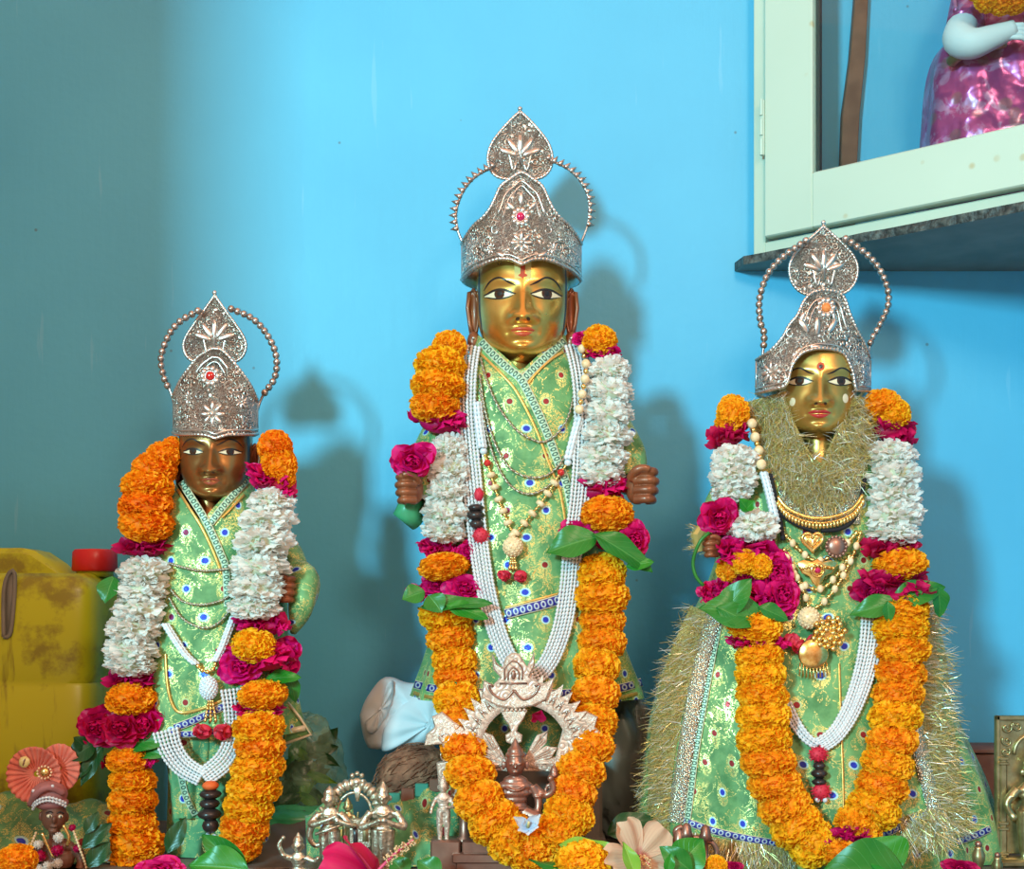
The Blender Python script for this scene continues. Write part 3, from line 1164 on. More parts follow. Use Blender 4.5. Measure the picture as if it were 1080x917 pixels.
    for k in range(5):
        a = (k - 2) * .62
        d = Vector((math.sin(a), 0, math.cos(a)))
        b.ball(pp(0, -cy + 6, -.003) + d * 13 * s2, (3.2 * s2, 1.6 * s2, 10 * s2), 10, 7, Matrix.Rotation(a, 3, 'Y'))
    for sx in (-1, 1):
        b.tube([pp(sx * (4 + 9 * q) , -cy + 12 + 9 * math.sin(q * 5), -.002) for q in [i / 10 for i in range(11)]], 1.3 * s2, 6)
    b.tube([pp(0, -cy + 16, -.002), pp(0, -cy - 14, -.0035)], 1.3 * s2, 6)
    b.build('plume_relief', mats[1], pl)
    # beaded half hoops at both sides
    for arc in arcs:
        P = resample([V(x, y, Y + .02) for x, y in arc], 60)
        b = MB()
        b.tube(P, 1.5 * s, 6)
        L = plen(P)
        step = (6.6 if spiky else 7.2) * s
        nb = int(L / step)
        Q = resample(P, nb + 1)
        cen = V(plume_c, (arc[0][1] + arc[-1][1]) / 2 + 12, Y + .02)
        for i, p in enumerate(Q[:-3] if True else Q):
            o_ = (p - cen).normalized()
            if spiky:
                b.lathe([(0.2 * s, -2 * s), (3.6 * s, 0), (2.2 * s, 3.2 * s), (.3 * s, 7.5 * s)], p, 8, o_.to_track_quat('Z', 'Y').to_matrix())
            else:
                b.ball(p, 4.0 * s, 10, 7)
        b.build('beaded_hoop', mats[2], t)
    return t
# ------------------------------------------------------------------ flower meshes (unit radius)
def rv():
    while True:
        v = Vector((rnd.uniform(-1, 1), rnd.uniform(-1, 1), rnd.uniform(-1, 1)))
        if .01 < v.length < 1:
            return v.normalized()


def fib(n):
    for i in range(n):
        z = 1 - 2 * (i + .5) / n
        r = math.sqrt(1 - z * z)
        a = i * 2.399963
        yield Vector((r * math.cos(a), r * math.sin(a), z))


def marigold_mesh(mat):
    b = MB()
    b.ball((0, 0, 0), .78, 16, 10)
    b.uv = [(.5, .3)] * len(b.v)
    for q in fib(600):
        q = (q + rv() * .09).normalized()
        t = rv()
        d = (q * .85 + t * .55).normalized()
        n = (t - q * t.dot(q)).normalized()
        b.petal(q * .66, d, n, rnd.uniform(.22, .31), rnd.uniform(.10, .15), 2, 4, rnd.uniform(.1, .5), rnd.uniform(-.3, .3), .22, lambda t_: .45 + .6 * t_, rnd.uniform(0, 6), .05)
    return b.mesh('marigold', mat)


def mum_mesh(mat):
    b = MB()
    b.ball((0, 0, 0), .62, 14, 9)
    b.uv = [(.5, .25)] * len(b.v)
    for q in fib(250):
        q = (q + rv() * .12).normalized()
        t = rv()
        d = (q * .9 + t * .45).normalized()
        n = (t - q * t.dot(q)).normalized()
        b.petal(q * .5, d, n, rnd.uniform(.38, .54), rnd.uniform(.13, .19), 4, 2, rnd.uniform(.25, .6), rnd.uniform(-.1, .35), 0, lambda t_: (.55 + .5 * t_) * (1 if t_ < .8 else .72), 0, .12)
    return b.mesh('chrysanthemum', mat)


def rose_mesh(mat, seed=0):
    b = MB()
    N = 26
    for i in range(N):
        f = i / (N - 1)
        a = i * 2.399963 + rnd.uniform(-.3, .3)
        tilt = lerp(1.45, -.12, f ** .8) + rnd.uniform(-.12, .12)
        rad = Vector((math.cos(a), math.sin(a), 0))
        d = rad * math.cos(tilt) + Vector((0, 0, 1)) * math.sin(tilt)
        n = -rad * math.sin(tilt) + Vector((0, 0, 1)) * math.cos(tilt)
        o = rad * lerp(.02, .22, f) + Vector((0, 0, lerp(.05, -.18, f)))
        L = lerp(.42, .80, f) * rnd.uniform(.9, 1.08)
        b.petal(o, d, n, L, lerp(.26, .50, f), 6, 8, lerp(.75, .25, f), lerp(.22, -.16, f) + rnd.uniform(-.1, .15), .13,
                lambda t_: math.sin(PI * min(.88, .10 + .78 * t_)) ** .75, rnd.uniform(0, 6), .06)
    b.ball((0, 0, .05), .22, 10, 7)
    return b.mesh('rose', mat)


def rose_petals_mesh(mat):
    """band of loose folded petals, x long"""
    b = MB()
    b.ball((0, 0, 0), (.70, .34, .42), 14, 9)
    b.uv = [(.5, .3)] * len(b.v)
    for i in range(44):
        x = rnd.uniform(-.85, .85)
        a = rnd.uniform(-.5, 3.6)
        o = Vector((x * .85, .2 * math.cos(a), .28 * math.sin(a))) * .8
        d = Vector((x * .55 + rnd.uniform(-.4, .4), math.cos(a) * .8 - .3, math.sin(a) * .8 + rnd.uniform(-.2, .2)))
        b.petal(o, d, rv(), rnd.uniform(.45, .65), rnd.uniform(.28, .42), 5, 6, rnd.uniform(.1, .5), rnd.uniform(-.3, .4), .14, None, rnd.uniform(0, 6), .05)
    return b.mesh('rose_petals', mat)


FM = {}


def make_flowers():
    FM['m'] = [marigold_mesh(M['marigold']) for _ in range(4)]
    FM['d'] = [marigold_mesh(M['marigold_deep']) for _ in range(3)]
    FM['w'] = [mum_mesh(M['white_petal']) for _ in range(4)]
    FM['r'] = [rose_mesh(M['rose']) for _ in range(3)]
    FM['R'] = [rose_mesh(M['rose_deep']) for _ in range(2)]
    FM['b'] = [rose_petals_mesh(M['rose']) for _ in range(3)]
    FM['B'] = [rose_petals_mesh(M['rose_deep']) for _ in range(3)]


NAMES = dict(m='marigold', d='marigold', w='chrysanthemum', r='rose', R='rose', b='rose_petals', B='rose_petals')
LAB = dict()


def flower(kind, px, py, w, h, Y, parent, tilt=0., along=None, depth=None):
    """w,h in picture pixels at depth Y"""
    s = S(Y)
    me = rnd.choice(FM[kind])
    c = V(px, py, Y)
    if kind in 'rR':
        sc = (w * .5 * s, h * .5 * s, min(w, h) * .5 * s)
        rot = Euler((PI / 2 + rnd.uniform(-.3, .3), rnd.uniform(-.35, .35) + tilt, 0)).to_matrix() @ Matrix.Rotation(0, 3, 'Z')
    elif kind in 'bB':
        sc = (w * .5 * s, w * .40 * s, h * .74 * s)
        rot = Matrix.Rotation(tilt, 3, 'Y')
    else:
        d = (depth or w) * .5 * s
        sc = (w * .5 * s * 1.03, d, h * .5 * s * (1.30 if kind in 'md' else 1.10))
        rot = Matrix.Rotation(tilt + rnd.uniform(-.12, .12), 3, 'Y') @ Matrix.Rotation(rnd.uniform(-.15, .15), 3, 'X')
        # spin of the unit mesh is baked by picking variants and flipping
        if rnd.random() < .5:
            rot = rot @ Matrix.Rotation(PI, 3, 'Y')
        if rnd.random() < .5:
            rot = rot @ Matrix.Rotation(PI, 3, 'Z')
    return inst(NAMES[kind], me, parent, c, rot, sc)


def leaf_mb(b, base, tip, width, nrm, fold=.25, curl=.12, wav=.03, heart=False):
    d = tip - base
    L = d.length
    d.normalize()
    n = (nrm - d * nrm.dot(d)).normalized()
    s_ = d.cross(n)
    rows, uvs = [], []
    nl, nw = 16, 8
    for i in range(nl + 1):
        t = i / nl
        if heart:
            w = (math.sin(PI * t ** .62) ** .8 * (1 - .25 * t)) if 0 < t < 1 else 0.0
        else:
            w = math.sin(PI * t ** .85) ** .9 if 0 < t < 1 else 0.
        w = max(w, .015) * width * .5
        r, u_ = [], []
        for j in range(nw + 1):
            u = -1 + 2 * j / nw
            r.append(base + d * (L * t) + s_ * (u * w) + n * (abs(u) * w * fold - curl * L * (t - .4) ** 2 * 1.5 + wav * L * math.sin(t * 11 + u * 2) * abs(u)))
            u_.append((.5 + .5 * u, t))
        rows.append(r)
        uvs.append(u_)
    b.grid(rows, uvs)


def leaf(name, p0, p1, width, Y0, Y1, mat, parent=None, nrm=(0, -1, .25), fold=.25, curl=.12, heart=False, stalk=0.):
    b = MB()
    a, c = V(p0[0], p0[1], Y0), V(p1[0], p1[1], Y1)
    leaf_mb(b, a, c, width * S((Y0 + Y1) / 2), Vector(nrm), fold, curl, heart=heart)
    if stalk:
        d = (a - c).normalized()
        b.tube([a + d * stalk, a, a.lerp(c, .5) + Vector((0, -.0005, 0))], [.0012, .0011, .0006], 6)
    o = b.build(name, mat, parent)
    return o


def garland(label, body, strand_list, cx, top, extra=None):
    base = V(cx, top, body.Y0 - .1)
    g = thing('flower_garland', label, 'garland', base, 'flower garlands on the idols')
    for rows in strand_list:
        for r in rows:
            kind, px, py, w, h = r[:5]
            tilt = r[5] if len(r) > 5 else 0.
            dy = r[6] if len(r) > 6 else 0.
            Y = body.front(px, py)
            cxx, hw, hd = body.at(py)
            if abs(px - cxx) > hw * .85:
                Y = min(Y, body.front(cxx + math.copysign(hw * .85, px - cxx), py))
            rad = (.34 if kind in 'mdw' else .25) * min(w, 66) * S(Y)
            flower(kind, px, py, w, h, Y - rad + dy, g, tilt)
    return g


# ------------------------------------------------------------------ the three idols
def chain_between(rows):
    return rows


def body_common(body, py0, py1, parent, name='dress', mat='brocade', **kw):
    b = MB()
    body.mesh(b, py0, py1, **kw)
    return b.build(name, M[mat], parent)


def neck(body_Y, cx, y0, y1, r, parent, mat):
    b = MB()
    s = S(body_Y)
    prof = [(r * s * (1.15 if i in (0, 6) else 1 + .06 * abs(i - 3) / 3), 0) for i in range(7)]
    rings = []
    for i in range(9):
        f = i / 8
        rr = r * s * (1 + .25 * f ** 2 + .9 * max(0, f - .55) ** 1.5 * 3)
        c = V(cx, lerp(y0, y1, f), body_Y)
        rings.append([c + Vector((rr * math.cos(2 * PI * k / 24), rr * .95 * math.sin(2 * PI * k / 24), 0)) for k in range(24)])
    b.loft(rings)
    # two neck creases
    return b.build('neck', mat, parent)


def pearl_mala(label, body, strands_px, parent_group, tassel=None, r=2.05, off=.006, spread=None):
    """strands_px: list of pixel paths"""
    first = strands_px[0][0]
    g = thing('pearl_mala', label, 'necklace', body.pt(first[0], first[1], off), parent_group)
    for i, p in enumerate(strands_px):
        b = MB()
        P = body.path(p, off + .0012 * (i % 3), 50)
        b.beads(P, r * body.s0, 6, 4, .4)
        b.build('pearl_strand', M['pearl'], g)
    return g


def bundle(path, n, gap, gap_end=None):
    """n parallel pixel paths around a centre path"""
    P = resample([Vector((p[0], p[1], 0)) for p in path], 24)
    out = []
    for k in range(n):
        q = k - (n - 1) / 2
        row = []
        for i, p in enumerate(P):
            t = (P[min(i + 1, 23)] - P[max(i - 1, 0)]).normalized()
            f = i / 23
            g = lerp(gap, gap_end if gap_end is not None else gap, f)
            row.append((p.x - t.y * q * g, p.y + t.x * q * g))
        out.append(row)
    return out


def tassel_stack(g, body, items, name='bead_tassel'):
    """items: (px, py, rx, rz, material, kind)"""
    for px, py, rx, rz, mat, kind in items:
        b = MB()
        c = body.pt(px, py, .012)
        s = S(c.y)
        if kind == 'disc':
            b.lathe([(rx * .45 * s, -rz * s), (rx * .85 * s, -rz * .5 * s), (rx * s, 0), (rx * .85 * s, rz * .5 * s), (rx * .45 * s, rz * s)], c, 20)
            nm = 'disc_bead'
        elif kind == 'pom':
            b.ball(c, (rx * s, rx * s * .8, rz * s), 12, 8)
            for q in fib(60):
                b.petal(c + Vector((q.x * rx, q.y * rx * .8, q.z * rz)) * s * .85, q, rv(), rx * .4 * s, rx * .22 * s, 1, 2, .2)
            nm = 'pompom'
        else:
            b.ball(c, (rx * s, rx * s, rz * s), 14, 9)
            nm = 'bead'
        b.build(nm, M[mat], g)


def idol_center():
    body = Body(.10, [(352, 503, 597, 26), (368, 498, 602, 32), (380, 492, 612, 38), (392, 482, 624, 42), (408, 470, 638, 46), (440, 466, 644, 48), (500, 464, 648, 50), (560, 464, 645, 54), (620, 463, 645, 58),
                      (660, 458, 652, 61), (700, 447, 666, 66), (728, 437, 677, 70), (745, 433, 681, 71)], 2.2, (3.4, 11, 560, 740))
    Y = body.Y0
    base = V(552, 800, Y)
    t = thing('deity_idol', 'tallest brass idol, in green brocade, standing at the middle of the three', 'idol', base, 'dressed brass idols')
    body_common(body, 356, 736, t, rows=80, neckline=lambda x: 400 - abs(x - 549) * 1.0, wave=lambda th: 4 * math.cos(th) - 2)
    # inner petticoat and legs down to the pedestal
    b = MB()
    inner = Body(Y, [(700, 470, 640, 50), (760, 486, 622, 46), (800, 480, 628, 46)], 2.2)
    inner.mesh(b, 705, 800, 12, 48)
    b.build('under_cloth', M['brocade_dark'], t)
    # feet block
    # collar and overlap trims
    for nm, mat, path, w, off in (
            ('collar_trim', 'trim_pale', [(507, 360), (520, 374), (536, 389), (549, 400), (562, 424), (575, 452), (588, 486), (598, 512), (604, 545)], 9, .0035),
            ('collar_trim', 'trim_pale', [(596, 359), (582, 371), (566, 386), (550, 402)], 9, .0028),
            ('gold_piping', 'trim_gold', [(503, 370), (515, 381), (531, 397), (543, 411), (556, 434), (568, 460), (580, 492), (590, 517), (596, 548)], 3, .003),
            ('gold_piping', 'trim_gold', [(594, 371), (580, 380), (566, 393), (556, 406)], 3, .0026),
            ('hem_trim', 'trim_blue', [(533, 648), (552, 643), (572, 638), (592, 632)], 11, .003),
            ('gold_piping', 'trim_gold', [(533, 641), (552, 636), (572, 631), (590, 626)], 2.5, .003),
            ('hem_trim', 'trim_blue', [(437, 722), (460, 727), (510, 731), (560, 732), (610, 731), (650, 727), (677, 720)], 9, .003),
            ('gold_piping', 'trim_gold', [(436, 731), (460, 737), (510, 741), (560, 742), (610, 741), (650, 737), (678, 730)], 4, .003)):
        b = MB()
        body.strip(b, path, w, off)
        b.build(nm, M[mat], t)
    # pleat lines of the upper tunic over the skirt
    neck(Y - .010, 547, 360, 412, 16, t, M['gold_face'])
    hd = Head(551.5, 307.5, Y - .006, 1.05, 0., t, dict(skin=M['gold_face']))
    hd.features(M['lip'], 0, 15.5, 10.5, 12.5, .78, 5.4)
    # forehead marks: two sandal bands and a red middle
    hd.patch('tilak', M['sandal'], lambda x: 14, lambda x: 40, -8.5, -2.6, 4, 8, .3)
    hd.patch('tilak', M['sandal'], lambda x: 14, lambda x: 40, 2.6, 8.5, 4, 8, .3)
    hd.patch('tilak', M['vermilion'], lambda x: 13 + abs(x) * 2.2, lambda x: 36, -2.2, 2.2, 4, 8, .45)
    hd.patch('tilak', M['vermilion'], lambda x: 15 + abs(x) * .3, lambda x: 20 - abs(x) * .5, -4.5, 4.5, 6, 3, .4)
    hd.ears(M['brown_skin'], M['silver_plain'])
    # black painted hair edge in front of the ears
    for sx in (-1, 1):
        hd.line('hair_line', M['hair'], [(sx * 44.5, 32), (sx * 45, 10), (sx * 44.4, -12), (sx * 41.5, -36)], 2.4, 1.2, .5)
    # arms
    sleeve([V(490, 405, Y), V(470, 450, Y - .01), V(447, 502, Y - .03), V(446, 532, Y - .05)], [.028, .028, .026, .024], M['brocade'], t)
    sleeve([V(622, 408, Y), V(646, 450, Y - .005), V(662, 482, Y - .02), V(664, 508, Y - .035)], [.028, .028, .026, .021], M['brocade'], t)
    b = MB()
    b.tube([V(436, 526, Y - .045), V(428, 540, Y - .05), V(441, 552, Y - .04)], [.016, .018, .012], 12)
    b.build('cuff_lining', M['satin'], t)
    fist('hand', 432, 516, Y - .085, 34, -1, M['brown_skin'], t, V(444, 520, Y - .03))
    fist('hand', 677, 513, Y - .075, 40, 1, M['brown_skin'], t, V(662, 512, Y - .02))

    crown('tall embossed silver crown with one magenta stone, on the middle idol', 550, Y - .004, 63.5, 66,
          [(-63, 258, 297), (-58, 249, 291), (-50, 238, 285), (-40, 229, 280), (-33, 220, 277), (-28, 210, 275.5), (-22, 197, 274.5), (-12, 189, 275), (-5, 184, 278), (0, 182, 280),
           (5, 184, 278), (12, 189, 275), (22, 197, 274.5), (28, 210, 275.5), (33, 220, 277), (40, 229, 280), (50, 238, 285), (58, 249, 291), (63, 258, 297)],
          [(0, 118), (8, 125), (20, 138), (30, 152), (34, 166), (32, 178), (25, 186), (15, 189), (6, 187), (0, 181)], 548.5, 116,
          [[(520, 176), (501, 187), (488, 203), (481, 224), (483, 244), (490, 260)], [(578, 168), (600, 179), (614, 194), (621, 212), (620, 236), (613, 256)]],
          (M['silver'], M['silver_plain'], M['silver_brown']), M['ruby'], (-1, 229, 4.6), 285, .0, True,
          [('flower', 0, 256, 12, 0), ('leaf', -.5, 216, 12, 0), ('leaf', -8, 221, 10, -.75), ('leaf', 8, 221, 10, .75), ('scroll', -27, 243, 9, 0), ('llorcs', 27, 243, 9, 0),
           ('flower', -33, 262, 7, .3), ('flower', 33, 262, 7, .3), ('scroll', -48, 265, 8, 0), ('llorcs', 48, 265, 8, 0), ('leaf', -18, 270, 9, -1.2), ('leaf', 18, 270, 9, 1.2)])

    # garland
    left = [('m', 474, 366, 40, 30), ('m', 464, 386, 58, 36), ('m', 462, 408, 62, 36), ('m', 459, 427, 58, 34), ('b', 464, 448, 62, 32, .12),
            ('w', 474, 474, 44, 34), ('w', 474, 497, 50, 36), ('w', 471, 520, 52, 36), ('w', 470, 543, 54, 36), ('w', 469, 560, 52, 28),
            ('r', 436, 486, 56, 44, 0, -.045), ('b', 462, 581, 46, 26), ('r', 494, 581, 30, 26), ('m', 468, 598, 58, 26), ('r', 492, 621, 56, 36), ('r', 462, 616, 40, 30), ('b', 440, 627, 26, 20),
            ('m', 470, 650, 62, 34), ('m', 475, 673, 56, 34), ('m', 479, 697, 52, 34), ('m', 480, 716, 50, 28), ('m', 482, 739, 55, 36, 0, -.012), ('m', 487, 765, 58, 36, 0, -.03),
            ('m', 490, 790, 56, 36, 0, -.05), ('m', 496, 816, 58, 36, 0, -.07), ('m', 506, 845, 60, 40, -.3, -.085), ('m', 521, 867, 62, 40, -.6, -.095), ('m', 540, 885, 62, 44, -.9, -.1), ('m', 560, 897, 56, 46, 1.3, -.1)]
    right = [('m', 632, 360, 40, 30), ('r', 613, 357, 22, 18, 0, -.01), ('b', 636, 374, 44, 18), ('w', 643, 392, 48, 34), ('w', 643, 413, 54, 36), ('w', 642, 436, 56, 36), ('w', 640, 459, 58, 36), ('w', 636, 482, 58, 36), ('w', 633, 500, 54, 30),
             ('b', 634, 519, 62, 30), ('m', 640, 543, 62, 34), ('r', 612, 563, 50, 38), ('r', 638, 564, 40, 34), ('r', 669, 571, 40, 46, 0, -.02),
             ('m', 634, 606, 58, 38), ('m', 634, 630, 64, 38), ('m', 635, 655, 54, 32), ('m', 635, 678, 56, 34), ('m', 629, 703, 54, 38), ('m', 628, 733, 56, 38, 0, -.01), ('m', 627, 762, 54, 36, 0, -.03),
             ('m', 623, 788, 56, 36, 0, -.05), ('m', 613, 813, 56, 36, .25, -.065), ('m', 605, 836, 54, 34, .3, -.08), ('m', 600, 860, 60, 38, .35, -.09), ('m', 588, 880, 56, 38, .6, -.1)]
    g = garland('marigold, white and rose garland in a long loop around the middle idol', body, [left, right], 552, 640)
    mb_Y = body.front(500, 620) - .045
    leaf('betel_leaf', (448, 624), (424, 632), 24, mb_Y, mb_Y - .01, M['leaf'], g, (0, -1, .5))
    leaf('betel_leaf', (452, 628), (466, 646), 26, mb_Y, mb_Y - .01, M['leaf'], g, (0, -1, .6))
    leaf('betel_leaf', (440, 640), (520, 634), 20, mb_Y, mb_Y, M['leaf'], g, (0, -1, .8))
    leaf('betel_leaf', (470, 638), (516, 652), 20, mb_Y - .005, mb_Y, M['leaf_bright'], g, (0, -1, .6))
    mb_Y = body.front(630, 590) - .05
    leaf('betel_leaf', (630, 566), (576, 582), 38, mb_Y, mb_Y - .005, M['leaf'], g, (.2, -1, .6), .3)
    leaf('betel_leaf', (626, 562), (690, 602), 30, mb_Y - .006, mb_Y, M['leaf'], g, (-.2, -1, .8), .3)
    leaf('betel_leaf', (660, 598), (690, 592), 16, mb_Y, mb_Y, M['leaf_bright'], g, (0, -1, .5))
    leaf('betel_leaf', (482, 720), (470, 728), 7, body.front(480, 722) - .05, body.front(480, 722) - .045, M['leaf'], g)

    # necklaces
    ps = bundle([(496, 364), (492, 392), (491, 430), (494, 470), (498, 510), (502, 550), (507, 590), (514, 630), (526, 672), (541, 703), (555, 716)], 6, 3.9, 3.3)
    ps2 = bundle([(606, 362), (613, 392), (616, 430), (615, 480), (611, 530), (604, 580), (600, 622), (593, 662), (581, 694), (569, 710), (556, 716)], 6, 3.9, 3.3)
    pm = pearl_mala('long pearl strands hanging from the middle idol to its shrine', body, ps + ps2, 'pearl strands on the idols', off=.009)
    tassel_stack(pm, body, [(505, 522, 5, 7, 'red_cloth', 'pom'), (502, 536, 9, 4, 'black_bead', 'disc'), (502, 544, 10, 5, 'black_bead', 'disc'), (503, 553, 8, 5, 'black_bead', 'disc'), (507, 565, 8, 8, 'red_cloth', 'pom')])
    # grey metal chains, three loops
    g = thing('chain_necklace', 'grey twisted metal chain in three loops on the chest of the middle idol', 'necklace', body.pt(508, 378, .004), 'necklaces on the middle idol')
    for p in ([(507, 378), (513, 400), (525, 428), (543, 452), (560, 463), (574, 466), (588, 457), (599, 440), (605, 415), (607, 385)],
              [(506, 395), (511, 430), (522, 468), (537, 493), (556, 503), (575, 502), (590, 490), (601, 468), (608, 430)],
              [(506, 410), (512, 450), (522, 485), (537, 511), (555, 521), (572, 517), (588, 503), (603, 480)]):
        b = MB()
        P = resample(body.path(p, .0055, 40), 260)
        P2 = [q + Vector((.0006 * math.cos(i * .9), .0006 * math.sin(i * .9), .0006 * math.sin(i * .9))) for i, q in enumerate(P)]
        b.tube(P2, [.0014 + .0006 * (i % 3 == 0) for i in range(260)], 6)
        b.build('chain_loop', M['chain'], g)
    g = thing('bead_necklace', 'cream and gold bead necklace with ball pendant and red tassel, middle idol', 'necklace', body.pt(541, 576, .01), 'necklaces on the middle idol')
    for p in ([(503, 424), (505, 445), (509, 473)], [(611, 440), (606, 458), (599, 485)]):
        b = MB()
        for k in range(5):
            a = 2 * PI * k / 5
            P = body.path(p, .010, 24)
            b.beads([q + Vector((math.cos(a) * .004, math.sin(a) * .004, 0)) for q in P], 2.4 * body.s0, 6, 4, .6)
        b.build('bead_rope', M['white_bead'], g)
    for p in ([(510, 476), (516, 495), (521, 512), (528, 533), (535, 550), (541, 564)], [(599, 488), (588, 504), (574, 526), (558, 546), (544, 562)]):
        P = body.path(p, .008, 30)
        b = MB()
        b.tube(P, .0012, 6)
        b.beads(P, 1.9 * body.s0, 6, 4, .3)
        b.build('gold_chain', M['gold_jewel'], g)
        for i, q in enumerate(resample(P, 8)):
            b = MB()
            if i in (0, 1):
                b.ball(q, .0052, 10, 7)
                b.build('bead', M['red_stone' if i else 'white_bead'], g)
            else:
                b.lathe([(.0012, -.004), (.0062, -.0022), (.0062, .0022), (.0012, .004)], q, 12, (P[-1] - P[0]).to_track_quat('Z', 'Y').to_matrix())
                b.build('bead', M['cream_bead'], g)
    b = MB()
    c = body.pt(541, 577, .012)
    b.ball(c, 10.5 * S(c.y), 20, 14)
    o = b.build('ball_pendant', M['cream_bead'], g)
    b = MB()
    for q in fib(90):
        b.ball(c + q * 10.2 * S(c.y), 1.3 * S(c.y), 6, 4)
    b.build('seed_beads', M['cream_bead'], o)
    b = MB()
    for dx in (-3.5, 0, 3.5):
        b.beads(body.path([(541 + dx * .4, 586), (541 + dx, 602)], .009, 8), 2 * body.s0, 6, 4)
    b.build('pendant_drops', M['gold_jewel'], g)
    for dx in (-9, 8):
        b = MB()
        c = body.pt(541 + dx, 607, .010)
        for i in range(9):
            b.petal(c, Vector((rnd.uniform(-1, 1), -.5, rnd.uniform(-.8, .5))), rv(), .010, .007, 3, 4, .4, .2, .1)
        b.ball(c, (.009, .006, .007), 12, 8)
        b.build('red_tassel', M['red_cloth'], g)
    # cream beads near the right shoulder
    g = thing('bead_string', 'short string of cream beads at the shoulder of the middle idol', 'necklace', body.pt(617, 380, .03), 'necklaces on the middle idol')
    for i, q in enumerate(body.path([(614, 368), (618, 384), (617, 400), (614, 416), (611, 432)], .030, 9)):
        b = MB()
        b.ball(q, .0062 if i % 2 == 0 else .0038, 12, 8)
        b.build('bead', M['cream_bead'] if i % 2 == 0 else M['gold_jewel'], g)
    return body


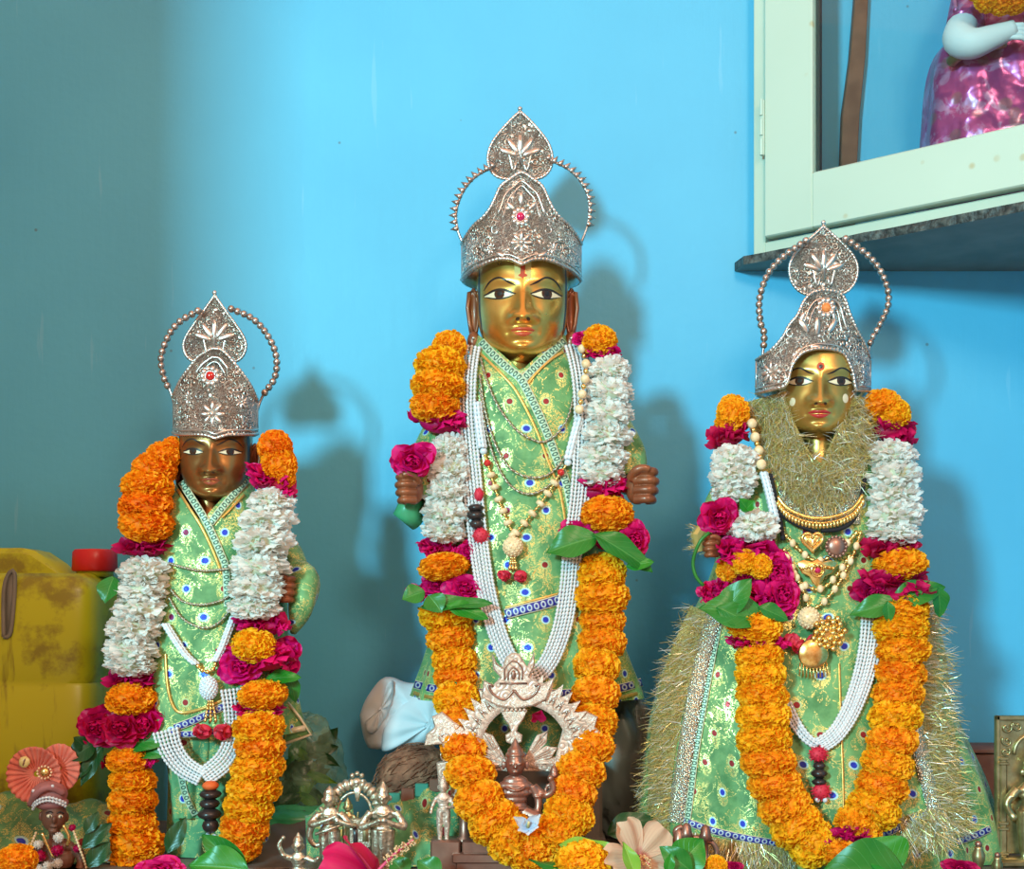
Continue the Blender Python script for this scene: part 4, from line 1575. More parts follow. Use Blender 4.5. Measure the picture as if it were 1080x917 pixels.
def idol_left():
    body = Body(.03, [(500, 188, 266, 22), (512, 186, 268, 27), (522, 182, 270, 32), (534, 172, 276, 36), (550, 160, 292, 40), (580, 152, 300, 42), (620, 150, 302, 44), (680, 150, 304, 48), (730, 144, 312, 52), (776, 136, 322, 54)], 2.2, (3., 9, 640, 776))
    Y = body.Y0
    t = thing('deity_idol', 'small brass idol, in green brocade, standing beside the yellow canister', 'idol', V(225, 905, Y), 'dressed brass idols')
    body_common(body, 500, 772, t, rows=70, neckline=lambda x: 553 - abs(x - 222) * 1.25)
    b = MB()
    inner = Body(Y, [(740, 172, 288, 36), (800, 178, 282, 34), (899, 176, 286, 34)], 2.2)
    inner.mesh(b, 742, 899, 20, 60)
    b.build('under_cloth', M['brocade_dark'], t)
    # hanging end of the cloth in front of the legs
    b = MB()
    lap = Body(Y - .035, [(770, 172, 226, 12), (840, 182, 216, 11), (905, 186, 212, 10)], 2.6, (2.2, 7, 760, 800))
    lap.mesh(b, 775, 862, 18, 48)
    b.build('cloth_end', M['brocade_dark'], t)
    for nm, mat, path, w, off in (
            ('collar_trim', 'trim_pale', [(191, 508), (203, 527), (215, 546), (225, 566), (233, 585), (238, 600), (240, 640)], 8, .003),
            ('collar_trim', 'trim_pale', [(264, 502), (250, 518), (236, 534), (222, 552)], 8, .0025),
            ('gold_piping', 'trim_gold', [(187, 516), (199, 535), (211, 554), (221, 574), (229, 593), (233, 605)], 3, .003),
            ('gold_piping', 'trim_gold', [(258, 522), (246, 534), (234, 546)], 2.6, .003),
            ('hem_trim', 'trim_blue', [(184, 768), (205, 760), (228, 749), (246, 740)], 8, .003),
            ('hem_trim', 'trim_blue', [(184, 783 - 8), (210, 774), (240, 770), (262, 768)], 7, .003),
            ('gold_piping', 'trim_gold', [(174, 690), (176, 720), (181, 742), (190, 752), (212, 748), (236, 738)], 3, .003)):
        b = MB()
        body.strip(b, path, w, off)
        b.build(nm, M[mat], t)
    b = MB()
    lap.strip(b, [(184, 790), (190, 815), (196, 840), (206, 860)], 7, .002)
    b.build('hem_trim', M['trim_pale'], t)
    neck(Y - .010, 221, 508, 566, 12.5, t, M['bronze_face'])
    hd = Head(221.5, 475.5, Y - .006, .81, math.radians(5), t, dict(skin=M['bronze_face']))
    hd.features(M['lip_dark'], 0, 14, 10.5, 12.5, .64, 5.0)
    hd.ears(M['brown_skin'], M['silver_plain'], 11, False)
    for sx in (-1, 1):
        hd.line('hair_line', M['hair'], [(sx * 44.5, 32), (sx * 45.5, 10), (sx * 45, -12), (sx * 42.5, -34)], 3.2, 1.4, .5)
    # flaring skirt corner and sleeve at the right
    sleeve([V(272, 550, Y), V(296, 572, Y), V(311, 600, Y - .01), V(309, 630, Y - .03)], [.016, .018, .019, .016], M['brocade'], t)
    sleeve([V(306, 596, Y - .02), V(322, 610, Y - .03), V(318, 640, Y - .04), V(309, 668, Y - .03)], [.010, .018, .016, .004], M['brocade'], t, 'sleeve_cuff')
    sleeve([V(176, 550, Y), V(158, 578, Y - .01), V(150, 620, Y - .03)], [.016, .018, .018], M['brocade'], t)
    fist('hand', 299, 622, Y - .055, 30, 1, M['brown_skin'], t, V(310, 612, Y - .01))
    b = MB()
    fl = [(298, 738), (306, 744), (316, 758), (328, 774), (322, 780), (298, 786)]
    b.prism([((x - 540) * S(Y - .02), ZC + (HZ - y) * S(Y - .02)) for x, y in fl], .022, .004, None, (0, Y - .02, 0))
    o = b.build('skirt_corner', M['brocade'], t)
    b = MB()
    b.tube([V(300, 771, Y - .024), V(312, 770, Y - .024), V(322, 768, Y - .024)], .004, 8)
    b.tube([V(303, 741, Y - .023), V(316, 757, Y - .023), V(328, 775, Y - .023), V(300, 785, Y - .023)], .0022, 6)
    b.build('corner_trim', M['trim_blue'], o)

    crown('silver crown with a red stone, on the small idol beside the canister', 227, Y - .004, 45, 48,
          [(-44.5, 420, 458), (-41, 411, 459), (-36, 401, 460), (-27, 388, 460), (-18, 377, 460), (-9, 371, 461), (-3, 368, 463), (0, 368, 464), (6, 369, 462), (14, 376, 460), (23, 387, 460), (32, 399, 460), (38, 409, 460), (42, 418, 459.5), (44.5, 424, 459)],
          [(0, 312), (10, 326), (21, 341), (30, 355), (33, 365), (30, 375), (23, 381), (12, 383), (0, 380)], 226.5, 310,
          [[(209, 328), (189, 340), (177, 356), (170, 378), (173, 398), (180, 414), (184, 428)], [(244, 326), (266, 336), (281, 352), (291, 374), (290, 398), (277, 418), (271, 434)]],
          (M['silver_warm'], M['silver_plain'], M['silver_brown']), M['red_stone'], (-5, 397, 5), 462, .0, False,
          [('flower', -3, 437, 14, 0), ('flower', -29, 420, 8, .2), ('flower', 28, 424, 8, .2), ('scroll', -17, 418, 7, 0), ('llorcs', 14, 418, 7, 0), ('leaf', -31, 446, 8, .4), ('leaf', 30, 446, 8, -.4)])

    left = [('d', 182, 472, 24, 20), ('d', 172, 482, 40, 28), ('d', 163, 496, 50, 32), ('d', 156, 514, 60, 34), ('d', 153, 534, 62, 34), ('d', 155, 554, 62, 34), ('B', 153, 580, 62, 26),
            ('w', 152, 604, 60, 34), ('w', 150, 622, 58, 30), ('w', 147, 642, 60, 34), ('w', 141, 664, 62, 36), ('w', 139, 686, 62, 36), ('w', 139, 702, 58, 26),
            ('B', 141, 720, 60, 28), ('d', 138, 738, 58, 32), ('R', 106, 766, 58, 50, 0, -.01), ('r', 152, 764, 52, 54, 0, -.008), ('R', 128, 768, 54, 46, 0, -.022),
            ('d', 137, 801, 54, 26), ('b', 146, 809, 44, 18, -.3, -.014), ('B', 116, 806, 20, 16), ('d', 140, 824, 54, 30), ('d', 140, 845, 56, 32), ('d', 140, 868, 56, 34), ('d', 146, 890, 62, 36), ('d', 144, 908, 58, 32)]
    right = [('d', 290, 472, 40, 32), ('d', 294, 490, 42, 34), ('d', 296, 504, 34, 26), ('b', 284, 510, 64, 28, .45), ('w', 286, 530, 54, 32), ('w', 282, 550, 66, 36), ('w', 278, 573, 70, 38), ('w', 275, 598, 68, 38), ('w', 271, 621, 64, 36), ('w', 268, 640, 60, 28),
             ('b', 276, 662, 64, 30), ('m', 268, 682, 52, 32, 0, -.008), ('b', 276, 697, 84, 36), ('r', 256, 702, 58, 48), ('r', 300, 692, 46, 46),
             ('m', 277, 733, 58, 28), ('b', 273, 749, 60, 20), ('m', 273, 767, 60, 34), ('m', 274, 788, 58, 34), ('m', 272, 810, 62, 34), ('m', 268, 832, 62, 34), ('m', 262, 853, 58, 34, .2), ('m', 258, 873, 56, 34, .2), ('d', 252, 892, 52, 32)]
    g = garland('orange, white and crimson garland on the small idol beside the canister', body, [left, right], 225, 640)
    Yl = body.front(150, 780) - .03
    for p0, p1, w in (((100, 784), (72, 802), 26), ((108, 786), (84, 830), 18), ((120, 786), (178, 780), 26), ((130, 790), (176, 796), 20), ((92, 790), (78, 778), 16), ((120, 608), (110, 636), 26), ((96, 800), (82, 822), 14)):
        leaf('betel_leaf', p0, p1, w, Yl + .006, Yl - .008, M['leaf_dark' if p1[0] < 90 else 'leaf'], g, (rnd.uniform(-.3, .3), -1, .5))
    leaf('betel_leaf', (232, 736), (314, 710), 14, Yl, Yl, M['leaf'], g, (0, -1, .9))
    leaf('betel_leaf', (280, 716), (318, 714), 18, Yl - .01, Yl, M['leaf_bright'], g, (0, -1, .7))
    leaf('betel_leaf', (306, 712), (312, 742), 16, Yl + .005, Yl + .01, M['leaf'], g, (.3, -1, .2))

    ps = bundle([(174, 770), (180, 790), (193, 808), (213, 820)], 7, 4.2, 3.0)
    ps2 = bundle([(246, 726), (249, 752), (248, 778), (237, 802), (214, 821)], 7, 4.2, 3.0)
    pm = pearl_mala('pearl strands with a black bead tassel on the small idol beside the canister', body, ps + ps2, 'pearl strands on the idols', off=.008)
    tassel_stack(pm, body, [(222, 829, 9, 5, 'orange_thread', 'disc'), (222, 838, 12, 5, 'black_bead', 'disc'), (221, 848, 11, 5.5, 'black_bead', 'disc'), (221, 859, 13, 6, 'black_bead', 'disc'), (222, 871, 9, 8, 'black_bead', 'disc'), (219, 882, 3, 3, 'white_bead', 'bead'), (226, 883, 3, 3, 'white_bead', 'bead'), (219, 888, 3, 3, 'white_bead', 'bead'), (226, 889, 3, 3, 'white_bead', 'bead')])
    g = thing('chain_necklace', 'brown metal chain looped three times across the small idol beside the canister', 'necklace', body.pt(182, 598, .004))
    for p in ([(178, 594), (195, 599), (215, 602), (242, 600)], [(180, 622), (192, 634), (212, 638), (232, 634), (246, 626)], [(178, 630), (190, 650), (205, 660), (220, 662), (234, 654), (246, 638)]):
        b = MB()
        P = resample(body.path(p, .005, 40), 160)
        b.tube([q + Vector((.0005 * math.cos(i * .9), .0005 * math.sin(i * .9), .0005 * math.sin(i * .9))) for i, q in enumerate(P)], [.0013 + .0006 * (i % 3 == 0) for i in range(160)], 6)
        b.build('chain_loop', M['chain'], g)
    g = thing('bead_necklace', 'white bead rope necklace with bead drop, on the small idol beside the canister', 'necklace', body.pt(220, 722, .01))
    for p in ([(174, 658), (184, 674), (195, 690), (207, 701)], [(247, 650), (240, 668), (234, 684), (227, 698)]):
        b = MB()
        for k in range(5):
            a = 2 * PI * k / 5
            b.beads([q + Vector((math.cos(a) * .0035, math.sin(a) * .0035, 0)) for q in body.path(p, .009, 24)], 2.1 * body.s0, 6, 4, .6)
        b.build('bead_rope', M['white_bead'], g)
    b = MB()
    b.beads(body.path([(207, 701), (213, 707), (219, 709), (226, 705), (227, 698)], .009, 16), 2.6 * body.s0, 6, 4, .3)
    b.build('gold_chain', M['gold_jewel'], g)
    b = MB()
    c = body.pt(220, 726, .012)
    s = S(c.y)
    b.ball(c, (9 * s, 8 * s, 12 * s), 16, 10)
    for q in fib(110):
        b.ball(c + Vector((q.x * 9, q.y * 8, q.z * 12)) * s, 1.5 * s, 6, 4)
    b.build('bead_drop', M['white_bead'], g)
    b = MB()
    for dx in (-6, 0, 6):
        b.beads(body.path([(222 + dx * .3, 738), (222 + dx, 762)], .010, 8), 1.8 * body.s0, 6, 4)
    b.build('pendant_drops', M['gold_jewel'], g)
    for dx in (-8, 14):
        b = MB()
        c = body.pt(222 + dx, 772, .012)
        b.ball(c, (.012, .006, .010), 14, 9)
        for i in range(8):
            b.petal(c, Vector((rnd.uniform(-1, 1), -.6, rnd.uniform(-.8, .8))), rv(), .013, .009, 3, 4, .4, .2, .1)
        b.build('red_tassel', M['red_cloth'], g)
    return body


def idol_right():
    body = Body(.03, [(440, 818, 910, 24), (460, 814, 914, 28), (474, 808, 918, 32), (488, 784, 936, 40), (508, 772, 948, 45), (550, 763, 957, 50), (600, 752, 966, 56), (640, 734, 986, 62), (670, 716, 990, 68), (700, 702, 994, 75),
                      (740, 690, 1000, 84), (780, 682, 1016, 92), (820, 677, 1034, 98), (870, 672, 1049, 104), (900, 670, 1054, 106)], 2.25, (4.2, 13, 640, 900))
    Y = body.Y0
    t = thing('goddess_idol', 'brass idol in a wide green skirt edged with gold tinsel, under the cabinet', 'idol', V(862, 905, Y), 'dressed brass idols')
    body_common(body, 446, 899, t, rows=90, cols=140, neckline=lambda x: 500 - abs(x - 864) * .8)
    for nm, mat, path, w, off in (
            ('hem_trim', 'trim_blue', [(712, 862), (735, 871), (765, 880), (800, 887), (830, 891), (870, 893), (920, 884), (955, 870), (985, 855)], 8, .003),
            ('hem_trim', 'trim_blue', [(1010, 888), (1030, 881), (1046, 874)], 8, .003),
            ('lace_trim', 'trim_pale', [(762, 640), (752, 690), (742, 745), (733, 800), (727, 850), (724, 870)], 7, .003),
            ('gold_piping', 'trim_gold', [(885, 700), (887, 760), (889, 820), (890, 870)], 2.6, .002)):
        b = MB()
        body.strip(b, path, w, off)
        b.build(nm, M[mat], t)
    for path, w in (([(756, 640), (742, 690), (731, 745), (722, 800), (715, 845), (712, 868)], 17), ([(962, 745), (970, 790), (981, 835), (993, 880)], 16)):
        b = MB()
        body.strip(b, path, w, .004)
        b.build('sequin_band', M['sequin'], t)
    # tinsel fringe of the veil
    for path, w, n, L, dirs in (([(742, 645), (722, 690), (707, 745), (697, 800), (692, 850), (692, 880)], 32, 2300, 14, [(-1, .1), (-1, -.2), (1, 0)]),
                                ([(968, 640), (980, 690), (985, 740), (992, 790), (1000, 840), (1008, 880)], 38, 2600, 14, [(1, .1), (1, -.2), (-1, 0)]),
                                ([(952, 880), (972, 872), (990, 870), (1006, 878)], 36, 1300, 17, [(.3, -1), (-.2, -1), (.6, -.6)]),
                                ([(716, 885), (760, 894), (800, 899), (840, 902)], 20, 1300, 14, [(.1, -1), (-.1, -1)])):
        b = MB()
        body.strip(b, path, w * .9, .003)
        nb = len(b.f)
        b.mi = 1
        tinsel(b, body, path, w, n, L, dirs, .006)
        o = b.build('tinsel_fringe', [M['tinsel_base'], M['tinsel']], t, False)
        tag(o, kind='stuff')
    # collar veil: sequined cloth and tinsel
    for path, w in (([(806, 419), (815, 450), (830, 482), (848, 508), (864, 526)], 46), ([(911, 419), (907, 450), (894, 482), (880, 508), (864, 526)], 44)):
        b = MB()
        body2 = Body(Y, [(400, 796, 924, 34), (440, 800, 920, 38), (470, 796, 926, 42), (500, 790, 935, 48), (560, 780, 950, 52)], 2.2)
        body2.strip(b, path, w, .004)
        b.build('veil_collar', M['tinsel_base'], t)
        b = MB()
        tinsel(b, body2, path, w * .95, 2600, 15, [(.6, -.9), (-.6, -.8), (-.9, .5), (.9, .5), (0, -1)], .008, .8)
        o = b.build('tinsel_fringe', M['tinsel'], t, False)
        tag(o, kind='stuff')
    # bib between the collars
    b = MB()
    body2.strip(b, [(864, 492), (864, 520), (864, 553)], 86, .003)
    b.build('veil_collar', M['sequin'], t)
    neck(Y - .012, 864, 440, 510, 16, t, M['olive_face'])
    hd = Head(866, 400.5, Y - .012, .90, math.radians(-9), t, dict(skin=M['olive_face']), tilt=math.radians(1.5))
    hd.features(M['lip_red'], 0, 15., 9.5, 14, .8, 5.2)
    hd.disc('bindi', M['vermilion'], 0, 16, 4.6, 5, .5)
    hd.disc('bindi', M['black_paint'], 0, 16, 2.2, 2.4, .9)
    for x, d, rx in ((-31, -24, 3.2), (30, -20, 3.6)):
        hd.disc('chipped_patch', M['eye_white'], x, d, rx, rx * 1.5, .25)
    # arm with raised hand at the left
    sleeve([V(790, 498, Y), V(768, 518, Y - .005), V(754, 546, Y - .02), V(755, 570, Y - .04)], [.018, .020, .018, .015], M['brocade'], t)
    sleeve([V(934, 500, Y), V(944, 530, Y), V(948, 570, Y - .02)], [.018, .019, .018], M['brocade'], t)
    fist('hand', 752, 577, Y - .075, 24, -1, M['brown_skin'], t, V(760, 566, Y - .03))
    b = MB()
    for _ in range(200):
        p = V(rnd.uniform(732, 748), rnd.uniform(556, 582), Y - .035)
        needles(b, p, Vector((-1, rnd.uniform(-.6, .3), rnd.uniform(-.8, .8))), rnd.uniform(6, 13) * K, .0004)
    b.tube([V(748, 548, Y - .03), V(736, 566, Y - .035), V(738, 582, Y - .035)], [.008, .010, .006], 10)
    o = b.build('tinsel_cuff', M['tinsel'], t, False)
    tag(o, kind='stuff')

    crown('silver crown with an orange stone, on the idol below the cabinet', 858, Y - .008, 61, 60,
          [(-60, 380, 416), (-54, 376, 415), (-46, 371, 413), (-38, 363, 411), (-31, 354, 409), (-27, 346, 404), (-23, 340, 389), (-17, 333, 379), (-10, 318, 373), (-3, 310, 370.5), (4, 307, 369), (12, 306, 369), (20, 307, 370), (27, 309, 372), (33, 316, 376), (38, 331, 386), (42, 340, 398), (44, 345, 411), (48, 352, 413), (53, 361, 413.5), (60, 378, 414)],
          [(0, 239), (10, 248), (22, 259), (32, 271), (36, 283), (34, 296), (27, 306), (17, 311), (7, 310), (0, 304)], 868.5, 236,
          [[(850, 254), (824, 273), (809, 291), (801, 316), (802, 340), (806, 354), (803, 386)], [(892, 252), (918, 272), (933, 295), (937, 320), (928, 343), (918, 362), (916, 384)]],
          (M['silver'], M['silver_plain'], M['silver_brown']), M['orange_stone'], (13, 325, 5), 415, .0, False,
          [('leaf', 4, 352, 16, 0), ('leaf', -6, 350, 15, -.6), ('leaf', 16, 350, 15, .6), ('scroll', -24, 352, 8, 0), ('llorcs', 34, 350, 8, 0), ('leaf', -14, 342, 12, .3), ('leaf', 24, 342, 12, -.3), ('flower', -45, 393, 12, 0), ('flower', 52, 393, 9, 0),
           ('leaf', -3, 366, 9, 1.57), ('leaf', 10, 366, 9, -1.57)])

    left = [('m', 773, 436, 38, 34), ('m', 768, 448, 32, 22), ('B', 769, 462, 50, 30, -.3), ('w', 775, 486, 54, 36), ('w', 774, 504, 56, 34), ('w', 772, 518, 48, 28), ('r', 759, 545, 46, 46, 0, -.03), ('w', 794, 556, 58, 38),
            ('b', 786, 585, 78, 36), ('m', 770, 600, 30, 26, .8, -.014), ('m', 784, 593, 34, 24, 0, -.016), ('m', 802, 598, 28, 24, -.6, -.014), ('R', 784, 607, 34, 24, 0, -.012), ('r', 818, 608, 52, 58), ('b', 808, 634, 60, 36), ('r', 826, 628, 44, 50, 0, -.012), ('b', 752, 629, 34, 28), ('b', 770, 622, 40, 28),
            ('m', 796, 662, 62, 32), ('b', 799, 679, 70, 22), ('m', 801, 693, 56, 28), ('m', 802, 712, 58, 34), ('m', 804, 734, 60, 34), ('m', 805, 756, 62, 36), ('m', 806, 780, 64, 36), ('m', 810, 803, 64, 36), ('m', 817, 827, 62, 36, -.2), ('m', 827, 850, 62, 38, -.35), ('m', 840, 872, 62, 40, -.6), ('m', 857, 890, 58, 42, -.9)]
    right = [('m', 930, 428, 44, 30), ('m', 940, 438, 44, 30), ('B', 941, 457, 56, 32, .25), ('w', 940, 482, 58, 36), ('w', 943, 503, 62, 36), ('w', 943, 524, 62, 36), ('w', 944, 545, 66, 38), ('w', 942, 562, 62, 28),
             ('B', 938, 583, 68, 30), ('m', 949, 596, 62, 32, 0, -.006), ('B', 940, 622, 92, 38), ('R', 922, 622, 54, 36, 0, -.006), ('R', 962, 620, 46, 34, 0, -.004),
             ('m', 951, 645, 62, 36), ('m', 949, 664, 66, 34), ('m', 951, 686, 64, 36), ('m', 949, 710, 60, 34), ('m', 947, 733, 58, 36), ('m', 944, 757, 60, 36), ('m', 941, 782, 58, 36), ('m', 936, 806, 60, 36, .15), ('m', 930, 830, 60, 36, .2), ('m', 921, 854, 62, 38, .35), ('m', 905, 874, 58, 36, .6),
             ('B', 894, 884, 54, 22, -.2, -.02), ('m', 888, 900, 54, 30, 0, -.012)]
    g = garland('marigold loop garland over the green skirt of the idol below the cabinet', body, [left, right], 862, 640)
    Yl = body.front(800, 640) - .045
    leaf('betel_leaf', (808, 650), (738, 640), 44, Yl, Yl - .01, M['leaf'], g, (.1, -1, .5), .2)
    leaf('betel_leaf', (760, 650), (792, 610), 30, Yl, Yl - .004, M['leaf'], g, (-.3, -1, .3), .2)
    leaf('betel_leaf', (800, 640), (832, 654), 20, Yl, Yl, M['leaf'], g, (0, -1, .6))
    leaf('betel_leaf', (756, 640), (800, 662), 26, Yl - .008, Yl - .008, M['leaf'], g, (0, -1, .4))
    leaf('betel_leaf', (790, 540), (780, 526), 14, Yl + .02, Yl + .01, M['leaf_bright'], g)
    leaf('betel_leaf', (786, 538), (796, 528), 12, Yl + .02, Yl + .01, M['leaf_bright'], g)
    Yl = body.front(940, 640) - .04
    leaf('betel_leaf', (940, 634), (998, 618), 30, Yl, Yl + .004, M['leaf'], g, (0, -1, .5), .3)
    leaf('betel_leaf', (950, 634), (896, 648), 26, Yl, Yl + .004, M['leaf'], g, (0, -1, .5), .3)
    leaf('betel_leaf', (990, 620), (992, 652), 22, Yl, Yl + .01, M['leaf'], g, (.3, -1, .2))
    leaf('betel_leaf', (936, 634), (938, 658), 14, Yl - .012, Yl - .012, M['leaf'], g, (.1, -1, .2))
    # green flower stem drooping from the hand
    b = MB()
    b.tube(resample([V(748, 562, Y - .09), V(738, 572, Y - .09), V(731, 592, Y - .085), V(734, 608, Y - .085), V(742, 618, Y - .085)], 20), .0022, 8)
    b.build('stem', M['leaf'], g)

    ps = bundle([(922, 640), (919, 675), (911, 712), (897, 750), (881, 775), (864, 787)], 7, 4.0, 2.4)
    ps2 = bundle([(828, 742), (838, 762), (850, 778), (863, 787)], 4, 3.6, 2.4)
    pm = pearl_mala('pearl strands with a red and black tassel over the wide green skirt', body, ps + ps2, 'pearl strands on the idols', off=.008)
    tassel_stack(pm, body, [(863, 796, 9, 8, 'red_cloth', 'pom'), (864, 808, 7, 4, 'black_bead', 'disc'), (864, 816, 9, 5, 'black_bead', 'disc'), (864, 825, 8, 4, 'black_bead', 'disc'), (866, 835, 9, 9, 'red_cloth', 'pom'), (862, 844, 3, 3, 'white_bead', 'bead'), (870, 844, 3, 3, 'white_bead', 'bead')])
    # gold choker
    gr = 'necklaces on the idol below the cabinet'
    g = thing('choker', 'gold choker fringed with small drops below the tinsel collar', 'necklace', body.pt(862, 545, .014), gr)
    P = body.path([(820, 524), (830, 536), (846, 544), (864, 547), (884, 544), (900, 536), (910, 522)], .015, 50)
    b = MB()
    b.tube(P, .0024, 7)
    b.tube([q - Vector((0, 0, .006)) for q in P], .0014, 6)
    b.build('band', M['gold_jewel'], g)
    b = MB()
    for q in resample(P, 30):
        b.lathe([(.0006, .0), (.0018, -.004), (.0024, -.008), (.0006, -.0105)], q - Vector((0, .001, .004)), 8)
    b.build('drops', M['gold_jewel'], g)
    g = thing('black_thread', 'thick black thread looped round the neck under the gold choker', 'necklace', body.pt(860, 560, .01), gr)
    for p in ([(812, 500), (818, 525), (823, 550), (826, 570)], [(818, 538), (838, 552), (862, 562)], [(866, 560), (886, 558), (900, 548), (908, 526), (912, 505)]):
        b = MB()
        b.tube(body.path(p, .012, 24), .0030, 8)
        b.build('cord', M['thread'], g)
    g = thing('pendant_necklace', 'gold necklaces with heart, round and wide pendants on the chest below the choker', 'necklace', body.pt(862, 590, .01), gr)
    for p in ([(826, 578), (836, 600), (848, 626), (853, 642)], [(908, 560), (900, 585), (885, 615), (868, 636), (855, 644)], [(824, 560), (845, 582), (862, 592), (884, 582), (905, 560)], [(832, 590), (842, 612), (862, 622), (880, 610), (897, 585)]):
        b = MB()
        b.beads(body.path(p, .009, 30), 2.6 * body.s0, 7, 4, .25)
        b.build('gold_chain', M['gold_jewel'], g)
        for q in resample(body.path(p, .012, 30), 7)[1:-1]:
            b = MB()
            b.ball(q, (.0042, .0038, .0052), 10, 7)
            b.build('bead', M['cream_bead'], g)
    c = body.pt(857, 571, .016)
    b = MB()
    hp = [Vector((16 * math.sin(a) ** 3, 0, 13 * math.cos(a) - 5 * math.cos(2 * a) - 2 * math.cos(3 * a) - math.cos(4 * a))) * .00082 for a in [2 * PI * i / 40 for i in range(41)]]
    b.tube([c + p for p in hp], .0024, 7)
    b.tube([c + p * .5 for p in hp], .0012, 6)
    b.prism([(p.x * .9, p.z * .9) for p in hp[:-1]], .002, .0005, None, c)
    b.build('heart_pendant', M['gold_jewel'], g)
    c = body.pt(882, 577, .016)
    b = MB()
    b.ball(c, (.012, .005, .012), 18, 10)
    for k in range(16):
        a = 2 * PI * k / 16
        b.ball(c + Vector((math.cos(a) * .0125, 0, math.sin(a) * .0125)), .0026, 8, 5)
    b.build('round_pendant', M['copper_fig'], g)
    c = body.pt(862, 602, .016)
    b = MB()
    b.prism([(x * .00125, z * .00125) for x, z in ((-21, 8), (-14, 11), (-5, 9), (0, 12), (5, 9), (14, 11), (21, 8), (15, -3), (8, -6), (5, -12), (0, -17), (-5, -12), (-8, -6), (-15, -3))], .004, .001, None, c)
    for k in range(9):
        b.ball(c + Vector(((k - 4) * .005, -.002, .006 - abs(k - 4) * .0008)), .0024, 8, 5)
    b.tube([c + Vector((.008 * math.cos(2 * PI * k / 20), -.001, .008 * math.sin(2 * PI * k / 20))) for k in range(21)], .0016, 6)
    o = b.build('wide_pendant', M['gold_jewel'], g)
    b = MB()
    b.ball(c + Vector((0, -.002, 0)), .004, 10, 7)
    b.build('stone', M['ruby'], o)
    c = body.pt(853, 652, .018)
    b = MB()
    b.ball(c, .0135, 18, 12)
    for q in fib(90):
        b.ball(c + q * .0132, .0016, 6, 4)
    b.build('ball_pendant', M['cream_bead'], g)
    c = body.pt(874, 668, .018)
    b = MB()
    b.ball(c, (.018, .006, .018), 14, 9)
    for k in range(26):
        a, r = k * 2.4, .021 * math.sqrt((k + 1) / 26)
        b.ball(c + Vector((math.cos(a) * r, -.005, math.sin(a) * r)), .0042, 8, 6)
    b.build('cluster_pendant', M['gold_jewel'], g)
    c = body.pt(858, 690, .016)
    b = MB()
    b.lathe([(.003, -.003), (.018, -.002), (.0195, 0), (.018, .0015), (.010, .003), (.003, .0045)], c, 24, Matrix.Rotation(PI / 2, 3, 'X'))
    for k in range(9):
        b.tube([c + Vector(((k - 4) * .0042, 0, -.016 + abs(k - 4) * .0012)), c + Vector(((k - 4) * .0044, 0, -.032 + abs(k - 4) * .001))], .0011, 6)
    b.build('disc_pendant', M['gold_jewel'], g)
    for dx, dy in ((835, 675), (858, 677), (843, 682)):
        b = MB()
        c = body.pt(dx, dy, .010)
        b.ball(c, (.010, .005, .008), 12, 8)
        for i in range(6):
            b.petal(c, Vector((rnd.uniform(-1, 1), -.5, rnd.uniform(-.8, .8))), rv(), .010, .008, 3, 4, .4, .2, .1)
        b.build('red_tassel', M['red_cloth'], g)
    g = thing('bead_string', 'cream bead string with white rope end at the shoulder by the tinsel collar', 'necklace', body.pt(798, 470, .03), gr)
    for i, q in enumerate(body.path([(793, 447), (796, 460), (800, 474), (803, 490)], .034, 7)):
        b = MB()
        b.ball(q, .0068 if i % 2 == 0 else .004, 12, 8)
        b.build('bead', M['cream_bead'] if i % 2 == 0 else M['gold_jewel'], g)
    b = MB()
    for k in range(5):
        a = 2 * PI * k / 5
        b.beads([q + Vector((math.cos(a) * .0036, math.sin(a) * .0036, 0)) for q in body.path([(805, 498), (811, 520), (818, 550)], .022, 24)], 2.2 * body.s0, 6, 4, .6)
    b.build('bead_rope', M['white_bead'], g)
    return body
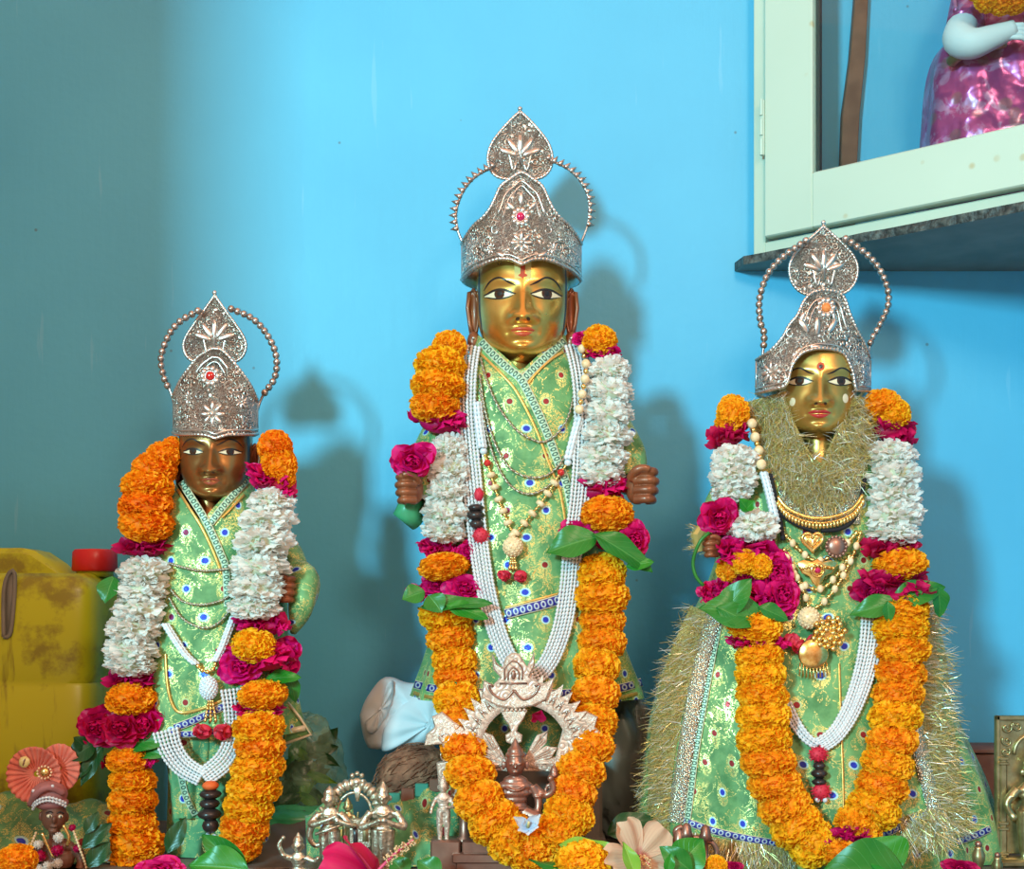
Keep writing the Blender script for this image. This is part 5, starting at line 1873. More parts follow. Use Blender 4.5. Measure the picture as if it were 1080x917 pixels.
# ------------------------------------------------------------------ small metal figures
def figure_mb(base, H, arms, X=None, crown=(.86, 1.0), legs=None, width=1., limb=1.):
    """standing or seated figure as overlapping volumes (made one surface by remesh). arms: lists of (x,y,z) in units of H"""
    b = MB()

    def P(x, y, z):
        q = Vector((x * width, y, z)) * H
        return base + (X @ q if X else q)
    b.ball(P(0, -.012, .785), (.074 * H, .076 * H, .092 * H), 20, 14)
    b.ball(P(0, -.092, .775), (.014 * H, .018 * H, .022 * H), 8, 6)          # nose
    b.ball(P(0, -.078, .735), (.028 * H, .016 * H, .011 * H), 10, 6)        # mouth
    for sx in (-1, 1):
        b.ball(P(sx * .03, -.08, .795), (.017 * H, .013 * H, .010 * H), 8, 6)
        b.ball(P(sx * .078, 0, .775), (.016 * H, .016 * H, .036 * H), 8, 6)
    c0, c1 = crown
    b.lathe([(.070 * H, -.008 * H), (.076 * H, .010 * H), (.058 * H, .030 * H), (.060 * H, .045 * H), (.038 * H, .07 * H), (.016 * H, (c1 - c0 - .03) * H), (.004 * H, (c1 - c0 - .01) * H)], P(0, 0, c0 - .012), 18)
    b.tube([P(0, 0, .72), P(0, 0, .66)], [.036 * H, .042 * H], 12)
    for i, (z, rx, ry) in enumerate(((.655, .085, .05), (.62, .12, .062), (.57, .105, .066), (.52, .082, .058), (.47, .08, .058), (.43, .095, .066))):
        b.ball(P(0, 0, z), (rx * H * width, ry * H, .05 * H), 18, 10)
    # belt, necklace
    b.tube([P(.088 * math.cos(a), .062 * math.sin(a), .455) for a in [2 * PI * k / 20 for k in range(21)]], .013 * H, 7)
    b.tube([P(.062 * math.cos(a), -.035 + .045 * math.sin(a), .625 + .03 * math.sin(a)) for a in [2 * PI * k / 20 for k in range(21)]], .010 * H, 7)
    for lg in (legs or [[(-.045, 0, .43), (-.055, -.01, .24), (-.05, 0, .04), (-.052, -.05, .015)], [(.045, 0, .43), (.055, -.01, .24), (.05, 0, .04), (.052, -.05, .015)]]):
        Q = resample([P(*q) for q in lg], 14)
        b.tube(Q, [lerp(.062, .03, i / 13) * H * limb for i in range(14)], 12)
    for ar in arms:
        Q = resample([P(*q) for q in ar], 16)
        b.tube(Q, [lerp(.036, .02, i / 15) * H * limb for i in range(16)], 10)
        b.ball(Q[-1], .026 * H * limb, 10, 7)
        b.tube([Q[4] + Vector((math.cos(a), math.sin(a), 0)) * .032 * H * limb for a in [2 * PI * k / 12 for k in range(13)]], .009 * H, 6)
    return b


def figurine(name, mat, parent, base, H, arms, voxel=.011, **kw):
    o = figure_mb(base, H, arms, **kw).build(name, mat, parent)
    remesh(o, voxel * H, 1)
    return o


def shrine():
    Y = -.075
    s = S(Y)
    t = thing('bronze_shrine', 'engraved bronze shrine arch with a seated deity, inside the middle garland loop', 'shrine', V(543, 917, Y), None)
    O = V(543, 905, Y)
    z = TABLE

    def L(px, py, dy=0.):
        return Vector(((px - 540) * s, Y + dy, ZC + (HZ - py) * s))
    # stepped base
    b = MB()
    for x0, x1, y0, y1, d in ((476, 622, 985, 916, .035), (482, 616, 917, 905, .030), (478, 620, 906, 896, .033), (488, 610, 897, 884, .025)):
        zb = max(L(0, y0).z, TABLE)
        if y0 > 950:
            zb = TABLE
        zt = L(0, y1).z
        if zt > zb:
            b.box((L(x0, 0).x, Y - d, zb), (L(x1, 0).x, Y + d, zt), .0015)
    b.build('stepped_base', M['copper_fig'], t, sharp=40)
    # two pillars
    for xc in (490, 606):
        b = MB()
        c = L(xc, 890)
        h = (890 - 800) * s
        b.lathe([(.012, 0), (.012, .006), (.007, .010), (.0065, h * .4), (.009, h * .45), (.0065, h * .5), (.006, h * .85), (.010, h * .9), (.012, h)], c, 16)
        b.build('pillar', M['copper_fig'], t)
    # outer winged brackets at both sides (stepped silhouettes)
    for sx in (-1, 1):
        b = MB()
        out = [(475, 845), (475, 830), (462, 828), (460, 806), (470, 804), (466, 786), (447, 788), (449, 776), (458, 768), (455, 757), (466, 752), (478, 762), (492, 770), (500, 800), (500, 850), (482, 850)]
        pts = [((x - 543) * s * (1 if sx < 0 else -1), ZC + (HZ - y) * s) for x, y in out]
        b.prism(pts, .012, .0018, None, ((543 - 540) * s, Y + .006, 0))
        o = b.build('side_bracket', M['pale_bronze'], t, sharp=40)
        b = MB()
        for k in range(3):
            cc = Vector(((543 - 540 + sx * (74 - k * 2)) * s, Y + .0055, ZC + (HZ - (778 + k * 20)) * s))
            b.tube([cc + Vector((math.cos(a) * (.004 + .0006 * a) * sx, -.0006, math.sin(a) * (.004 + .0006 * a))) for a in [i * .4 for i in range(18)]], .0009, 6)
        b.build('scroll_relief', M['silver_plain'], o)
    # cross band behind the deity
    b = MB()
    b.box((L(497, 0).x, Y + .008, L(0, 815).z), (L(602, 0).x, Y + .018, L(0, 800).z), .001)
    for k in range(9):
        b.tube([L(500 + k * 12, 802, .0075), L(500 + k * 12, 813, .0075)], .0008, 6)
    b.build('cross_band', M['pale_bronze'], t, sharp=40)
    # the arch: flame-edged ring
    b = MB()
    n = 22
    A0, A1 = math.radians(-6), math.radians(186)
    cx, cy, r_in, r_out = 553, 797, 47, 66
    inner, outer = [], []
    for i in range(n * 3 + 1):
        a = lerp(A0, A1, i / (n * 3))
        rr = r_out + (12 if i % 3 == 1 else 4 if i % 3 == 2 else 0)
        sq = 1.12
        outer.append(L(cx - 0 + rr * math.cos(a) * 1., cy - rr * math.sin(a) * sq, .004))
        inner.append(L(cx + r_in * math.cos(a), cy - r_in * math.sin(a) * sq, .004))
    m = len(outer)
    dv = Vector((0, .011, 0))
    fwd = Vector((0, -.002, 0))
    ring_a = inner
    rows = [[p + dv for p in inner], inner, [p.lerp(q, .12) + fwd for p, q in zip(inner, outer)], [p.lerp(q, .28) + fwd for p, q in zip(inner, outer)],
            [p.lerp(q, .34) for p, q in zip(inner, outer)], [p.lerp(q, .9) for p, q in zip(inner, outer)], outer, [p + dv for p in outer]]
    b.grid(rows)
    b.grid([rows[-1], rows[0]])
    for e in (0, m - 1):
        k = len(b.v)
        b.add([r[e] for r in rows], [tuple(range(len(rows)))])
    o = b.build('arch', M['pale_bronze'], t, sharp=50)
    b = MB()
    for i in range(n):
        a = lerp(A0, A1, (i + .5) / n)
        c = L(cx + 60 * math.cos(a), cy - 60 * math.sin(a) * 1.12, .002)
        rad = Vector((math.cos(a), 0, math.sin(a)))
        b.tube([c - rad * .006 + Vector((-rad.z, 0, rad.x)) * .003, c + rad * .010, c - rad * .006 - Vector((-rad.z, 0, rad.x)) * .003], .0007, 5)
        b.ball(c, .0017, 8, 5)
    b.build('flame_relief', M['silver_plain'], o)
    # crest with face at the top
    b = MB()
    out = [(519, 690), (524, 700), (530, 705), (533, 694), (540, 689), (548, 690), (552, 697), (556, 704), (563, 688), (564, 702), (558, 714), (572, 722), (585, 716), (576, 738), (562, 745), (543, 748), (524, 745), (508, 736), (510, 718), (520, 723), (528, 715), (520, 706)]
    b.prism([((x - 540) * s, ZC + (HZ - y) * s) for x, y in out], .016, .002, None, (0, Y - .003, 0))
    o = b.build('crest', M['pale_bronze'], t, sharp=40)
    b = MB()
    for w_, h_ in ((9, 20), (5.5, 13)):
        b.tube(resample([L(541.5 - w_, 717, -.004), L(541.5 - w_, 717 - h_ * .6, -.004), L(541.5, 717 - h_, -.004), L(541.5 + w_, 717 - h_ * .6, -.004), L(541.5 + w_, 717, -.004)], 24), .0011, 6)
    b.ball(L(541.5, 712, -.004), (.003, .002, .006), 10, 8)
    b.tube([L(527, 721, -.004), L(556, 721, -.004)], .0013, 6)
    for sx in (-1, 1):
        b.tube(resample([L(542, 728, -.004), L(542 + sx * 10, 738, -.004), L(542 + sx * 22, 732, -.004), L(542 + sx * 27, 722, -.004), L(542 + sx * 22, 724, -.004)], 20), .0016, 6)
    b.build('crest_relief', M['copper_fig'], o)
    # inverted pot ornament below the crest
    b = MB()
    out = [(528, 749), (556, 749), (553, 758), (547, 766), (545, 772), (551, 776), (550, 783), (542, 787), (534, 783), (533, 776), (539, 772), (537, 766), (531, 758)]
    b.prism([((x - 540) * s, ZC + (HZ - y) * s) for x, y in out], .010, .0015, None, (0, Y - .001, 0))
    for k in range(6):
        b.ball(L(531 + k * 4.4, 749, -.002), .0022, 8, 6)
    b.build('pot_ornament', M['pale_bronze'], t, sharp=40)
    # fanned leaves
    for sx in (-1, 1):
        for (dx, dy, w) in ((26, -38, 13), (36, -18, 14), (38, 4, 13)):
            b = MB()
            p0, p1 = L(543 + sx * 9, 806, .006), L(543 + sx * (9 + dx), 806 + dy * .9, .004)
            d = p1 - p0
            Lh = d.length
            d.normalize()
            sd = Vector((-d.z, 0, d.x))
            out = []
            for q, wd in ((0, .15), (.2, .45), (.5, .8), (.75, 1.), (.85, .55), (1., .05)):
                out.append((q, wd))
            pts = [p0 + d * Lh * q + sd * wd * w * .5 * s for q, wd in out] + [p0 + d * Lh * q - sd * wd * w * .5 * s for q, wd in out[::-1]]
            b.prism([(p.x, p.z) for p in pts], .006, .001, None, (0, Y + .004, 0))
            for f in (-.25, 0, .25):
                b.tube([p0 + d * Lh * .15 + Vector((0, -.003, 0)), p0 + d * Lh * .8 + sd * f * w * s + Vector((0, -.003, 0))], .0006, 5)
            b.build('fan_leaf', M['pale_bronze'], t, sharp=40)
    # seated deity
    Yd = Y - .022
    H = .165
    base = Vector(((543.5 - 540) * S(Yd), Yd, ZC + (HZ - 776) * S(Yd) - H))
    figurine('deity_figure', M['copper_fig'], t, base, H,
             [[(-.11, 0, .62), (-.15, -.01, .52), (-.15, -.04, .42), (-.10, -.10, .38)], [(.11, 0, .62), (.15, -.01, .52), (.14, -.04, .42), (.09, -.10, .36)],
              [(.12, .01, .61), (.20, .0, .55), (.25, -.02, .60), (.23, -.03, .68)]], voxel=.0065, width=1.15,
             legs=[[(-.05, 0, .42), (-.18, -.08, .36), (-.12, -.16, .33), (.02, -.17, .32)], [(.05, 0, .42), (.18, -.08, .36), (.12, -.14, .32), (-.02, -.15, .31)]])
    b = MB()
    zb = base.z + .30 * H
    b.lathe([(.036, L(0, 884).z - zb), (.036, -.006), (.040, -.003), (.040, .002), (.030, .004)], (base.x, Yd, zb), 28)
    b.build('lotus_seat', M['copper_fig'], t)
    # little attendant at the right of the deity
    figurine('attendant_figure', M['copper_fig'], t, Vector(((584 - 540) * s, Y - .01, ZC + (HZ - 866) * s)), .075, [[(-.1, 0, .62), (-.15, -.05, .5), (-.05, -.1, .5)], [(.1, 0, .62), (.15, -.05, .5), (.05, -.1, .5)]])
    # left side attendant outside the garland
    figurine('attendant_figure', M['pale_bronze'], t, Vector(((468 - 540) * s, Y - .008, ZC + (HZ - 885) * s)), .085, [[(-.1, 0, .62), (-.16, -.04, .5), (-.18, -.08, .42)], [(.1, 0, .62), (.15, -.05, .5), (.05, -.1, .5)]])
    b = MB()
    b.box((L(455, 0).x, Y - .022, TABLE), (L(486, 0).x, Y + .016, L(0, 884).z), .002)
    b.build('side_plinth', M['copper_fig'], t, sharp=40)
    # pale flower laid on the lap
    f = thing('pale_flower', 'pale blue and white flower lying on the lap of the shrine deity', 'flower', L(556, 862, -.055))
    b = MB()
    c = L(556, 858, -.075)
    for dx, dz, w, l in ((-13, 9, 5.5, 19), (13, 13, 6, 19), (-9, -3, 5, 12), (9, 0, 5, 12), (0, -8, 6, 9), (-3, 9, 4.5, 10)):
        b.petal(c + Vector((0, -.002, -.004)), Vector((dx, -3, dz)), Vector((0, -1, .3)), l * s, w * s, 6, 6, .35, .15, .08)
    b.build('petals', M['pale_petal'], f)
    b = MB()
    b.tube([c + Vector((0, -.003, -.004)), c + Vector((.001, -.010, .003))], [.0022, .0012], 8)
    b.build('stamen', M['shell'], f)
    # red petal caught in the arch
    b = MB()
    c = L(567, 760, .0)
    b.petal(c, Vector((.3, -.3, .8)), Vector((0, -1, 0)), 14 * s, 8 * s, 6, 6, .4, .3, .15)
    b.petal(c, Vector((-.4, -.3, .6)), Vector((0, -1, 0)), 11 * s, 6 * s, 6, 6, .4, .3, .15)
    tag(b.build('rose_petal', M['rose_deep'], None), 'red petal caught in the opening of the bronze shrine arch', 'petal')


def trio():
    Y = -.09
    s = S(Y)

    def L(px, py, dy=0.):
        return Vector(((px - 540) * s, Y + dy, ZC + (HZ - py) * s))
    t = thing('brass_statuette', 'polished brass statuette of a flute player and a praying figure under a ridged arch', 'statuette', Vector((L(375, 0).x, Y, TABLE)))
    zb = L(0, 912).z
    b = MB()
    b.box((L(336, 0).x, Y - .025, TABLE), (L(420, 0).x, Y + .02, zb), .003)
    b.box((L(340, 0).x, Y - .022, zb), (L(416, 0).x, Y + .018, zb + .004), .002)
    b.build('base', M['white_metal'], t, sharp=40)
    # ridged arch
    b = MB()
    path = [L(374 + 26 * math.cos(a) , 858 - 31 * math.sin(a)) for a in [math.radians(lerp(-35, 215, i / 120)) for i in range(121)]]
    b.tube(path, [(.0058 + .0022 * abs(math.sin(i * PI / 6))) for i in range(121)], 10)
    b.tube([L(374 + 18 * math.cos(a), 858 - 22 * math.sin(a), -.003) for a in [math.radians(lerp(-30, 210, i / 40)) for i in range(41)]], .0018, 8)
    b.tube([L(353, 876), L(350, 912)], .005, 10)
    b.tube([L(396, 876), L(398, 912)], .005, 10)
    b.build('arch', M['white_metal'], t)
    b = MB()
    b.ball(L(377, 825, -.002), (.007, .006, .006), 14, 9)
    for dx, dy in ((-5, 818), (0, 816), (5, 818), (-6, 824), (6, 824)):
        b.ball(L(377 + dx, dy, -.003), .0032, 10, 7)
    b.prism([((x - 540) * s, ZC + (HZ - y) * s) for x, y in ((373, 829), (382, 829), (379, 845), (376, 845))], .004, .001, None, (0, Y - .006, 0))
    b.build('crest', M['white_metal'], t)
    figurine('inner_figure', M['antique_brass'], t, L(367, 895, -.002), .066, [[(-.1, 0, .62), (-.14, -.05, .5), (-.05, -.1, .48)], [(.1, 0, .62), (.18, -.03, .56), (.2, -.06, .68)]])
    b = MB()
    b.box((L(370, 0).x, Y - .016, L(0, 892).z), (L(392, 0).x, Y - .002, L(0, 862).z), .0012)
    o = b.build('shrine_box', M['white_metal'], t, sharp=40)
    b = MB()
    b.ball(L(376, 872, -.0155), (.003, .0016, .004), 10, 7)
    b.box((L(374, 0).x, Y - .0172, L(0, 887).z), (L(379, 0).x, Y - .0156, L(0, 873).z), .0004)
    b.build('keyhole', M['black_bead'], o)
    b = MB()
    b.box((L(384, 0).x, Y - .0168, L(0, 886).z), (L(390, 0).x, Y - .0158, L(0, 866).z), .0004)
    b.build('box_panel', M['antique_brass'], o)
    figurine('flute_player', M['white_metal'], t, L(349, 912, -.012), .105, [[(-.11, 0, .62), (-.2, -.06, .5), (-.05, -.13, .55), (.08, -.13, .60)], [(.11, 0, .62), (.22, -.05, .52), (.26, -.12, .50), (.1, -.14, .56)]],
             crown=(.86, .98), width=1.08, limb=1.35)
    b = MB()
    b.tube([L(336, 876, -.030), L(366, 866, -.024)], .0018, 8)
    b.build('flute', M['white_metal'], t)
    b = MB()
    b.tube(resample([L(331, 868, -.012), L(328, 880, -.012), L(334, 890, -.012), L(345, 886, -.014)], 16), [.0045 - .0015 * i / 15 for i in range(16)], 8)
    b.ball(L(340, 852, -.01), .003, 8, 6)
    b.build('scarf_end', M['white_metal'], t)
    figurine('praying_figure', M['white_metal'], t, L(405, 914, -.012), .112, [[(-.12, 0, .62), (-.22, -.05, .46), (-.02, -.14, .55)], [(.12, 0, .62), (.22, -.05, .46), (.02, -.14, .55)]],
             legs=[[(-.05, 0, .43), (-.06, -.01, .2), (-.06, 0, .02)], [(.05, 0, .43), (.06, -.01, .2), (.06, 0, .02)], [(0, -.03, .43), (0, -.035, .2), (0, -.02, .02)]], width=1.12, limb=1.35)
    # small dancing figure in front
    Y2 = -.13
    H = .088
    base = V(314.5, 876, Y2) - Vector((0, 0, H))
    t2 = thing('dancing_figurine', 'small silver figurine raising one arm beside the brass statuette', 'figurine', Vector((base.x, Y2, TABLE)))
    figurine('body', M['white_metal'], t2, base, H, [[(-.11, 0, .62), (-.2, -.02, .66), (-.26, -.03, .80), (-.2, -.03, .9)], [(.11, 0, .62), (.22, -.03, .58), (.28, -.06, .62)]], limb=1.3,
             legs=[[(-.05, 0, .43), (-.12, -.03, .26), (-.04, 0, .02)], [(.05, 0, .43), (.15, -.05, .3), (.05, -.03, .16)]])
    b = MB()
    b.lathe([(.016, TABLE - base.z), (.016, -.006), (.012, -.002), (.012, .003)], base, 20)
    b.build('base', M['white_metal'], t2)


def doll():
    Y = -.06
    s = S(Y)

    def L(px, py, dy=0.):
        return Vector(((px - 540) * s, Y + dy, ZC + (HZ - py) * s))
    t = thing('dressed_doll', 'small dark figure in beads with a round coral net headdress by the canister', 'figurine', Vector((L(62, 0).x, Y, TABLE)))
    # head
    X = Matrix.Rotation(math.radians(22), 3, 'Z') @ Matrix.Rotation(math.radians(6), 3, 'Y')
    c = L(57, 861)
    b = MB()
    k = s * 1.0
    b.ball(c, (13 * k, 13.5 * k, 17 * k), 24, 16)
    b.ball(c + X @ Vector((0, -13.5, -2)) * k, (2.2 * k, 3.4 * k, 4.2 * k), 10, 7)
    b.ball(c + X @ Vector((0, -11.5, -9)) * k, (4.2 * k, 2.4 * k, 1.8 * k), 10, 7)
    b.ball(c + X @ Vector((0, -9, -14)) * k, (5 * k, 4 * k, 3.4 * k), 10, 7)
    for sx in (-1, 1):
        b.ball(c + X @ Vector((sx * 5.4, -11, 2)) * k, (3 * k, 2 * k, 1.7 * k), 10, 7)
        b.ball(c + X @ Vector((sx * 13, 1, -1)) * k, (2.2 * k, 3 * k, 5 * k), 10, 7)
    b.tube([c + Vector((0, 0, -12 * k)), c + Vector((1 * k, 1 * k, -24 * k))], 6 * k, 12)
    # torso and arms
    b.ball(L(60, 893), (19 * k, 11 * k, 9 * k), 18, 10)
    b.ball(L(61, 905), (18 * k, 12 * k, 16 * k), 18, 10)
    b.ball(L(61, 925), (17 * k, 12 * k, 18 * k), 18, 10)
    b.tube(resample([L(43, 892), L(34, 905), L(28, 912, -.015), L(36, 915, -.028)], 12), [5.5 * k - i * .15 * k for i in range(12)], 10)
    b.tube(resample([L(78, 892), L(86, 908), L(84, 925, -.015), L(76, 930, -.028)], 12), [5.5 * k - i * .15 * k for i in range(12)], 10)
    o = b.build('body', M['dark_wood'], t)
    remesh(o, .0008, 0)
    b = MB()
    b.lathe([(.036, TABLE - L(0, 928).z), (.033, -.02), (.026, 0), (.022, .012)], L(61, 928), 24)
    b.build('skirt', M['brocade_dark'], t)
    for sx in (-1, 1):
        b = MB()
        b.ball(c + X @ Vector((sx * 5.4, -12.2, 1.5)) * k, (3 * k, 1.2 * k, 1.9 * k), 12, 8)
        ey = b.build('eye', M['eye_white'], t)
        b = MB()
        b.ball(c + X @ Vector((sx * 5.4 + .6, -13.2, 1.5)) * k, (1.3 * k, .5 * k, 1.4 * k), 10, 7)
        b.build('pupil', M['black_paint'], ey)
        b = MB()
        b.tube(resample([c + X @ Vector((sx * q, -12.6 + abs(q - 5.4) * .12, z)) * k for q, z in ((1.8, 4.6), (5.4, 6.4), (9, 4.4))], 10), .7 * k, 6)
        b.build('eyebrow', M['black_paint'], t)
    # coral net fan and turban
    f = L(35, 818, .012)
    b = MB()
    rows, n = [], 120
    for r in [i / 10 for i in range(11)]:
        rows.append([f + Vector((math.cos(a) * 29 * k * r, (.0028 * math.sin(a * 26) * r - .010 * r * r), math.sin(a) * 30 * k * r)) for a in [2 * PI * j / n for j in range(n)]])
    b.grid(rows[1:], wrap=True)
    o = b.build('net_fan', M['pink_net'], t)
    mm = o.modifiers.new('thick', 'SOLIDIFY')
    mm.thickness = .001
    b = MB()
    rows = []
    for r in [i / 10 for i in range(11)]:
        rows.append([L(58, 812, .016) + Vector((math.cos(a) * 22 * k * r, .0024 * math.sin(a * 20) * r, math.sin(a) * 26 * k * r)) for a in [2 * PI * j / 90 for j in range(90)]])
    b.grid(rows[1:], wrap=True)
    o2 = b.build('net_fan', M['pink_net'], t)
    mm = o2.modifiers.new('thick', 'SOLIDIFY')
    mm.thickness = .001
    b = MB()
    b.ball(L(52, 838), (19 * k, 16 * k, 14 * k), 20, 12)
    b.ball(L(54, 847), (18 * k, 15.5 * k, 8 * k), 20, 12)
    b.tube(resample([L(34, 848, -.006), L(45, 835, -.022), L(58, 828, -.022), L(70, 836, -.008)], 16), .0045, 8)
    tb = b.build('turban', M['mauve_cloth'], t)
    for off in (0, 3.4):
        b = MB()
        b.beads(resample([L(38, 853 - off, -.012), L(45, 846 - off, -.020), L(57, 842 - off, -.023), L(67, 845 - off, -.019), L(73, 850 - off, -.010)], 20), 1.8 * k, 6, 4, .4)
        b.build('pearl_edge', M['pearl'], tb)
    b = MB()
    m0 = L(47, 815, .0)
    b.ball(m0, (5 * k, 2.4 * k, 5 * k), 14, 8)
    b.build('medallion', M['gold_jewel'], t)
    for kk in range(13):
        a = 2 * PI * kk / 13
        b = MB()
        b.ball(m0 + Vector((math.cos(a) * 7.4 * k, -.001, math.sin(a) * 6.6 * k)), 1.25 * k, 8, 6)
        b.build('bead', M['cream_bead'], t)
    b = MB()
    b.lathe([(.2 * k, -6.5 * k), (4 * k, -4.5 * k), (5.6 * k, 0), (4.6 * k, 4 * k), (.3 * k, 6.5 * k)], L(26, 804, -.001), 16, Matrix.Diagonal((1.1, .5, 1)).to_3x3() @ Matrix.Rotation(.25, 3, 'Y'))
    sh = b.build('cowrie_shell', M['shell'], t)
    b = MB()
    b.ball(L(26.5, 804, -.0038), (1.1 * k, .6 * k, 4.2 * k), 10, 6, Matrix.Rotation(.3, 3, 'Y'))
    b.build('slit', M['dark_wood'], sh)
    for px, py in ((42, 832), (62, 827)):
        b = MB()
        b.ball(L(px, py, -.022), 1.9 * k, 8, 6)
        b.build('bead', M['pearl'], tb)
    # bead strings, red and pale pompoms
    for px, py, r, mat in ((46, 888, 5, 'white_petal'), (67, 881, 5.4, 'white_petal'), (48, 900, 6, 'rose_deep'), (66, 894, 6.2, 'rose_deep'), (56, 911, 5.6, 'white_petal'), (66, 908, 5.4, 'white_petal'), (84, 894, 4.2, 'rose_deep'), (47, 914, 5, 'white_petal'), (79, 872, 4, 'rose_deep')):
        b = MB()
        c2 = L(px, py, -.0185 if px < 75 else -.010)
        b.ball(c2, r * .8 * k, 12, 8)
        b.uv = [(.5, .6)] * len(b.v)
        for q in fib(50):
            b.petal(c2 + q * r * .6 * k, q, rv(), r * .5 * k, r * .22 * k, 2, 2, .2, 0, 0)
        b.build('pompom', M[mat], t)
    for p in ([(50, 876), (56, 890), (62, 902)], [(72, 868), (78, 880), (76, 890)]):
        b = MB()
        b.tube(resample([L(x, y, -.019) for x, y in p], 12), .0022, 8)
        b.build('gold_band', M['gold_jewel'], t)
    b = MB()
    b.beads(resample([L(80, 874, -.01), L(88, 895, -.012), L(94, 912, -.012), L(95, 925, -.01)], 30), 1.7 * k, 6, 4, .35)
    b.beads(resample([L(42, 876, -.012), L(36, 895, -.014), L(39, 910, -.02), L(56, 916, -.024)], 30), 1.5 * k, 6, 4, .35)
    b.build('bead_chain', M['cream_bead'], t)


def canister():
    Y = .185
    s = S(Y)
    zt, zb = ZC + (HZ - 606) * s, TABLE
    x0, x1 = (-86 - 540) * s, (117 - 540) * s
    t = thing('plastic_canister', 'stained yellow plastic canister with a red screw cap against the grey shaded wall', 'canister', ((x0 + x1) / 2, Y, TABLE))
    hd = .085
    b = MB()
    rings = []
    H = zt - zb
    for f, ins in ((0, .012), (.015, .003), (.03, 0), (.575, 0), (.59, .0025), (.605, 0), (.93, 0), (.975, .005), (1., .018)):
        z = zb + H * f
        ring = []
        for k in range(64):
            th = 2 * PI * k / 64
            n = 6.
            cx = (x0 + x1) / 2
            hw = (x1 - x0) / 2 - ins
            d = hd - ins
            ring.append(Vector((cx + math.copysign(abs(math.cos(th)) ** (2 / n), math.cos(th)) * hw, Y + math.copysign(abs(math.sin(th)) ** (2 / n), math.sin(th)) * d, z)))
        rings.append(ring)
    b.loft(rings)
    b.build('tank', M['yellow_plastic'], t, sharp=50)
    # sloped handle block on the shoulder (with a grip opening)
    b = MB()
    out = [(-80, 610), (-80, 586), (-60, 580), (30, 579), (44, 582), (62, 594), (76, 607), (60, 612)]
    b.prism([((x - 540) * s, ZC + (HZ - y) * s) for x, y in out], .07, .008, None, (0, Y - .035, 0))
    o = b.build('handle', M['yellow_plastic'], t, sharp=40)
    # recessed grip pocket on the front face
    b = MB()
    pk = [(4, 672), (4, 625), (9, 606), (15, 604), (15, 630), (11, 668)]
    q0 = [V(x, y, Y - hd - .002) for x, y in pk]
    b.tube(resample(q0 + q0[:1], 40), .0032, 8)
    b.prism([(p.x, p.z) for p in q0], .002, 0, None, (0, Y - hd - .002, 0))
    b.build('grip_pocket', M['slab_under'], t)
    # neck and ribbed red cap
    c = Vector(((100 - 540) * s, Y, zt - .004))
    b = MB()
    b.lathe([(.026, 0), (.026, .010), (.024, .012)], c, 32)
    b.build('neck', M['yellow_plastic'], t)
    b = MB()
    rings = []
    for z, r in ((.008, .030), (.010, .0315), (.036, .0305), (.040, .028), (.041, .010)):
        rings.append([c + Vector(((r + (.0008 if k % 2 and .009 < z < .037 else 0)) * math.cos(2 * PI * k / 72), (r + (.0008 if k % 2 and .009 < z < .037 else 0)) * math.sin(2 * PI * k / 72), z)) for k in range(72)])
    b.loft(rings)
    b.build('screw_cap', M['red_plastic'], t, sharp=50)


def cloth_lump(mb, c, r, seed, n=64, rows=34, crush=.16, freq=2.3, flat_bottom=None):
    from mathutils import noise
    g = []
    for i in range(rows + 1):
        ph = PI * i / rows
        ring = []
        for j in range(n):
            th = 2 * PI * j / n
            d = Vector((math.sin(ph) * math.cos(th), math.sin(ph) * math.sin(th), math.cos(ph)))
            q = d * freq + Vector((seed * 3.1, seed * 1.7, seed))
            f = 1 + crush * (noise.noise(q) + .6 * abs(noise.noise(q * 2.3)) - .2 + .35 * abs(noise.noise(q * 4.7)))
            p = Vector((d.x * r[0], d.y * r[1], d.z * r[2])) * f + c
            if flat_bottom is not None:
                p.z = max(p.z, flat_bottom)
            ring.append(p)
        g.append(ring)
    mb.grid(g, wrap=True)


def folded(mb, outline, Y, depth, seed, puff=.010):
    """soft folded cloth block from a pixel outline"""
    s = S(Y)
    P = resample([Vector((x, y, 0)) for x, y in outline + outline[:1]], 81)[:-1]
    cx = sum(p.x for p in P) / 80
    cy = sum(p.y for p in P) / 80
    rings = []
    for f, y in ((.9, depth), (1., depth * .7), (1., depth * .3), (.94, .0), (.75, -puff * .6), (.45, -puff), (.12, -puff * 1.1)):
        ring = []
        for i, p in enumerate(P):
            w = .0016 * math.sin(i * .7 + seed) * (1 if f < .95 else .3)
            ring.append(Vector(((cx + (p.x - cx) * f - 540) * s, Y + y + w, ZC + (HZ - (cy + (p.y - cy) * f)) * s)))
        rings.append(ring)
    mb.loft(rings)


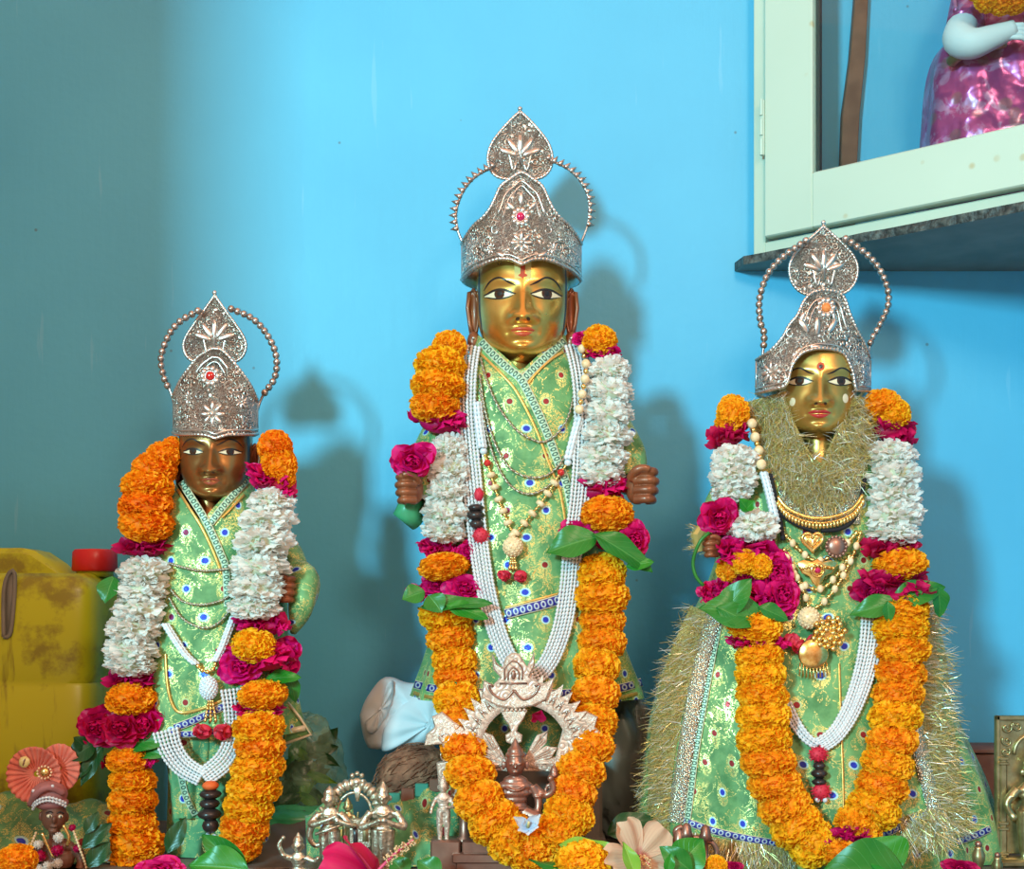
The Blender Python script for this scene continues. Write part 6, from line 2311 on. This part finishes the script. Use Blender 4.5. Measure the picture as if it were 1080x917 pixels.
def hibiscus(name, label, c, axis, size, mat, stamen_to=None, petals=5, spread=.95, spin=0., fwd=.55, wid=.5, ruf=.10):
    t = thing(name, label, 'flower', c)
    ax = Vector(axis).normalized()
    a1 = ax.orthogonal().normalized()
    a2 = ax.cross(a1)
    for k in range(petals):
        a = 2 * PI * k / petals + spin
        rad = a1 * math.cos(a) + a2 * math.sin(a)
        b = MB()
        b.petal(c + rad * size * .03, (rad * spread + ax * fwd), (ax - rad * .4), size, size * wid, 16, 22, .12, -.30 + rnd.uniform(-.1, .1), ruf, lambda q: .18 + .85 * math.sin(PI * .5 * min(1, q * 1.15)) * (1 if q < .85 else lerp(1, .62, (q - .85) / .15)), rnd.uniform(0, 6), .02)
        o = b.build('petal', M[mat], t)
    b = MB()
    b.tube([c - ax * size * .28, c + ax * size * .05], [size * .04, size * .10], 10)
    b.build('calyx', M['leaf'], t)
    if stamen_to is not None:
        d = stamen_to - c
        b = MB()
        P = resample([c, c.lerp(stamen_to, .5) + Vector((0, 0, .003)), stamen_to], 30)
        b.tube(P, [size * .035 * (1.1 - .4 * i / 29) for i in range(30)], 8)
        o = b.build('stamen', M['stamen'], t)
        b = MB()
        for i in range(90):
            q = P[rnd.randint(12, 29)]
            v = rv()
            b.tube([q, q + v * size * .10], .0003, 4)
            b.ball(q + v * size * .105, .0011, 6, 4)
        tag(b.build('pollen', M['pollen'], t), kind='stuff')
    return t


def props():
    # pedestal under the middle idol
    t = thing('pedestal', 'low dark pedestal block carrying the middle idol', 'pedestal', (V(552, 0, .14).x, .13, TABLE))
    b = MB()
    s = S(.1)
    b.box(((478 - 540) * s, .035, TABLE), ((632 - 540) * s, .19, ZC + (HZ - 800) * s), .004)
    b.build('block', M['table'], t, sharp=40)
    b = MB()
    b.box(((474 - 540) * s, .031, TABLE), ((636 - 540) * s, .194, TABLE + .02), .004)
    b.build('plinth_step', M['table'], t, sharp=40)

    canister()
    doll()
    shrine()
    trio()

    # pale folded cloth behind the middle idol
    t = thing('folded_cloth', 'pale folded cotton cloth tucked behind the middle idol', 'cloth', V(430, 790, .2))
    b = MB()
    folded(b, [(378, 756), (385, 738), (400, 718), (412, 716), (430, 722), (470, 722), (500, 740), (505, 790), (470, 786), (398, 792), (384, 784)], .205, .05, 1, .014)
    b.build('bundle', M['white_cloth'], t)
    b = MB()
    folded(b, [(402, 786), (404, 770), (415, 752), (440, 734), (478, 728), (500, 745), (500, 788), (470, 784), (430, 788), (404, 794)], .185, .03, 2, .010)
    b.build('fold', M['white_cloth'], t)
    b = MB()
    folded(b, [(384, 762), (396, 752), (405, 738), (408, 722), (414, 720), (412, 745), (398, 770), (388, 774)], .188, .02, 3, .004)
    b.build('fold', M['white_cloth'], t)
    # coconut below it
    t = thing('coconut', 'brown husked coconut below the pale folded cloth', 'coconut', V(434, 884, .10))
    c = V(434, 820, .115)
    b = MB()
    from mathutils import noise
    g = []
    ax = Matrix.Rotation(math.radians(62), 3, 'Y')
    for i in range(41):
        ph = PI * i / 40
        ring = []
        for j in range(64):
            th = 2 * PI * j / 64
            d = Vector((math.sin(ph) * math.cos(th), math.sin(ph) * math.sin(th), math.cos(ph)))
            f = 1 + .05 * noise.noise(d * 3) + .02 * noise.noise(Vector((d.x * 14, d.y * 14, d.z * 2))) + .12 * max(0, d.z) ** 6
            ring.append(c + ax @ Vector((d.x * .043, d.y * .043, d.z * .052)) * f)
        g.append(ring)
    b.grid(g, wrap=True)
    b.build('husk', M['coconut'], t)
    b = MB()
    for k in range(150):
        q = rv()
        q.y = -abs(q.y)
        p = Vector((q.x * .044, q.y * .044, q.z * .054))
        d = Vector((-.2, 0, 1)).cross(q).normalized()
        d = (Vector((rnd.uniform(-.4, .4), 0, 1)) - q * q.z).normalized()
        a = c + ax @ p
        e = ax @ d * rnd.uniform(.012, .03)
        b.tube([a - e * .5 + ax @ q * -.001, a + ax @ q * .0022, a + e * .5 + ax @ q * -.001], .0006, 4)
    o = b.build('fibres', M['coconut'], t)
    tag(o, kind='stuff')
    b = MB()
    cloth_lump(b, Vector((c.x, c.y + .01, TABLE + .03)), (.06, .05, .05), 5, flat_bottom=TABLE)
    tag(b.build('cloth_wad', M['checked'], None), 'crumpled teal cloth wad under the coconut', 'cloth')

    # green peacock cloth in front of the coconut
    def drape(name, label, pts_rows, mat, nu=30, nv=24, wav=.004, seed=0, thick=.0018):
        b = MB()
        rows, uvs = [], []
        R_ = [resample([V(*p) for p in r], nu) for r in pts_rows]
        cols = [resample([r[j] for r in R_], nv) for j in range(nu)]
        for i in range(nv):
            r, u_ = [], []
            for j in range(nu):
                p = cols[j][i] + Vector((0, wav * math.sin(j * .55 + i * .2 + seed), wav * .6 * math.sin(j * .8 - i * .5 + seed)))
                p.z = max(p.z, TABLE + .002)
                r.append(p)
                u_.append((j * .0042, i * .0042))
            rows.append(r)
            uvs.append(u_)
        b.grid(rows, uvs)
        o = b.build(name, mat, None)
        m = o.modifiers.new('thick', 'SOLIDIFY')
        m.thickness = thick
        tag(o, label, 'cloth')
        return o
    drape('peacock_cloth', 'green peacock patterned cloth propped before the coconut', [[(402, 842, .05), (440, 832, .04), (480, 818, .03)], [(406, 860, .02), (440, 856, .01), (482, 848, .0)], [(410, 885, -.02), (440, 884, -.03), (486, 880, -.04)], [(404, 925, -.06), (440, 925, -.07), (490, 925, -.08)]], M['brocade_dark'], seed=1)
    b = MB()
    for k, mt in enumerate(('satin', 'brown_wood', 'satin', 'brown_wood', 'satin')):
        b.mi = 0 if mt == 'satin' else 1
        x0, x1 = 408 + k * 15, 408 + k * 15 + 14
        y0 = 842 - k * 5.2
        b.box((V(x0, 0, .03).x, .030 - k * .002, V(0, y0 + 9, .03).z), (V(x1, 0, .03).x, .036 - k * .002, V(0, y0 - 5, .03).z), .001)
    o = b.build('checked_hem', [M['checked'], M['brown_wood']], None, sharp=40)
    tag(o, 'checked teal and brown hem strip along the top of the peacock cloth', 'cloth hem')
    drape('peacock_cloth', 'green patterned cloth heaped at the table corner behind the doll', [[(-30, 842, .09), (20, 838, .08), (70, 846, .07), (130, 846, .07)], [(-40, 860, .05), (20, 856, .04), (70, 862, .04), (130, 866, .04)], [(-40, 890, .0), (20, 888, .0), (70, 890, .0), (125, 894, .0)], [(-40, 925, -.06), (20, 925, -.05), (70, 925, -.05), (125, 925, -.05)]], M['brocade_dark'], seed=2, wav=.006)
    drape('green_cloth', 'small green cloth corner behind the flute player statuette', [[(322, 862, .0), (350, 846, .0), (372, 850, .0)], [(324, 880, -.02), (350, 872, -.02), (374, 876, -.02)], [(324, 912, -.05), (350, 912, -.05), (374, 912, -.05)]], M['brocade_dark'], 16, 14, seed=3)
    drape('dark_cloth', 'dark grey cloth spread on the table behind the silver figurine', [[(255, 880, .06), (300, 862, .08), (350, 856, .09), (400, 870, .07)], [(250, 900, .0), (300, 890, .0), (350, 890, .0), (400, 895, .0)], [(250, 930, -.09), (300, 930, -.09), (350, 930, -.09), (400, 930, -.09)]], M['table'], seed=4)

    # plastic bag of leaves by the small idol
    t = thing('plastic_bag', 'clear plastic bag of green leaves leaning between the small idol and the wall', 'bag', V(325, 870, .14))
    b = MB()
    cloth_lump(b, V(318, 812, .15), (.062, .05, .080), 2, crush=.16, flat_bottom=TABLE)
    b.build('film', M['polythene'], t)
    for k in range(26):
        b = MB()
        p = V(rnd.uniform(292, 338), rnd.uniform(785, 850), .115 + rnd.uniform(0, .05))
        d = Vector((rnd.uniform(-1, 1), rnd.uniform(-.4, .4), rnd.uniform(-.6, 1))).normalized()
        leaf_mb(b, p, p + d * rnd.uniform(.03, .055), rnd.uniform(.014, .026), Vector((rnd.uniform(-.5, .5), -1, rnd.uniform(-.5, .5))))
        b.build('leaf', M[rnd.choice(['leaf', 'leaf_dark', 'leaf_dark', 'leaf_light'])], t)
    b = MB()
    cloth_lump(b, V(318, 868, .09), (.075, .04, .022), 9, crush=.2, flat_bottom=TABLE)
    tag(b.build('dark_wrapper', M['satin'], None), 'dark green wrapper lying under the plastic bag', 'wrapper')

    # grey bag between the middle idol and the tinsel skirt
    t = thing('grey_bag', 'crumpled grey polythene bag between the middle idol and the tinsel skirt', 'bag', V(665, 884, .14))
    b = MB()
    cloth_lump(b, V(664, 812, .15), (.060, .05, .105), 4, crush=.22, flat_bottom=TABLE)
    b.build('film', M['grey_plastic'], t)
    b = MB()
    b.tube(resample([V(655, 745, .14), V(660, 730, .14), V(668, 726, .14), V(672, 742, .14)], 14), [.010 - .0005 * i for i in range(14)], 10)
    b.build('knot', M['grey_plastic'], t)

    # wooden box in the corner behind the skirt
    t = thing('wooden_box', 'dark red wooden box in the corner behind the green skirt', 'box', (V(1075, 0, .22).x, .24, TABLE))
    b = MB()
    s = S(.2)
    b.box(((1018 - 540) * s, .19, TABLE), ((1150 - 540) * s, .285, ZC + (HZ - 794) * s), .003)
    b.build('body', M['brown_wood'], t, sharp=40)
    b = MB()
    b.box(((1016 - 540) * s, .187, ZC + (HZ - 794) * s), ((1152 - 540) * s, .287, ZC + (HZ - 790) * s), .001)
    b.build('lid', M['brown_wood'], t, sharp=40)

    # brass plaque with a standing figure
    Y = -.04
    s = S(Y)

    def L(px, py, dy=0.):
        return Vector(((px - 540) * s, Y + dy, ZC + (HZ - py) * s))
    t = thing('brass_plaque', 'upright antique brass plaque with a standing figure, right of the green skirt', 'plaque', Vector((L(1086, 0).x, Y, TABLE)))
    b = MB()
    x0, x1, y0 = 1050, 1122, 755
    b.box((L(x0, 0).x, Y, TABLE + .012), (L(x1, 0).x, Y + .006, L(0, y0).z), .001)
    b.build('back_plate', M['antique_brass'], t, sharp=40)
    b = MB()
    fr = [(x0, y0, x1, y0 + 5), (x0, y0, x0 + 4, 905), (x1 - 4, y0, x1, 905)]
    for a0, b0, a1, b1 in fr:
        b.box((L(a0, 0).x, Y - .004, L(0, b1).z), (L(a1, 0).x, Y + .001, L(0, b0).z), .001)
    b.build('frame', M['antique_brass'], t, sharp=40)
    for xc in (1057, 1115):
        b = MB()
        z0, z1 = L(0, 905).z, L(0, 800).z
        b.box((L(xc - 3.5, 0).x, Y - .006, z0), (L(xc + 3.5, 0).x, Y + .001, z1), .0015)
        for yy in (800, 805, 868, 874, 900):
            b.box((L(xc - 5, 0).x, Y - .008, L(0, yy + 1.6).z), (L(xc + 5, 0).x, Y, L(0, yy - 1.6).z), .0008)
        b.build('pillar', M['antique_brass'], t, sharp=40)
    b = MB()
    for cx, cy, r, sg in ((1061, 768, 6, 1), (1062, 782, 6, -1), (1073, 766, 6, -1), (1060, 793, 5, 1), (1111, 768, 6, -1), (1110, 782, 6, 1), (1099, 766, 6, 1), (1112, 793, 5, -1)):
        b.tube([L(cx + sg * r * (.15 + .85 * q) * math.cos(q * 7), cy - r * (.15 + .85 * q) * math.sin(q * 7), -.002) for q in [i / 20 for i in range(21)]], .0013, 6)
    b.tube([L(1086 + 17 * math.cos(a), 796 - 20 * math.sin(a), -.002) for a in [PI * i / 24 for i in range(25)]], .0022, 8)
    b.build('scroll_relief', M['antique_brass'], t)
    base = L(1084, 904, -.012)
    figurine('standing_figure', M['antique_brass'], t, base, .142, [[(-.11, 0, .62), (-.2, -.02, .50), (-.16, -.05, .38)], [(.11, 0, .62), (.2, -.02, .52), (.14, -.09, .58)]], width=1.15, limb=1.4)
    b = MB()
    b.box((L(1044, 0).x, Y - .03, TABLE), (L(1128, 0).x, Y + .012, L(0, 903).z), .003)
    b.build('base', M['antique_brass'], t, sharp=40)

    # small bronze pots and lamp in front of the skirt
    for i, (px, py, r, lab) in enumerate(((1032, 902, 7, 'small bronze bead-topped pot in front of the brass plaque'), (1052, 912, 6, 'smaller bronze pot at the foot of the brass plaque'))):
        Yp = -.16
        c = V(px, py, Yp)
        k = S(Yp)
        t = thing('bronze_pot', lab, 'pot', Vector((c.x, Yp, TABLE)), 'bronze pots by the plaque')
        b = MB()
        b.lathe([(r * .5 * k, TABLE - c.z), (r * .5 * k, -r * 2.2 * k), (r * .9 * k, -r * .9 * k), (r * 1. * k, 0), (r * .6 * k, r * .9 * k), (r * .7 * k, r * 1.2 * k)], c, 20)
        b.build('body', M['antique_brass'], t)
        b = MB()
        b.ball(c + Vector((0, 0, r * 1.6 * k)), r * .55 * k, 12, 8)
        b.build('knob', M['copper_fig'], t)
    Yp = -.17
    k = S(Yp)
    t = thing('copper_lamp', 'small copper hanging-bell lamp with curled arms before the skirt hem', 'lamp', Vector((V(738, 0, Yp).x, Yp, TABLE)))
    b = MB()
    b.lathe([(.012, TABLE - V(0, 905, Yp).z), (.012, -.01), (.004, -.006), (.0035, .02), (.006, .024), (.003, .03)], V(744, 905, Yp), 16)
    b.build('stem', M['copper_fig'], t)
    b = MB()
    b.tube(resample([V(744, 888, Yp), V(752, 890, Yp), V(756, 900, Yp), V(750, 912, Yp)], 16), .0032, 8)
    b.tube(resample([V(744, 888, Yp), V(734, 884, Yp), V(722, 888, Yp), V(714, 884, Yp), (V(713, 876, Yp)), V(720, 872, Yp)], 24), .0036, 8)
    b.build('curled_arm', M['copper_fig'], t)
    for px, py in ((716, 884), (724, 878), (744, 880)):
        b = MB()
        b.lathe([(.0012, .011), (.005, .008), (.0065, 0), (.009, -.007), (.002, -.008)], V(px, py, Yp - .003), 16)
        b.build('bell', M['copper_fig'], t)

    # loose flowers and leaves along the front edge
    hibiscus('red_hibiscus', 'red hibiscus lying before the brass statuette with its long stamen pointing away', V(392, 926, -.20), (.80, -.42, .42), .058, 'red_hibiscus', V(436, 886, -.20), spin=.2, fwd=-.2, ruf=.14)
    hibiscus('cream_hibiscus', 'cream hibiscus with a red throat before the tinsel skirt', V(672, 906, -.19), (.30, -.8, .45), .046, 'cream_hibiscus', V(684, 912, -.225), spin=.6, spread=.75, wid=.42, ruf=.22)

    def rest(px, py, w, h, Y, kind, nm, label, cat='flower', tilt=0.):
        o = flower(kind, px, py, w, h, Y, None, tilt)
        o.name = nm
        tag(o, label, cat)
        return o
    rest(18, 908, 46, 30, -.17, 'm', 'marigold', 'orange marigold head in front of the beaded doll')
    rest(614, 913, 66, 44, -.20, 'm', 'marigold', 'orange marigold head under the bent leaf at the front')
    rest(755, 914, 26, 20, -.20, 'm', 'marigold', 'small orange marigold head beside the copper lamp')
    rest(168, 919, 64, 34, -.21, 'r', 'rose', 'bright pink rose below the orange garland end')
    rest(1014, 917, 46, 24, -.20, 'R', 'rose', 'crimson rose in front of the small bronze pot')
    rest(775, 914, 22, 12, -.20, 'R', 'rose', 'crimson rose bud beside the smallest marigold')
    def lone(label, *a, **kw):
        name = kw.pop('name', 'green_leaf')
        o = leaf(name, *a, **kw)
        tag(o, label, 'leaf')
        return o
    lone('narrow folded leaf standing up below the black bead tassel', (262, 922), (212, 880), 30, -.19, -.17, M['leaf'], None, (-.4, -1, .5), .5, .1)
    lone('broad green leaf lying flat below the black bead tassel', (262, 918), (198, 912), 44, -.20, -.20, M['leaf_bright'], None, (0, -1, .7), .3, .1)
    lone('long bent green leaf arching over the front marigold', (652, 908), (560, 922), 36, -.20, -.20, M['leaf'], None, (0, -.75, 1), -.4, -.45)
    lone('yellow-green leaf lying over the front marigold', (588, 893), (648, 896), 24, -.19, -.19, M['leaf_light'], None, (0, -.8, 1), .2, -.15)
    lone('pale yellow-green bud leaf in front of the cream hibiscus', (672, 928), (657, 888), 18, -.24, -.235, M['leaf_light'], None, (.3, -1, .2), .5, .05)
    lone('round green leaf of the sprig beside the cream hibiscus', (712, 918), (742, 885), 40, -.21, -.20, M['leaf_bright'], None, (.1, -1, .4), .2, .15)
    lone('green sprig leaf drooping beside the cream hibiscus', (730, 920), (696, 893), 26, -.22, -.215, M['leaf'], None, (-.2, -1, .4), .3, .2)
    lone('small upright sprig leaf before the copper lamp', (704, 922), (708, 900), 12, -.23, -.23, M['leaf_bright'], None, (0, -1, .3), .3, .1)
    lone('broad folded betel leaf below the loop garland', (955, 925), (868, 918), 70, -.22, -.22, M['leaf'], None, (0, -1, .5), .35, .1)
    lone('peaked betel leaf tip standing over the broad folded leaf', (950, 918), (920, 884), 50, -.212, -.20, M['leaf_bright'], None, (.1, -1, .4), .3, .1)
    lone('dark leaf lying between the grey bag and the marigold loop', (640, 880), (690, 862), 30, -.05, -.04, M['leaf_dark'], None, (0, -1, .6), .2, .1)
    for i, (a, c, w, lab) in enumerate((((86, 895), (118, 868), 18, 'dark leaf leaning on the orange garland beside the doll'), ((92, 915), (116, 888), 20, 'dark curled leaf between the doll and the garland'), ((90, 880), (104, 856), 14, 'small dark leaf above the beaded doll shoulder'), ((176, 900), (196, 862), 20, 'dark green leaf behind the black bead tassel'), ((430, 925), (412, 905), 26, 'green leaf under the red hibiscus stamen'), ((465, 925), (440, 908), 28, 'green leaf at the foot of the bronze shrine'))):
        lone(lab, a, c, w, -.08 if i < 4 else -.17, -.07 if i < 4 else -.165, M['leaf_dark' if i < 4 else 'leaf'], None, (.2, -1, .4))


def cabinet():
    # corner cabinet front set across the corner, on a stone corner shelf
    p0 = Vector((.368, .268, 1.664))
    ang = math.radians(-39)
    X = Matrix.Translation(p0) @ Matrix.Rotation(ang, 4, 'Z')
    L, H = .735, .86
    t = thing('corner_cabinet', 'cream framed glass cabinet front set across the upper corner', 'cabinet', p0)
    t.rotation_euler = (0, 0, ang)

    def part(b, name, mat, parent, **kw):
        me = b.mesh(name, mat, kw.get('smooth_', True), kw.get('sharp', 35))
        o = bpy.data.objects.new(name, me)
        COL.objects.link(o)
        o.parent = parent
        return o
    b = MB()
    b.box((0, 0, 0), (.020, .045, H), .002)
    b.box((L - .020, 0, 0), (L, .045, H), .002)
    b.box((.019, 0, 0), (L - .019, .045, .020), .002)
    b.box((.019, 0, H - .02), (L - .019, .045, H), .002)
    part(b, 'outer_frame', M['cream_frame'], t)
    b = MB()
    d0, d1 = -.010, .012
    st, rl = .078, .082
    x0, x1, z0, z1 = .024, L - .024, .024, H - .024
    b.box((x0, d0, z0), (x0 + st, d1, z1), .002)
    b.box((x1 - st, d0, z0), (x1, d1, z1), .002)
    b.box((x0 + st, d0, z0), (x1 - st, d1, z0 + rl), .002)
    b.box((x0 + st, d0, z1 - rl), (x1 - st, d1, z1), .002)
    dr = part(b, 'door', M['cream_stained'], t)
    b = MB()
    b.box((x0 + st - .002, -.002, z0 + rl - .002), (x1 - st + .002, .002, z1 - rl + .002), 0)
    part(b, 'glass_pane', M['glass'], dr, smooth_=False)
    b = MB()
    for a in (0, 1):
        xa = x0 + st if a == 0 else x1 - st - .006
        b.box((xa, .003, z0 + rl), (xa + .006, d1, z1 - rl), .001)
    b.box((x0 + st, .003, z0 + rl), (x1 - st, d1, z0 + rl + .004), .001)
    part(b, 'gasket', M['gasket'], dr)
    for zc in (.19, .66):
        b = MB()
        b.box((x0 - .006, d0 - .003, zc - .042), (x0 + .001, d0 + .002, zc + .042), .001)
        for q in (-.03, 0, .03):
            b.tube([Vector((x0 - .003, d0 - .003, zc + q - .012)), Vector((x0 - .003, d0 - .003, zc + q + .012))], .003, 8)
        part(b, 'hinge', M['cream_frame'], dr)
    # stone corner shelf (triangle between the two walls)
    d = Vector((math.cos(ang), math.sin(ang), 0))
    zt, zb = 1.664, 1.651
    a = Vector((.345, .2985, 0))
    a2 = Vector((.352, .262, 0))
    c = a2 + d * ((.948 - a2.x) / d.x) + Vector((0, -.012, 0))
    e = Vector((.948, .2985, 0))
    b = MB()
    fr = [a2.lerp(c, i / 24) + Vector((0, rnd.uniform(-.0025, .0025), 0)) for i in range(25)]
    out = [a] + fr + [e]
    b.loft([[Vector((p.x, p.y, z)) for p in out] for z in (zb, zb + .004, zt - .004, zt)])
    o = b.build('stone_shelf', [M['slab_under'], M['granite']], None, sharp=40)
    for p in o.data.polygons:
        if abs(p.normal.z) < .5:
            p.material_index = 1
    tag(o, 'dark stone corner shelf with a rough edge under the cream cabinet', 'shelf')
    # brown batten standing inside
    t = thing('wooden_batten', 'brown wooden batten leaning on the blue wall inside the cabinet', 'batten', (V(896, 0, .28).x, .28, zt))
    b = MB()
    s = S(.283)
    pts = []
    for y, xl, xr in ((243, 884, 902), (178, 887, 904), (120, 889, 907), (60, 897, 913), (0, 902, 916), (-80, 906, 920)):
        pts.append((xl, xr, y))
    out = [((xl - 540) * s, ZC + (HZ - y) * s) for xl, xr, y in pts] + [((xr - 540) * s, ZC + (HZ - y) * s) for xl, xr, y in pts[::-1]]
    out = [(x, max(z, zt)) for x, z in out]
    b.prism(out, .014, .001, None, (0, .284, 0))
    b.build('strip', M['brown_wood'], t, sharp=40)
    # draped pink figure
    Y = .20
    s = S(Y)
    t = thing('draped_figure', 'seated figure in pink foil brocade inside the glass cabinet', 'idol', Vector((V(1070, 0, Y).x, Y, zt)))
    body = Body(Y, [(30, 1012, 1120, 40), (48, 998, 1130, 48), (56, 988, 1135, 54), (80, 981, 1142, 57), (120, 978, 1148, 58), (170, 974, 1154, 59), (248, 970, 1158, 59)], 2.6, (2.5, 9, 40, 120))
    b = MB()
    zl = HZ - (zt - ZC) / s
    body.mesh(b, 52, zl, 40, 80)
    # top of the lap
    cx, hw, hd = body.at(52)
    b.loft([[Vector(((cx - 540 + hw * f * math.copysign(abs(math.cos(a)) ** .77, math.cos(a))) * s, Y + hd * f * s * math.copysign(abs(math.sin(a)) ** .77, math.sin(a)), ZC + (HZ - 52 + (1 - f) * 8) * s)) for a in [2 * PI * k / 60 for k in range(60)]] for f in (1., .9, .6, .1)])
    b.build('skirt', M['pink_foil'], t)
    b = MB()
    P = [V(1003 + 0, 66, Y - .06), V(1012, 58, Y - .075), V(1032, 52, Y - .085), V(1060, 44, Y - .09)]
    b.tube(resample(P, 20), .008, 10)
    b.build('waist_border', M['antique_brass'], t)
    b = MB()
    tors = Body(Y, [(-90, 1040, 1110, 30), (-60, 1025, 1120, 36), (0, 1020, 1122, 44), (56, 1010, 1126, 60)], 2.3)
    tors.mesh(b, -90, 58, 24, 60)
    b.build('torso', M['pink_foil'], t)
    b = MB()
    P = resample([V(1040, -60, Y - .01), V(1024, -10, Y - .03), V(1018, 28, Y - .06)], 16)
    b.tube(P, [lerp(.022, .027, i / 15) for i in range(16)], 14)
    b.build('sleeve', M['pink_foil'], t)
    b = MB()
    P = resample([V(1017, 22, Y - .055), V(1012, 40, Y - .075), V(1026, 46, Y - .095), V(1050, 38, Y - .105), V(1070, 30, Y - .11)], 24)
    b.tube(P, [lerp(.020, .024, min(1, i / 8)) if i < 9 else lerp(.024, .012, (i - 9) / 14) for i in range(24)], 14)
    for q in range(4):
        b.tube([V(1062, 27 + q * 4, Y - .112), V(1078, 26 + q * 4.5, Y - .116), V(1084, 30 + q * 4.5, Y - .112)], .0035, 8)
    b.build('arm', M['white_cloth'], t)
    b = MB()
    b.ball(V(1075, -118, Y - .01), (.045, .045, .055), 24, 16)
    b.ball(V(1075, -118, Y - .056), (.008, .010, .014), 10, 8)
    b.tube([V(1075, -95, Y), V(1075, -70, Y)], .022, 14)
    b.build('head', M['white_cloth'], t)
    b = MB()
    P = resample([V(1008, 12, Y - .075), V(1006, -10, Y - .06), V(1012, -40, Y - .05)], 20)
    b.tube(P, .004, 8)
    b.build('armlet', M['pink_foil'], t)
    g = thing('marigold_garland', 'yellow marigold garland hanging on the figure inside the cabinet', 'garland', V(1060, 0, Y - .1))
    for i, (px, py) in enumerate(((1042, 0), (1056, 3), (1070, 2), (1084, -4), (1096, -16), (1032, -12), (1026, -28))):
        flower('m', px, py, 30, 22, Y - .13, g)


# ------------------------------------------------------------------ build everything
make_camera_light()
make_setting()
make_flowers()
idol_center()
idol_left()
idol_right()
cabinet()
props()
